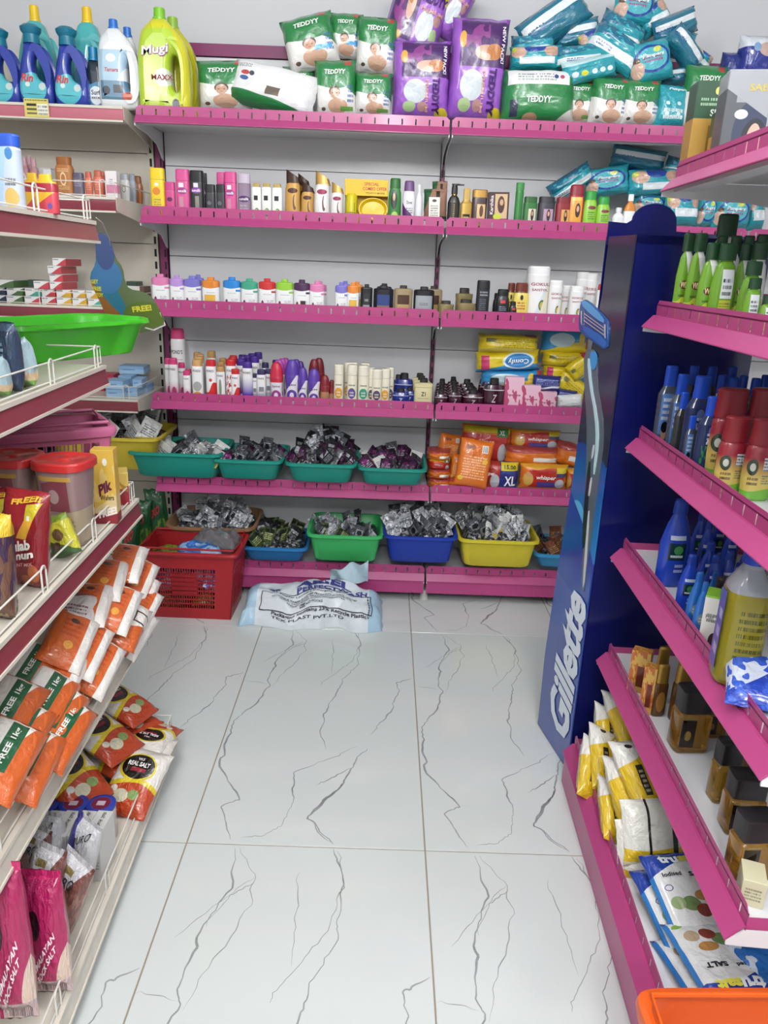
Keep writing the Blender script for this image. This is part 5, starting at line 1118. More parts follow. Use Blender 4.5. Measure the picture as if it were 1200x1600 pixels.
stc(crt('wbr', 'dcdad6', (('w',.45,.6,0,1,0,-1,'a8736f'),('r',.4,.5,.3,1.2,'6b4a44'))), 196, 226, 447, 3.30, zt, .09, 'white and brown carton at the right end of the third cream shelf')
put(crt('dkgr', '2d4a3a', ()), 'carton', 'dark green carton lying on the white and brown carton', 'carton', mtx((P(205, 443, y=3.3).x, 3.345, P(210, 447, y=3.3).z), (0, 0, 0), (.045, .08, .018)))
# soap cartons
sp = crt('soap', 'a9cbe6', (('w',.5,.2,.06,8,0,1,'8fb7dc'),('l',-.1,.6,.5,.2,1,'4c78a8')), None)
zt = .8512
for i, (x0, x1, lv, y, lb) in enumerate(((163,191,0,3.06,'front row, lower left'),(192,214,0,3.10,'front row, lower middle'),(212,236,0,3.20,'lower row, right end'),(163,193,1,3.06,'upper left, showing lettering'),(205,228,1,3.12,'upper layer, right of centre'),(184,206,1,3.20,'upper layer, rear middle'),(186,226,2,3.26,'top of the pile at the back'))):
    a, b = P(x0, 600, y=y), P(x1, 600, y=y); b.x = min(b.x, -.992)
    put(sp, 'soap_carton', 'light blue soap carton, '+lb, 'carton', mtx(((a.x+b.x)/2, y+.05, zt+lv*.034), (0, 0, rad(rnd.uniform(-3, 3))), (b.x-a.x-.003, .09, .033)), 'light blue soap cartons on the fourth cream shelf')
rd = crt('redc', 'b02f4a', (('l',0,.5,.8,.4,2,'e0a0a8'),))
for i, (x0, x1) in enumerate(((115, 138), (139, 160), (160, 176))):
    a, b = P(x0, 580, y=3.2), P(x1, 580, y=3.2)
    for lv in (0, 1): put(rd, 'soap_carton', f'crimson soap carton behind the light blue ones, {["lower", "upper"][lv]} layer', 'carton', mtx(((a.x+b.x)/2, 3.25, zt+lv*.036), (0, 0, 0), (b.x-a.x-.003, .08, .034)), 'crimson soap cartons')
# green bags at the foot of the cream unit
grb = bag_tpl('grb', mat('1f5a33', .3, bump=.5, bscale=6, coat=.5, zones=(('n',0,.3,1.2,.6,4,.52,'6f8a2c'),('e',0,.7,.8,.22,'164a2a'))), [('EXO',0,.70,.5,.12,'b8343c',12,.05)], seed=71, wr=.2)
for x0, x1, y0, y1, y, an, lb in ((200,234,785,885,3.12,4,'left of two, at the foot of the cream unit'),(228,262,768,875,3.16,-3,'right of two, behind the brown basin'),(186,214,800,930,3.06,8,'nearest the wire-guarded gondola, low down')):
    facebag(grb, 'scrubber_pouch', x0, x1, y0, y1, y, 'green pouch with red lettering, '+lb, 'pouch', .06, an, 0, 0, 'green pouches')

# ================================================================ razor display
sc0 = P(888, 1202, z=0); sx = Vector((-.194, .981, 0)).normalized(); sn = Vector((0, 0, 1)).cross(sx)
SM = Matrix((sx.to_4d(), sn.to_4d(), Vector((0, 0, 1, 0)), (0, 0, 0, 1))).transposed(); SM.translation = sc0
for r_ in range(3): SM[3][r_] = 0
SM[3][3] = 1; SMi = SM.inverted()
def sp_(px, py):
    d = ray(px, py); o_ = Vector((0, 0, CAMH)); t = (sc0-o_).dot(sn)/d.dot(sn); q_ = SMi @ (o_+d*t); return (q_.x, q_.z)
rzs = thing('razor_display', 'tall dark blue razor display stand with die-cut printed front, beside the right gondola', 'display', SM)
HT = P(982, 366, y=sc0.y).z
LE = [(843,1130),(848,1082),(854,1022),(863,962),(875,884),(891,791),(899,740),(906,690),(914,620),(922,570),(932,520),(944,460),(950,410),(955,372)]
out = [(0.0, 0.0)]+[sp_(*p) for p in LE]+[(0.0, HT)]
out = [(max(0, x), max(z, 0)) for x, z in out]
zc = sp_(905, 850)[1]; zl_ = sp_(890, 930)[1]; zm = sp_(915, 700)[1]
pm = mat('2a2c40', .16, coat=.5, zones=(('w',zm,.1,0,1,0,-1,'1c2f86'),('g',zm+.05,zc+.02,'2b7fc0'),('w',zm-.02,.2,.02,20,0,1,'2a2c40'),('e',.13,zc+.04,.12,.16,'5fb0dd'),('w',zc-.02,.9,.01,25,0,-1,'24459a'),('w',zl_,.2,0,1,0,-1,'3a4f9c')))
link('front_panel', (lambda me: (me.transform(Matrix.Translation((0, .004, 0))), me)[1])(card_mesh(out, .004, pm, name='front_panel')), rzs)
navy = mat('0f1556', .22, coat=.4, bump=.02, bscale=4)
DS = .36
link('side_panel', MB().box((0, -DS, 0), (.003, 0, HT)).box((.003, -DS, 0), (.010, -DS+.008, HT)).box((.003, -.010, 0), (.010, 0, HT)).mesh('side_panel', navy, False), rzs, None)
link('side_panel', MB().box((.16, -DS, 0), (.163, 0, HT)).mesh('side_panel', navy, False), rzs)
link('back_panel', MB().box((.003, -DS, 0), (.16, -DS+.003, HT)).mesh('back_panel', navy, False), rzs)
link('top_panel', MB().box((0, -DS, HT-.02), (.163, 0, HT)).mesh('top_panel', navy, False), rzs)
hb_ = sp_(960, 340)[1]
hd = [(.0, HT-.02), (DS+.06, HT-.02), (DS+.06, HT+.015), (.19, HT+.02)]+[(.125+.062*cos(a), HT+.042+.042*sin(a)) for a in [pi*i/14 for i in range(0, 15)]]+[(.05, HT+.034), (0, HT+.036)]
hm_ = card_mesh(hd, .004, navy, name='header_board'); hm_.transform(Matrix.Translation((.0, 0, 0)) @ Matrix(((0,-1,0,.155),(-1,0,0,0.002),(0,0,1,0),(0,0,0,1))))
link('header_board', hm_, rzs)
# Gillette lettering, reading upwards
A_, B_ = sp_(874, 1140), sp_(905, 925)
vs, fs, ar = text2d('Gillette', .035, .3, .95)
Hh = sp_(838, 1030)[0]-sp_(868, 1030)[0]; L_ = B_[1]-A_[1]
mb = MB(); mb.add([((A_[0]+B_[0])/2+(B_[0]-A_[0])*x+y*.145, .0085, (A_[1]+B_[1])/2+x*L_) for x, y in vs], fs)
link('lettering', mb.mesh('lettering', mat('dfe6f2', .3), False), rzs)['label'] = 'large white slanted lettering reading upwards'
def flat(px, col, off, name, th=.0012, lb=None, rough=.2, sm=1, metal=0):
    pts = [sp_(*p) for p in px]
    if sm: pts = smooth_poly(pts, sm)
    me = card_mesh(pts, th, mat(col, rough, metal, coat=.4), name=name); me.transform(Matrix.Translation((0, off, 0))); o = link(name, me, rzs)
    if lb: o['label'] = lb
    return o
flat([(911,480),(914,470),(922,468),(952,497),(956,505),(955,540),(951,546),(944,543),(912,520),(909,510)], '22508f', .007, 'razor_head', .006, 'printed blue cartridge razor head')
flat([(914,471),(922,469),(950,497),(949,507),(918,482)], '4c9ad4', .011, 'lubricating_strip', .001)
flat([(918,507),(953,530),(953,543),(946,541),(916,518)], '2b63b4', .011, 'guard_strip', .001)
for k, (a, b) in enumerate((((919,489),(951,512)), ((919,494),(951,517)), ((919,500),(951,523)))):
    flat([a, b, (b[0], b[1]+1.6), (a[0], a[1]+1.6)], 'd3d9df', .0122, 'blade', .001, sm=0, metal=.6)
for a in ((914,486), (951,507)): flat([(a[0], a[1]), (a[0]+2, a[1]), (a[0]+2, a[1]+22), (a[0], a[1]+18)], 'c3cad1', .0128, 'clip', .001, sm=0, metal=.6)
flat([(916,545),(938,547),(937,600),(945,640),(948,690),(941,740),(934,790),(928,840),(921,880),(917,925),(912,920),(914,870),(917,800),(920,720),(921,660),(917,610)], '59646e', .007, 'razor_handle', .001, 'printed grey razor handle')
flat([(922,560),(925,600),(934,650),(936,690),(931,740),(934,742),(941,690),(939,650),(929,600),(927,560)], 'bcd8e0', .0085, 'handle_stripe', .001)
flat([(927,548),(938,550),(937,572),(931,580),(927,570)], '3f8fce', .0088, 'handle_stripe', .001)
for p in ([(931,695),(934,695),(931,715),(928,718)], [(927,748),(930,745),(926,775),(923,775)], [(923,800),(926,797),(919,905),(914,922)]): flat(p, 'c9ced2', .0085, 'handle_stripe', .001)
flat([(924,720),(928,722),(923,790),(919,850),(914,860),(916,800)], '20262b', .0085, 'handle_grip', .001)

# ================================================================ goods on the left gondola
zs = 1.472
D('babyl', ([(0,.45),(.03,.5),(.8,.5),(.84,.46)],[(.84,.5),(.97,.5),(1,.45)]), 'b7c3d4', '2450b8', 2.6, [('w',.45,2.2,0,1,0,1,'9fbfe0'),('e',.25,.75,.26,.16,'3f78b4'),('e',.2,.18,.5,.26,'c9a860'),('l',.2,.4,.4,.12,2,'4a4c55')], d=.6)
D('yred', ([(0,.46),(.03,.5),(.7,.5),(.82,.44)],[(.82,.30),(1,.26)]), 'dcae2a', 'dcb42c', 3, [('r',0,.66,1.2,.22,'9c2436'),('w',.36,.4,0,1,0,-1,'c2404e'),('e',.25,.2,.2,.16,'5a4a90')], d=.5)
st([('babyl',-18,27,209,1.62,'large pale blue bottle with deep blue flat cap, top shelf of the left gondola','lotion_bottle',-15), ('yred',49,87,272,1.66,'yellow and red bottle on the left gondola, nearer one','bottle',-10), ('yred',34,62,270,1.74,'yellow and red bottle on the left gondola, behind the nearer one','bottle',-10)], zs, '')
zs = 1.134
pn = bag_tpl('pn', mat('2e4058', .25, bump=.4, bscale=6, coat=.6, zones=(('l',-.1,.55,.5,.4,5,'8fb0cc'),('r',0,.93,1.2,.1,'4a5d74'))), seed=81)
plb = bag_tpl('plb', mat('9db7bf', .28, bump=.3, bscale=6, coat=.6, zones=(('w',.3,0,.05,8,0,-1,'c9b08a'),('e',.1,.75,.4,.14,'dfe6e8'),('w',.16,0,.05,8,1,-1,'6f9a4a'),('l',0,.5,.5,.2,3,'54707c'))), seed=82)
facebag(pn, 'pouch', -8, 28, 506, 650, 1.42, 'dark slate blue pouch standing on the left gondola, upper shelf', 'pouch', .04, 0, 0, -25, zb=1.135, side='L3')
facebag(plb, 'pouch', 16, 48, 530, 628, 1.50, 'pale printed pouch between the slate pouch and green tub', 'pouch', .04, -10, 0, -35, zb=1.135, side='L3')
facebag(plb, 'pouch', -24, 8, 560, 662, 1.34, 'pale green-bottomed pouch at the left picture edge', 'pouch', .04, -4, 0, -20, zb=1.135, side='L3')
# green scalloped tub overhanging the shelf end
ga, gb = Vector((-.865, 1.80, 0)), Vector((-.655, 2.26, 0)); gd = (gb-ga).normalized(); gl = (gb-ga).length
GM = Matrix((gd.to_4d(), Vector((-gd.y, gd.x, 0, 0)), Vector((0, 0, 1, 0)), (0, 0, 0, 1))).transposed(); GM.translation = ga+gd*gl/2+Vector((-gd.y, gd.x, 0))*.14+Vector((0, 0, 1.135))
for r_ in range(3): GM[3][r_] = 0
GM[3][3] = 1
gt = thing('tub', 'bright green scalloped plastic tub overhanging the left gondola shelf', 'tub', GM)
m = MB(); n = 128
def gr(f, z, e=0, wv=1): return [(x*(1+.018*wv*math.cos(14*math.atan2(y/.13, x/(gl/2)))), y*(1+.03*wv*math.cos(14*math.atan2(y/.13, x/(gl/2)))), z) for x, y, _ in ring(gl/2*f+e, .13*f+e, z, 5, n)]
m.rings([gr(.82, 0, 0, .6), gr(.84, .004), gr(.97, .075), gr(.985, .080, .008), gr(1, .083, .010), gr(1, .094, .008), gr(1, .095, 0), gr(.985, .088, -.003), gr(.83, .006, -.004)])
link('shell', m.mesh('shell', mat('49c829', .35, spec=.5, coat=.2), ang=60), gt)
# die-cut card behind it
YC = 2.42
cp = [(148,372),(158,362),(172,372),(180,402),(192,418),(195,440),(202,452),(222,455),(238,464),(252,488),(258,503),(252,512),(224,520),(175,524),(168,500),(156,470),(144,448),(140,430),(150,412),(150,392)]
cc = P(198, 450, y=YC); card = [(P(x, y, y=YC).x-cc.x, P(x, y, y=YC).z-cc.z) for x, y in cp]
cd = thing('promo_card', 'die-cut cardboard promotion card standing behind the green tub', 'card', mtx(cc))
zz = lambda px, py: (P(px, py, y=YC).x-cc.x, P(px, py, y=YC).z-cc.z)
e1, e2, e3 = zz(164, 392), zz(168, 432), zz(226, 492)
link('card', card_mesh(smooth_poly(card, 1), .003, mat('5d6b4a', .3, coat=.4, zones=(('w',e2[1]-.10,-2.2,0,1,0,-1,'2f6f88'),('e',e2[0],e2[1],.09,.10,'3f6f9c'),('e',e1[0],e1[1],.06,.11,'40507c'),('w',e3[1]-.02,-1.1,.01,30,0,-1,'8a5a2c'),('e',e3[0],e3[1],.13,.08,'56682f'))), name='card'), cd)
mb = MB(); 
for s, (px, py), w, h, ci in (('FREE!', (222, 482), .060, .018, 0), ('GET', (148, 440), .022, .012, 0), ('FREE', (152, 451), .026, .012, 0), ('TOY', (156, 461), .022, .012, 0)):
    vs, fs, _ = text2d(s, .04); q_ = zz(px, py); a = rad(8 if w > .05 else 0)
    mb.add([(q_[0]+x*w*cos(a)-y*h*sin(a), -.0022, q_[1]+y*h*cos(a)+x*w*sin(a)) for x, y in vs], fs, ci)
link('lettering', mb.mesh('lettering', mat('c9c23a', .4), False), cd)
w_ = MB(); w_.tube([P(150, 340, y=1.95)-cc, P(160, 348, y=2.1)-cc, P(170, 372, y=2.35)-cc, P(172, 385, y=YC)-cc], .0012, 5); w_.tube([P(250, 488, y=YC)-cc, P(258, 508, y=YC)-cc, P(240, 516, y=YC-.1)-cc, P(226, 512, y=2.3)-cc], .0025, 6)
link('wire', w_.mesh('wire', mat('cfcdc6', .3)), cd)['kind'] = 'stuff'
zs = .787
# red-lidded jars
jb = MB(); J = []
for z, r in ((0,.30),(.02,.33),(.1,.36),(.9,.47),(.92,.48)): J.append(ring(r, r, z, 3.2, 28))
jb.rings(J); jbm = jb.mesh('body', mat('9c7f7e', .18, coat=.6, trans=.12, zones=(('w',.40,.1,0,1,0,-1,'b3a286'),('r',0,.64,.5,.42,'8a4652'),('e',-.02,.60,.2,.16,'b59a98'),('w',.78,.15,0,1,0,1,'9c7f7e'),('r',.02,.80,.6,.05,'c9a050'),('e',.02,.18,.3,.2,'7d6a78'),('l',.05,.30,.5,.10,2,'8a6a5c'))))
jl = MB(); jl.rings([ring(r, r, z, 3.2, 32) for r, z in ((.50,.88),(.515,.885),(.515,.955),(.50,.97),(.44,.975),(.42,.965),(.10,.962),(.09,.97),(.0,.97))], cap1=False)
jlm = jl.mesh('lid', mat('c23030', .3, coat=.4))
jlt = letter_mesh([('FREE', .14, .34, .3, .07, 'c9a24a', 0, .04)], lambda x, z: (x, -.38, z), .03)
for x, y, lb in ((-.680, 1.585, 'nearest the wafer carton'), (-.800, 1.60, 'middle of three'), (-.918, 1.60, 'at the left picture edge')):
    o = thing('jar', 'translucent sweets jar with a red lid, '+lb, 'jar', mtx((x, y, zs), (0, 0, rad(-8)), (.116, .116, .198)), 'red-lidded sweets jars on the left gondola')
    link('body', jbm, o); link('lid', jlm, o); link('lettering', jlt, o)
wf = crt('wafer', 'd9b04a', (('n',0,.6,1.2,.6,3,.55,'e0c070'),('e',.1,.84,.2,.1,'e9e6da'),('w',.30,.2,0,1,0,-1,'d9c08a'),('r',0,.07,1.2,.14,'8a2a34')), [('Pik', .05, .50, .6, .16, '6a2440', 10, .05), ('Wafers', .1, .36, .6, .07, '3a2a2a'), ('FREE!', .08, .16, .8, .11, 'f1e9e2', 5, .05)])
put(wf, 'wafer_carton', 'tall yellow wafer carton printed FREE between jar and wire guard', 'carton', mtx((-.650, 1.735, zs), (0, 0, rad(6)), (.052, .04, .180)))
wr2 = crt('wr2', '9c2430', (('w',.35,.5,0,1,0,1,'d9b95a'),('n',0,.6,1.2,.8,4,.6,'b58a30')))
put(wr2, 'snack_carton', 'red and yellow snack carton lying at the end of the left gondola', 'carton', mtx((-.700, 1.880, zs), (0, 0, rad(20)), (.10, .06, .085)))
put(wr2, 'snack_carton', 'red and yellow snack carton under the other near the pink basket', 'carton', mtx((-.80, 1.80, zs), (0, 0, rad(8)), (.12, .07, .07)))
gj = bag_tpl('gj', mat('8c1f28', .25, bump=.3, bscale=6, coat=.6, zones=(('w',.52,-.1,.02,5,0,1,'d99f35'),('w',.58,.9,.06,5,0,1,'8c1f28'),('r',.30,.80,.36,.18,'c7b52f'),('w',.86,.1,0,1,0,1,'8c1f28'),('e',.30,.16,.2,.2,'b5613a'),('e',.16,.06,.24,.14,'a8502f'),('e',-.22,.12,.2,.12,'c9b79c'),('e',-.22,.12,.17,.1,'5a1a20'),('w',.20,1.6,.05,6,0,-1,'7f1a22'),('e',.30,.16,.2,.2,'b5613a'),('e',.14,.07,.24,.14,'a8502f'),('r',.20,.74,.06,.05,'e9e9e0'))), [('FREE!!', .1, .915, .6, .06, 'd9a93a', 6, .05), ('JELLY', -.3, .58, .34, .07, '2a1a14', -6, .05), ('Gulab', .0, .44, .6, .11, 'f0e9e4', 8, .04), ('Jamun', .03, .33, .66, .11, 'f0e9e4', 8, .04), ('INSTANT MIX', .05, .25, .6, .035, 'd9a0a0', 6)], seed=91, seal=.05)
facebag(gj, 'mix_pouch', -6, 74, 776, 955, 1.27, 'dark red sweet-mix pouch with white lettering, in front of the jars', 'pouch', .05, 4, -8, -12, zb=.787, side='L2')
facebag(gj, 'mix_pouch', -46, 22, 770, 880, 1.40, 'dark red sweet-mix pouch behind, cut by the left edge', 'pouch', .05, 2, -5, -8, zb=.787, side='L2')
pj = bag_tpl('pj', mat('3a2440', .25, bump=.5, bscale=6, coat=.6, zones=(('n',0,.5,1.2,1,4,.5,'6a4a3a'),('w',.8,0,0,1,0,1,'d9b430'))), seed=92)
facebag(pj, 'mix_pouch', -48, 14, 815, 985, 1.18, 'purple and yellow pouch at the extreme left edge', 'pouch', .05, 0, -8, -12, zb=.787, side='L2')
gy = bag_tpl('gy', mat('c9c23a', .28, bump=.4, bscale=6, coat=.6, zones=(('w',.35,-.6,.04,6,0,-1,'3f6a34'),('e',.1,.55,.36,.3,'7a5a3c'),('w',.85,0,0,1,0,1,'7f9a34'),('e',-.1,.3,.36,.2,'5c4632'))), seed=93)
facebag(gy, 'mix_pouch', 68, 116, 812, 920, 1.42, 'green and yellow pouch leaning between red pouch and jar', 'pouch', .04, -22, -6, -10, zb=.787, side='L2')
bn = bag_tpl('bn', mat('4a3a2c', .3, bump=.5, bscale=6, coat=.5, zones=(('n',0,.5,1.2,1,4,.5,'8a7a4a'),)), seed=94)
facebag(bn, 'mix_pouch', -20, 22, 940, 1040, 1.10, 'brown pouch low at the left edge above the red strip', 'pouch', .04, 0, -10, -12, zb=.787, side='L2')
# pink basket
pkm = mat('c4688e', .38)
bsk = basket('shopping_basket', mtx((-.895, 1.90, .79), (0, 0, rad(32))), .36, .20, .19, 'c4688e', 'pink plastic shopping basket standing behind the red-lidded jars', (.08, .92, .15, .80), .88, cells=(14, 3), rimh=.022)
zs = .429
# flour packets
OF = 'c95f27'
fo = bag_tpl('fo', mat(OF, .28, bump=.35, bscale=6, coat=.5, zones=(('w',.86,0,.02,8,0,1,'e6e2dc'),('r',.36,.5,.24,1.2,'e8e4de'),('r',-.40,.5,.2,1.2,'d9672a'),('l',-.05,.60,.4,.34,4,'b5401c'),('e',-.05,.72,.2,.10,'3a2a24'),('e',.0,.28,.2,.14,'e0a040'))), seed=101, k=.4)
ff = bag_tpl('ff', mat('e6e2dc', .28, bump=.35, bscale=6, coat=.5, zones=(('w',.5,1.4,.04,6,0,-1,OF),('r',-.02,.55,.30,.66,'1f5a38'),('w',.92,0,0,1,0,1,OF))), [('FREE 1kg', -.02, .55, .50, .14, 'e4e6e0', 90, .03)], seed=102, k=.4)
fc = bag_tpl('fc', mat('d4cdcb', .2, bump=.5, bscale=6, coat=.6, zones=(('w',.8,.3,0,1,0,1,'7a2040'),('l',0,.45,.5,.3,4,'8a6a70'))), seed=103)
fw = bag_tpl('fw', mat('e6e0d8', .28, bump=.4, bscale=6, coat=.5, zones=(('w',.30,.4,0,1,0,-1,OF),('e',.1,.6,.1,.3,'3a2a24'),('r',0,.5,1.1,.03,'2a2a30'),('r',0,.72,1.1,.03,'2a2a30'))), seed=104, k=.4)
def pk(tpl, name, label, cat, px, py, y, dims, rz, tilt, roll, grp):
    """packet whose middle lies on the ray of (px, py) at distance y; long axis along the aisle, leaning by tilt/roll"""
    c = P(px, py, y=y) if y > .9 else P(px, py, z=y)
    R = Euler((0, 0, rad(rz))).to_matrix() @ Euler((0, rad(roll), 0)).to_matrix() @ Euler((rad(tilt), 0, 0)).to_matrix()
    M = Matrix.Translation(c) @ R.to_4x4() @ Matrix.Diagonal((dims[0], dims[1], dims[2], 1)) @ Matrix.Translation((0, 0, -.5))
    return put(tpl, name, label, cat, M, grp)
G = 'orange and white flour packets on the left gondola'
FL = [ # tpl, px, py, y, tilt, roll, rz, label
 (fo,196,880,1.90,-78,10,8,'highest at the far end under the red strip'),(fw,172,890,1.86,-80,12,10,'striped white, second from the top at the far end'),(fo,165,905,1.78,-78,14,12,'third from the top at the far end'),
 (fo,212,905,1.93,-70,30,10,'upper one of the fan at the far corner'),(fo,214,928,1.90,-70,34,10,'middle one of the fan at the far corner'),(fo,216,950,1.86,-70,36,8,'lower one of the fan at the far corner'),
 (fo,182,950,1.72,-75,24,8,'bulging, centre of the far group'),(fw,196,975,1.74,-78,28,6,'striped white, under the bulging one'),(fo,206,985,1.80,-72,38,4,'hanging over the wire at the far end'),
 (fo,140,945,1.66,-80,8,10,'low under the red strip, far group'),(fc,118,962,1.60,-78,14,12,'clear wrapped with maroon end, under the strip'),
 (fo,108,1000,1.50,-74,30,12,'left one of three leaning in the middle'),(fo,132,1012,1.54,-74,34,10,'middle one of three leaning in the middle'),(fo,150,1040,1.55,-74,36,8,'right one of three leaning in the middle'),
 (fo,88,1060,1.42,-76,26,8,'low, between the middle and near groups'),
 (ff,45,1050,1.40,-78,30,6,'with green FREE strip, farthest of the near fan'),(ff,56,1078,1.37,-78,34,6,'with green FREE strip, second of the near fan'),(ff,70,1096,1.34,-78,36,6,'with green FREE strip, third of the near fan'),
 (ff,84,1118,1.33,-78,38,6,'with green FREE strip, fourth of the near fan'),(ff,94,1142,1.31,-78,40,4,'with green FREE strip, lowest of the near fan'),
 (ff,14,1112,1.25,-78,28,6,'with green FREE strip, cut by the left edge, upper'),(ff,26,1150,1.22,-78,32,6,'with green FREE strip, cut by the left edge, middle'),(ff,44,1192,1.20,-80,26,6,'with green FREE strip, nearest and largest'),(ff,6,1185,1.12,-80,30,6,'with green FREE strip, lowest at the left edge')]
for t, px, py, y, ti, ro, rz, lb in FL: pk(t, 'flour_packet', 'orange flour packet '+lb, 'packet', px, py, y, (.10, .048, .17), rz, ti, ro, G)
zs = .081
sr = bag_tpl('sr', mat('b5421f', .25, bump=.45, bscale=7, coat=.6, zones=(('w',.42,0,.05,5,1,1,'e3ded6'),('w',.38,0,.05,5,1,1,'d9c22c'),('w',.45,0,.05,5,1,1,'e3ded6'),('e',-.02,.66,.72,.44,'d9c22c'),('e',-.02,.67,.64,.38,'16100f'),('e',-.1,.22,.3,.18,'c9c4a8'),('e',.14,.26,.22,.14,'7f9a5a'),('e',-.28,.3,.14,.1,'d8d4c8'),('r',0,.62,.3,.06,'8c2430'))), [('VKS', -.02, .78, .14, .04, 'e9e6e0'), ('REAL SALT', -.02, .70, .46, .07, 'f1eeea', 0, .03)], seed=111, k=.5)
G = 'red and white salt packets on the lowest left shelf'
for px, py, y, dims, rz, ti, ro, lb in ((190,1100,.21,(.13,.045,.17),75,-70,8,'highest of the far stack'),(196,1128,.15,(.13,.045,.17),70,-82,5,'second of the far stack'),(160,1150,.21,(.14,.045,.18),72,-66,8,'leaning in the middle stack, upper'),(170,1180,.14,(.14,.045,.18),70,-80,5,'leaning in the middle stack, lower'),
      (112,1215,.18,(.14,.05,.18),62,-60,8,'left, beside the round tins'),(238,1152,.125,(.12,.045,.17),172,-78,-6,'upside down at the far wire corner'),(212,1222,.125,(.13,.05,.18),-10,-66,6,'facing the camera with black oval, near the wire'),(150,1120,.19,(.13,.045,.17),70,-76,5,'hidden behind the middle stack'),(225,1188,.11,(.13,.04,.17),-5,-84,0,'lying flat between the two facing ones')):
    pk(sr, 'salt_packet', 'red and white salt packet '+lb, 'packet', px, py, y, dims, rz, ti, ro, G)
D('rtin', ([(0,.48),(.03,.5),(.9,.5)],[(.90,.51),(.985,.51),(1,.48)]), 'c9c6c2', '2a3ea0', 2, [('l',0,.5,.8,.4,3,'6a6a8a')], n=28, d=1)
tl = MB(); tl.rings([ring(.38, .38, 1.0, 2, 28), ring(.38, .38, 1.006, 2, 28)])
tlm = tl.mesh('lid_print', mat('7a2440', .3, zones=(('r',0,0,.3,.24,'c9b8c0'),('o',0,0,.76,.76,.2,'3a4ab0')), axes='xy'))
for i, px in enumerate((70, 115, 158)):
    c = P(px, 1255, z=.172); put(DZ['rtin'][0]+[('lid_print', tlm, None)], 'salt_tin', 'round tin with blue and maroon lid behind the white cartons', 'tin', mtx((c.x, c.y, zs), (0, 0, 0), (.064, .064, c.z-zs)), 'round tins on the lowest left shelf')
bs = crt('bs', 'cfcdca', (('r',0,.90,.3,.10,'b5502c'),('r',0,.5,.5,.3,'b9b6b2'),('l',.1,.36,.5,.2,3,'8a8884')))
# white cartons: lettering on the tops
vs, fs, _ = text2d('Black Salt', .03); tm = MB(); tm.add([(-.1-y*.30, .0-.30*x+.0, 1.004) for x, y in [(-b, a) for a, b in [(v[0], v[1]) for v in vs]]], fs) if False else tm.add([(.06+y*.26, .12-x*-.62, 1.004) for x, y in vs], fs)
ov = MB(); ov.add([(.0+.3*cos(2*pi*k/16), -.30+.13*sin(2*pi*k/16), 1.003) for k in range(16)], [tuple(range(16))])
tmm = tm.mesh('lettering', mat('6a6864', .4), False); ovm = ov.mesh('emblem', mat('b5502c', .4), False)
for i in range(6):
    cx = P(28+i*25.2, 1286, z=.202); zt_ = .202
    put(bs+[('lettering', tmm, None), ('emblem', ovm, None)], 'salt_carton', 'white black-salt carton with orange emblem, standing in a row', 'carton', mtx((cx.x, cx.y, zs), (0, 0, rad(-3)), (.0345, .082, zt_-zs)), 'white salt cartons on the lowest left shelf')
pur = bag_tpl('pur', mat('7a4c44', .28, bump=.5, bscale=9, coat=.6, zones=(('n',0,.3,1.2,.8,9,.52,'96655a'),('w',.58,1.0,0,1,0,1,'d3d2d6'),('r',-.05,.86,.3,.06,'8a7a4a'))), [('PURO', -.02, .74, .62, .12, '33333b', 8, .012)], seed=121, seal=.08)
pub = bag_tpl('pub', mat('4a4a9c', .28, bump=.5, bscale=9, coat=.6, zones=(('w',.30,.6,0,1,0,-1,'c9c0b8'),('e',.05,.3,.5,.3,'3a3f86'),('w',.62,-1.2,0,1,0,1,'d3d2d6'))), [('PURO', .12, .80, .5, .10, '33333b', 20, .012)], seed=122, seal=.08)
pup = bag_tpl('pup', mat('a81f58', .28, bump=.5, bscale=9, coat=.6, zones=(('w',.93,0,0,1,0,1,'c22a68'),('e',-.1,.60,.3,.24,'2a0f1c'),('w',-.22,1.3,.03,6,0,-1,'d9c0b0'),('r',.05,.06,.9,.14,'c0a8a8'),('b',.05,.06,.6,.10,'3a2a30'))), [('HIMALAYAN', .06, .36, .70, .06, 'f0dce2', 28, .03), ('ROCK SALT', .12, .28, .6, .06, 'f0dce2', 28, .03)], seed=123, seal=.08)
G = 'stand-up salt pouches on the lowest left shelf'
for t, x0, x1, y0, y1, y, an, ti, ya, lb in (
    (pub,96,152,1296,1455,1.30,12,-12,-30,'purple-bottomed salt pouch in front of the white cartons, right'),(pub,56,100,1290,1440,1.32,-6,-10,-20,'purple-bottomed salt pouch in front of the white cartons, left'),
    (pur,22,66,1308,1440,1.27,14,-10,-15,'brown rock-salt pouch with white neck, back row'),(pur,-10,36,1348,1480,1.18,0,-10,-15,'brown rock-salt pouch at the left edge'),
    (pur,30,92,1348,1510,1.16,6,-14,-20,'brown rock-salt pouch behind the front one'),(pur,66,132,1356,1528,1.12,18,-14,-28,'brown rock-salt pouch nearest the wire, front'),
    (pup,32,102,1396,1592,1.02,-8,-14,-10,'magenta rock-salt pouch, nearest the wire'),(pup,-28,38,1385,1590,1.00,-6,-12,-5,'magenta rock-salt pouch at the left edge'),(pup,-60,6,1400,1590,1.03,0,-12,-5,'magenta rock-salt pouch almost outside the picture')):
    facebag(t, 'salt_pouch', x0, x1, y0, y1, y, lb, 'pouch', .05, an, ti, ya, G, zb=.081, side='L0')

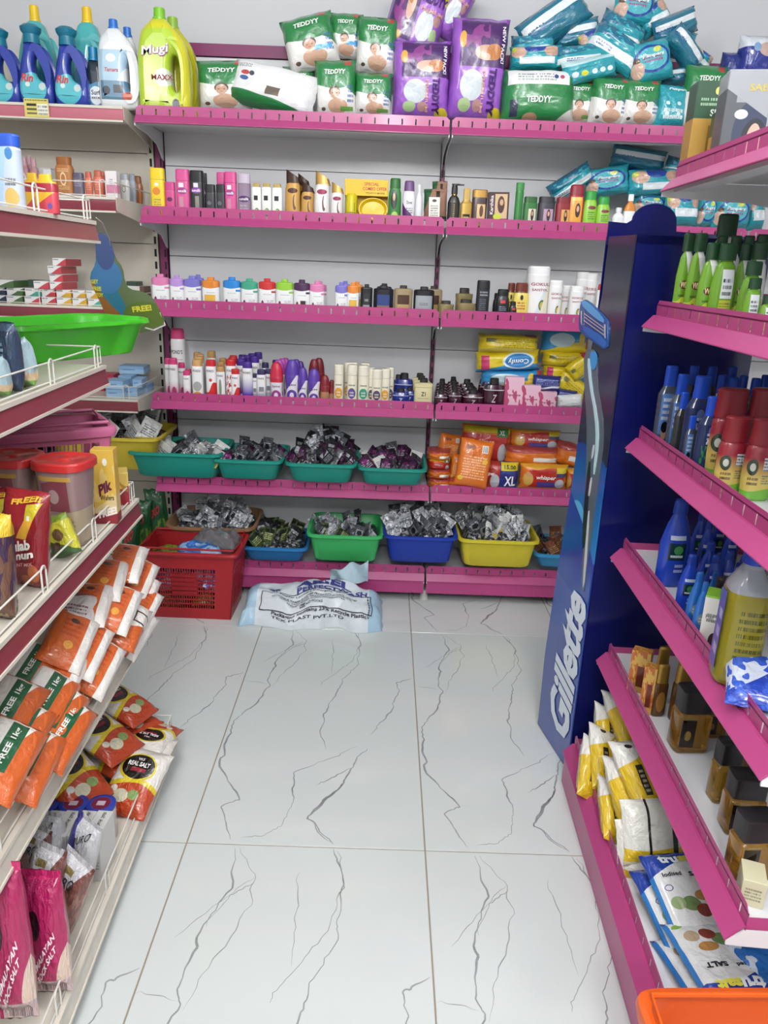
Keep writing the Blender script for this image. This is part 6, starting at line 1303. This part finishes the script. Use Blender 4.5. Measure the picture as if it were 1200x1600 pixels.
# ================================================================ goods on the right gondola
def amb(c, rough=.08): return mat(c, rough, trans=.75, ior=1.3, coat=.3)
zs = 1.6047
cb = crt('hairc', 'a8823a', (('w',.62,0,0,1,0,1,'2a4a34'),('e',.1,.90,.16,.08,'c9c060'),('l',0,.8,.7,.1,2,'8fae8c'),('r',.1,.3,.3,.5,'7a5a24'),('r',.25,.46,.3,.2,'b5512c'),('l',0,.16,.7,.2,3,'6a4a1c')), [('SESA', .2, .68, .5, .07, 'cfd8cc', 0, .02)])
dkc = crt('darkc', '4a4d52', (('e',.2,.36,.9,.7,'27304a'),('e',.25,.26,.6,.5,'1a1c24'),('e',.25,.26,.34,.4,'b99a8a'),('r',.2,.84,.9,.34,'8a8c90'),('e',-.1,.55,.3,.10,'b9bcc2'),('w',.66,-.3,0,1,0,1,'8f9196')), [('SAE', .2, .82, .4, .07, 'b9a63a', 0, .02)])
stc(cb, 1092, 1148, 126, 1.66, zs, .06, 'brown and green hair oil carton, left end of the right top shelf', rz=-4, side='R')
stc(cb, 1128, 1150, 170, 1.74, zs, .06, 'brown and green hair oil carton behind the first', rz=-4, side='R')
stc(dkc, 1147, 1215, 108, 1.56, zs, .08, 'charcoal hair colour carton with a profile picture', rz=-10, side='R')
zs = 1.3087
D('vvd', ([(0,.46),(.03,.5),(.5,.5),(.72,.38),(.78,.24),(.80,.24)],[(.79,.36),(.98,.35),(1,.30)]), '6a9a2a', '173f22', 2.4, [('w',.62,-1.0,.0,1,0,1,'dfe2e0'),('w',.24,0,.04,6,1,-1,'bcc63a'),('e',-.1,.10,.4,.18,'4a3524'),('e',-.05,.40,.5,.10,'5a2a24'),('l',0,.28,.6,.05,1,'2a4a1c')], [('VVD',-.05,.40,.40,.07,'e8d8a0',0,.04)], rough=.22)
D('vvdt', ([(0,.46),(.03,.5),(.5,.5),(.72,.38),(.78,.24),(.80,.24)],[(.79,.36),(.98,.35),(1,.30)]), '6a9a2a', '173f22', 2.4, [('r',.05,.5,.5,.36,'dfe3e6'),('l',.05,.48,.4,.24,3,'3a3c44'),('r',.05,.18,.5,.24,'b9bc3a'),('l',.05,.18,.46,.2,6,'6a7a24')], rough=.22)
NAME['vvd'] = NAME['vvdt'] = 'hair_oil_bottle'
V_ = 'green hair oil bottle '
st([('vvd',1066,1092,364,1.72,V_+'leftmost, with white collar'),('vvd',1084,1112,364,1.70,V_+'second from left, with white collar'),('vvd',1102,1134,379,1.60,V_+'with red-brown round logo, third'),('vvdt',1122,1162,380,1.58,V_+'with white price label, largest'),
    ('vvd',1120,1165,334,1.80,V_+'tall one standing behind the rest'),('vvd',1118,1142,368,1.74,V_+'in the second row behind the price label one'),('vvd',1140,1164,368,1.74,V_+'in the second row, middle'),('vvd',1160,1184,368,1.74,V_+'in the second row, right'),('vvd',1180,1206,366,1.74,V_+'in the second row at the picture edge'),
    ('vvd',1156,1182,380,1.62,V_+'right of the largest'),('vvd',1176,1208,378,1.60,V_+'at the picture edge, first row back'),('vvdt',1164,1200,408,1.48,V_+'shorter, half hidden'),('vvdt',1168,1196,434,1.42,V_+'small with white label'),('vvdt',1190,1216,462,1.36,V_+'small at the right edge')], zs, '', 'green hair oil bottles on the right gondola', side='R')
zs = 1.0137
PC = ([(0,.44),(.02,.5),(.66,.5),(.76,.30),(.78,.26)],[(.76,.30),(.985,.29),(1,.25)])
D('par', PC, '4c5566', '1b46b4', 3.2, [('r',-.12,.42,.55,.5,'5b86c9'),('l',-.12,.5,.4,.3,4,'dfe6ef'),('e',-.1,.2,.3,.2,'c9a08a'),('e',-.1,.26,.34,.14,'1c1a20')], rough=.12, trans=.35)
D('parc', PC, '4c5050', '1b46b4', 3, None, rough=.1, trans=.55)
D('aloe', PC, '26335c', '1b46b4', 2.4, [('e',-.02,.58,.3,.14,'5c6aa0'),('n',.05,.22,.8,.36,7,.5,'2f8a3f'),('l',0,.5,.4,.16,3,'b9c2d8')], [('Aloe',-.02,.46,.36,.05,'c9d0e4')], rough=.12, trans=.2)
D('redj', ([(0,.40),(.03,.46),(.3,.5),(.6,.48),(.66,.44),(.68,.40)],[(.68,.42),(.70,.44),(.90,.40),(.98,.42),(1,.38)]), 'c3ac5a', '7f1d28', 2.4, [('g',.28,.52,'8a2230'),('w',.14,0,.02,5,0,-1,'6aa83a'),('r',.2,.46,.4,.16,'c9ccce'),('l',.2,.46,.4,.16,4,'4a4c50'),('l',.2,.28,.4,.12,4,'5a6a5a'),('e',-.3,.42,.3,.2,'2a3a2a'),('e',-.3,.42,.16,.1,'b9b9ae'),('l',-.25,.26,.3,.12,2,'3a2a2a')], rough=.22, coat=.5)
for k in ('par', 'parc', 'aloe'): NAME[k] = 'hair_oil_bottle'
NAME['redj'] = 'lotion_bottle'
c_ = 'clear oil bottle with blue cap, '
st([('par',1036,1068,572,1.74,c_+'far left with blue label'),('parc',1074,1098,572,1.80,c_+'back row, second'),('par',1055,1084,585,1.64,c_+'second from left with blue label'),('parc',1060,1082,613,1.60,c_+'short one in front, left'),('parc',1078,1098,612,1.66,c_+'short one behind, left'),
    ('parc',1102,1126,573,1.80,c_+'back row, third'),('parc',1118,1140,586,1.72,c_+'behind the aloe one'),('parc',1134,1158,573,1.80,c_+'back row, fourth'),('parc',1136,1160,590,1.70,c_+'right of the aloe one'),('parc',1152,1174,587,1.74,c_+'partly behind a red cap'),('parc',1170,1194,591,1.72,c_+'between two red caps'),('parc',1186,1208,586,1.78,c_+'at the right edge'),
    ('aloe',1081,1124,588,1.56,'dark blue aloe oil bottle, taller, blue cap'),('aloe',1100,1138,620,1.46,'dark blue aloe oil bottle, shorter, blue cap'),('par',1074,1092,650,1.52,c_+'tiny, beside the aloe bottles'),
    ('redj',1122,1182,608,1.46,'red-topped yellow lotion bottle, tall, left'),('redj',1176,1232,608,1.46,'red-topped yellow lotion bottle, tall, right edge'),('redj',1134,1186,652,1.34,'red-topped yellow lotion bottle, shorter, left'),('redj',1178,1230,655,1.32,'red-topped yellow lotion bottle, shorter, right edge')], zs, '', 'oil and lotion bottles on the right gondola', side='R')
zs = .7217
PB = ([(0,.42),(.02,.48),(.1,.5),(.5,.5),(.72,.34),(.84,.2),(.85,.2)],[(.84,.24),(.97,.22),(1,.18)])
D('bluo', PB, '1b3fae', '1a3a9c', 2.2, [('r',-.02,.42,.56,.20,'14303a'),('e',.02,.44,.3,.10,'3f8a4a'),('l',-.02,.38,.4,.05,1,'dfe6e6'),('r',-.02,.58,.5,.05,'c3cbe0'),('l',.1,.24,.3,.12,2,'b9c4e0')], rough=.25, coat=.4)
D('blul', PB, '2563b0', '1f58a4', 2.2, [('e',0,.36,.6,.2,'6f8a8c'),('l',0,.36,.4,.1,2,'c9d2d6')], rough=.25, coat=.4)
NAME['bluo'] = NAME['blul'] = 'coconut_oil_bottle'
b_ = 'blue coconut oil bottle, '
L = [('bluo',1044,1094,782,1.60,b_+'largest, with dark label')]
for i, (x0, x1, t, y) in enumerate(((1086,1112,800,1.72),(1098,1122,812,1.64),(1118,1142,800,1.74),(1136,1162,815,1.66),(1160,1186,850,1.62),(1180,1204,862,1.56),(1098,1128,848,1.56),(1106,1136,868,1.50),(1128,1156,862,1.52),(1144,1166,880,1.60),(1156,1180,890,1.54))): L.append(('bluo', x0, x1, t, y, b_+'medium, crowded behind the front ones'))
L += [('bluo',1068,1100,868,1.46,b_+'small with white mark, beside the largest'),('blul',1082,1108,895,1.36,b_+'small paler one, left'),('blul',1092,1114,910,1.29,b_+'small paler one, front'),('blul',1108,1128,894,1.42,b_+'small paler one, behind the dark cap'),('blul',1140,1166,905,1.40,b_+'small paler one, behind the oil jar'),('blul',1156,1180,918,1.36,b_+'small paler one, beside the oil jar')]
st(L, zs, '', 'blue coconut oil bottles on the right gondola', side='R')
stc(crt('wgc', 'e2e0da', (('f', -99, 'e2e0da'),('l',0,.62,.6,.2,2,'3a3a3a'),('e',.1,.18,.4,.3,'3a2a28'),('w',.97,0,0,1,0,1,'7fb52f')), [('Hair Oil', 0, .62, .7, .08, '3a3a3a', 0, .01)]), 1113, 1148, 935, 1.27, zs, .05, 'white and green hair oil carton in front of blue bottles', rz=-28, side='R')
stc(crt('grc', '6fae2c', (('l',0,.4,.6,.6,8,'3f7a1c'),)), 1136, 1152, 940, 1.33, zs, .04, 'plain green carton behind the white and green one', rz=-28, side='R')
D('dcap', ([(0,.46),(.03,.5),(.6,.5),(.62,.46)],[(.62,.44),(.98,.42),(1,.38)]), '6a4a22', '211b19', 5, None, rough=.15, trans=.3)
st([('dcap',1120,1154,904,1.36,'square dark-capped amber bottle behind the white and green carton','hair_oil_bottle')], zs, '', side='R')
# large bottle of yellow oil
a = P(1150, 1065, z=zs+.03); yb = 1.16
xa, xb = P(1146, 960, y=yb).x, P(1218, 960, y=yb).x; hb = P(1180, 868, y=yb).z-zs
o = thing('cooking_oil_bottle', 'large clear bottle of yellow oil with blue cap and blue side label', 'bottle', mtx(((xa+xb)/2, yb+.04, zs), (0, 0, rad(-14)), (xb-xa, .085, hb)))
m = MB(); R = [(0,.42),(.02,.48)]+[(.05+.075*k, .49 if k % 2 else .5) for k in range(9)]+[(.72,.46),(.80,.32),(.86,.22),(.93,.21)]
m.rings([ring(r, r, z, 3, 28) for z, r in R]); link('body', m.mesh('body', mat('a89a2c', .08, trans=.45, ior=1.3, coat=.5, zones=(('w',.70,0,0,1,0,1,'b9bcc8'),('l',.1,.36,.6,.5,9,'6a6a1c')))), o)
m = MB(); m.rings([ring(.25, .25, .89, 2, 24), ring(.24, .24, .99, 2, 24), ring(.2, .2, 1, 2, 24)]); link('cap', m.mesh('cap', mat('1b3aa8', .3)), o)
m = MB(); R = []
for k in range(5): 
    t = -.42+.16*k/4; R.append((t,))
V = [(-.495-.005, -.30+.30*k/4, z) for z in (.10, .64) for k in range(5)]
link('label', MB().add([(-.503, -.34, .10), (-.503, .2, .10), (-.503, .2, .66), (-.503, -.34, .70)], [(0, 3, 2, 1)]).mesh('label', mat('2b62b8', .3, coat=.3, zones=(('l',-.1,.4,.3,.4,3,'c9d4ea'),), axes='yz'), False), o)
put(bag_tpl('blp', mat('1f3fa8', .25, bump=.4, bscale=6, coat=.6, zones=(('w',.5,.5,.1,5,0,1,'c9d0e0'),('n',0,.5,1,1,5,.55,'2a55c0'))), seed=131), 'pouch', 'blue and white pouch cut by the right edge, third shelf', 'pouch', mtx(P(1200, 1085, y=1.07)+Vector((0, 0, -.03)), (rad(-70), 0, rad(-20)), (.12, .04, .12)))
zs = .4207
G5 = mat('c0912f', .06, trans=.55, ior=1.35, coat=.5)
def ambq(key, body, cap, zones):
    bmm = mat(body, .07, trans=.7, ior=1.35, coat=.5, zones=zones)
    _ = bottle_tpl(key, [(0,.46),(.03,.5),(.60,.5),(.64,.44),(.66,.3)], [(.645,.44),(.655,.46),(.985,.46),(1,.42)], 7, bmm, mat(cap, .35)); DZ[key] = (_, .7); NAME[key] = 'hair_oil_bottle'
ambq('amb', 'c08a32', '201d20', (('r',-.2,.34,.42,.46,'1c1416'),('e',-.2,.30,.2,.16,'c9a04a'),('r',-.2,.58,.42,.04,'c9a860')))
ambq('ambs', 'd2a648', '1c1a1f', (('r',0,.30,.6,.5,'a87c28'),))
D('gcap', ([(0,.44),(.03,.5),(.6,.5),(.66,.44)],[(.66,.44),(.97,.40),(1,.36)]), '5c3a1c', 'a8843c', 2.6, [('e',0,.3,.6,.4,'9a6a2c')], capmetal=.6, rough=.15)
D('ocart', ([(0,.47),(.02,.5),(.98,.5),(1,.47)], None), 'b5602c', 'b5602c', 7, [('n',0,.5,1,1,5,.5,'c9a04a'),('r',.1,.4,.3,.5,'6a2a1c')]); NAME['gcap'] = 'hair_oil_bottle'; NAME['ocart'] = 'carton'
st([('gcap',1028,1050,1012,1.60,'amber bottle with tall gold cap, rear'),('gcap',1026,1050,1040,1.54,'amber bottle with tall gold cap, front'),
    ('gcap',1058,1088,1038,1.52,'brown oil bottle without visible cap'),
    ('amb',1066,1122,1078,1.40,'square amber oil bottle with black cap, farthest of the front row'),('amb',1106,1144,1088,1.46,'square amber oil bottle with black cap, behind the first'),('amb',1128,1160,1098,1.50,'square amber oil bottle with black cap, rear'),
    ('ambs',1126,1168,1160,1.24,'slim golden oil bottle with black cap, standing alone'),('amb',1166,1200,1168,1.32,'square amber oil bottle with black cap, behind the slim one'),('amb',1148,1208,1214,1.15,'square amber oil bottle with black cap, second nearest'),('amb',1162,1226,1278,1.04,'square amber oil bottle with black cap, nearest')], zs, '', 'amber oil bottles on the right gondola', side='R')
stc(crt('orc', 'b5602c', (('n',0,.5,1,1,5,.5,'c9a04a'),('r',.1,.4,.4,.5,'6a2a1c'))), 992, 1022, 1020, 1.62, zs, .03, 'orange printed carton, farthest on the second right shelf', rz=-30, side='R')
stc(crt('orc', 'b5602c', ()), 1012, 1032, 1045, 1.55, zs, .03, 'orange printed carton in front of the farthest', rz=-30, side='R')
stc(crt('crc', 'cfc9a8', (('l',0,.5,.7,.5,4,'8a8468'),)), 1176, 1212, 1352, .98, zs, .05, 'cream carton at the near end of the second right shelf', rz=-20, hh=.05, side='R')
zs = .1267
ye = bag_tpl('ye', mat('d9b51f', .25, bump=.45, bscale=7, coat=.6, zones=(('w',.80,.3,.04,6,0,1,'e2dfd8'),('e',.22,.70,.5,.26,'e2dfd8'),('e',.24,.70,.42,.22,'1d1917'),('e',-.24,.88,.14,.07,'1d1917'),('r',-.26,.42,.13,.38,'2a241c'),('l',-.26,.42,.08,.3,5,'b9ad90'),('e',.1,.45,.5,.14,'dba024'),('r',.24,.10,.16,.12,'3a3424'))), seed=141, k=.5)
ys = bag_tpl('ys', mat('e0ddd4', .25, bump=.45, bscale=7, coat=.6, zones=(('w',.28,0,.03,6,0,-1,'d9b51f'),('r',-.2,.5,.03,1.2,'1d1917'),('r',.1,.5,.06,1.2,'1d1917'),('r',.3,.5,.03,1.2,'1d1917'),('w',.08,0,0,1,0,-1,'c9c0a0'))), seed=142, k=.5)
G = 'yellow and white salt packets on the lowest right shelf'
for t, px, py, y, dims, rz, ti, ro, lb in (
    (ye,985,1128,.26,(.13,.06,.175),18,-62,18,'highest at the far end'),(ye,958,1150,.21,(.12,.055,.165),14,-55,30,'narrow, beside the highest'),(ye,950,1188,.185,(.12,.055,.175),14,-50,26,'leaning second against the guard'),(ye,930,1205,.155,(.11,.05,.165),10,-48,34,'leftmost, leaning on the slotted guard'),
    (ye,1010,1215,.27,(.14,.06,.185),22,-58,10,'large in the middle with black oval'),(ye,990,1240,.22,(.13,.06,.175),16,-58,16,'under the large middle one'),(ye,965,1270,.155,(.11,.05,.16),10,-60,30,'small, low against the guard'),
    (ye,1045,1262,.22,(.13,.06,.175),30,-70,0,'right, under the upper shelf edge'),(ys,1035,1300,.21,(.19,.045,.14),4,-30,0,'on its side, upper of two with black stripes'),(ys,1030,1332,.165,(.20,.045,.14),2,-28,0,'on its side, lower of two with black stripes'),(ye,975,1170,.16,(.12,.055,.165),20,-60,10,'buried between the far ones')):
    pk(t, 'salt_packet', 'yellow salt packet '+lb, 'packet', px, py, y, dims, rz, ti, ro, G)
TZ = (('r',0,.5,.88,1.2,'e4e4e4'),('w',.80,.1,.05,5,1.2,1,'1d3f9c'),('e',-.10,.36,.26,.16,'6f8a54'),('e',.12,.44,.26,.12,'b58348'),('e',.26,.30,.2,.14,'b9a184'),('e',.04,.28,.22,.14,'8a3a2c'),('e',-.28,.38,.2,.14,'9aae7c'),('o',-.32,.55,.12,.07,.4,'3a3f8c'),('w',.03,0,0,1,0,-1,'1d3f9c'))
tr1 = bag_tpl('tr1', mat('2a78c0', .25, bump=.4, bscale=6, coat=.6, zones=TZ), [('tru', -.16, .88, .30, .11, 'e9ecef', 0, .05), ('salt', .16, .885, .34, .10, 'd9d04a', 0, .05), ('Iodised', -.22, .69, .28, .05, '23262e', 0, .03), ('SALT', .18, .67, .30, .055, '23262e', 0, .05)], seed=151, k=.42, seal=.03)
tr2 = bag_tpl('tr2', mat('2a78c0', .25, bump=.4, bscale=6, coat=.6, zones=TZ+(('e',.36,.14,.14,.07,'7fae4a'),)), [('Iodised', -.22, .69, .28, .05, '23262e', 0, .03), ('SALT', .18, .67, .30, .06, '23262e', 0, .05), ('tru', -.16, .88, .30, .11, 'e9ecef', 0, .05), ('salt', .16, .885, .34, .10, 'd9d04a', 0, .05)], seed=152, k=.42, seal=.03)
G = 'blue and white iodised salt packets'
RZ = 6
for i, (px, py, y, rz, lb) in enumerate(((1078,1400,.205,8,'upper of two, lettering upright'),(1124,1500,.19,186,'nearer one, lettering upside down'))):
    c = P(px, py, z=y)
    put((tr1, tr2)[i], 'salt_packet', 'blue and white iodised salt packet, '+lb, 'packet', Matrix.Translation(c) @ Euler((0, 0, rad(rz))).to_matrix().to_4x4() @ Euler((rad(-74 if i == 0 else -86), 0, 0)).to_matrix().to_4x4() @ Matrix.Diagonal((.146, .045, .185, 1)) @ Matrix.Translation((0, 0, -.5)), G)
    put(tr1, 'salt_packet', 'blue and white iodised salt packet underneath, '+('far' if i == 0 else 'near')+' one', 'packet', Matrix.Translation(c+Vector((-.010, .004, -.040))) @ Euler((0, 0, rad(rz))).to_matrix().to_4x4() @ Euler((rad(-80), 0, 0)).to_matrix().to_4x4() @ Matrix.Diagonal((.146, .045, .19, 1)) @ Matrix.Translation((0, 0, -.5)), G)
blb = bag_tpl('blb', mat('1f6ab8', .25, bump=.5, bscale=5, coat=.6, zones=(('n',0,.5,1,1,4,.6,'c9d6e6'),)), seed=161)
for i, (px, py, y, lb) in enumerate(((1188,1475,.19,'upper of two beside the iodised salt'),(1200,1525,.19,'lower of two at the right edge'))):
    pk(blb, 'packet', 'shiny blue packet, '+lb, 'packet', px, py, y, (.11, .06, .12), 10, -70, 0, 'shiny blue packets')
# orange basket in the near right corner
a = P(1014, 1584, y=.86); zr_ = P(1100, 1550, y=.90).z
ob = basket('shopping_basket', mtx((a.x+.235, .905-.15, 0), (0, 0, rad(2))), .46, .29, zr_, 'd9591a', 'orange plastic shopping basket at the near right corner', (.12, .88, .15, .78), .88, cells=(20, 8), rimh=.030)

# ================================================================ labels: look-alikes are told apart by their order in view
def scr(o):
    p = o.matrix_basis.translation; d = p-Vector((0, 0, CAMH)); return 600+FPX*d.dot(RX)/d.dot(FX), d.dot(FX)
seen = {}
for o in THINGS: seen.setdefault(o['label'], []).append(o)
for lb, os_ in seen.items():
    if len(os_) < 2 or os_[0].name.startswith('sachet'): continue
    os_.sort(key=lambda o: scr(o)[0])
    for i, o in enumerate(os_):
        sfx = (['left one', 'right one'][i] if len(os_) == 2 else (ORD[i] if i < len(ORD) else 'number %d' % (i+1))+' from left')
        o['label'] = lb.rstrip()+', '+sfx
for o in THINGS:
    o['label'] = ' '.join(o['label'].replace(' None', '').split())
    wds = o['label'].split()
    if len(wds) > 16: print('LONG', len(wds), o['label'])
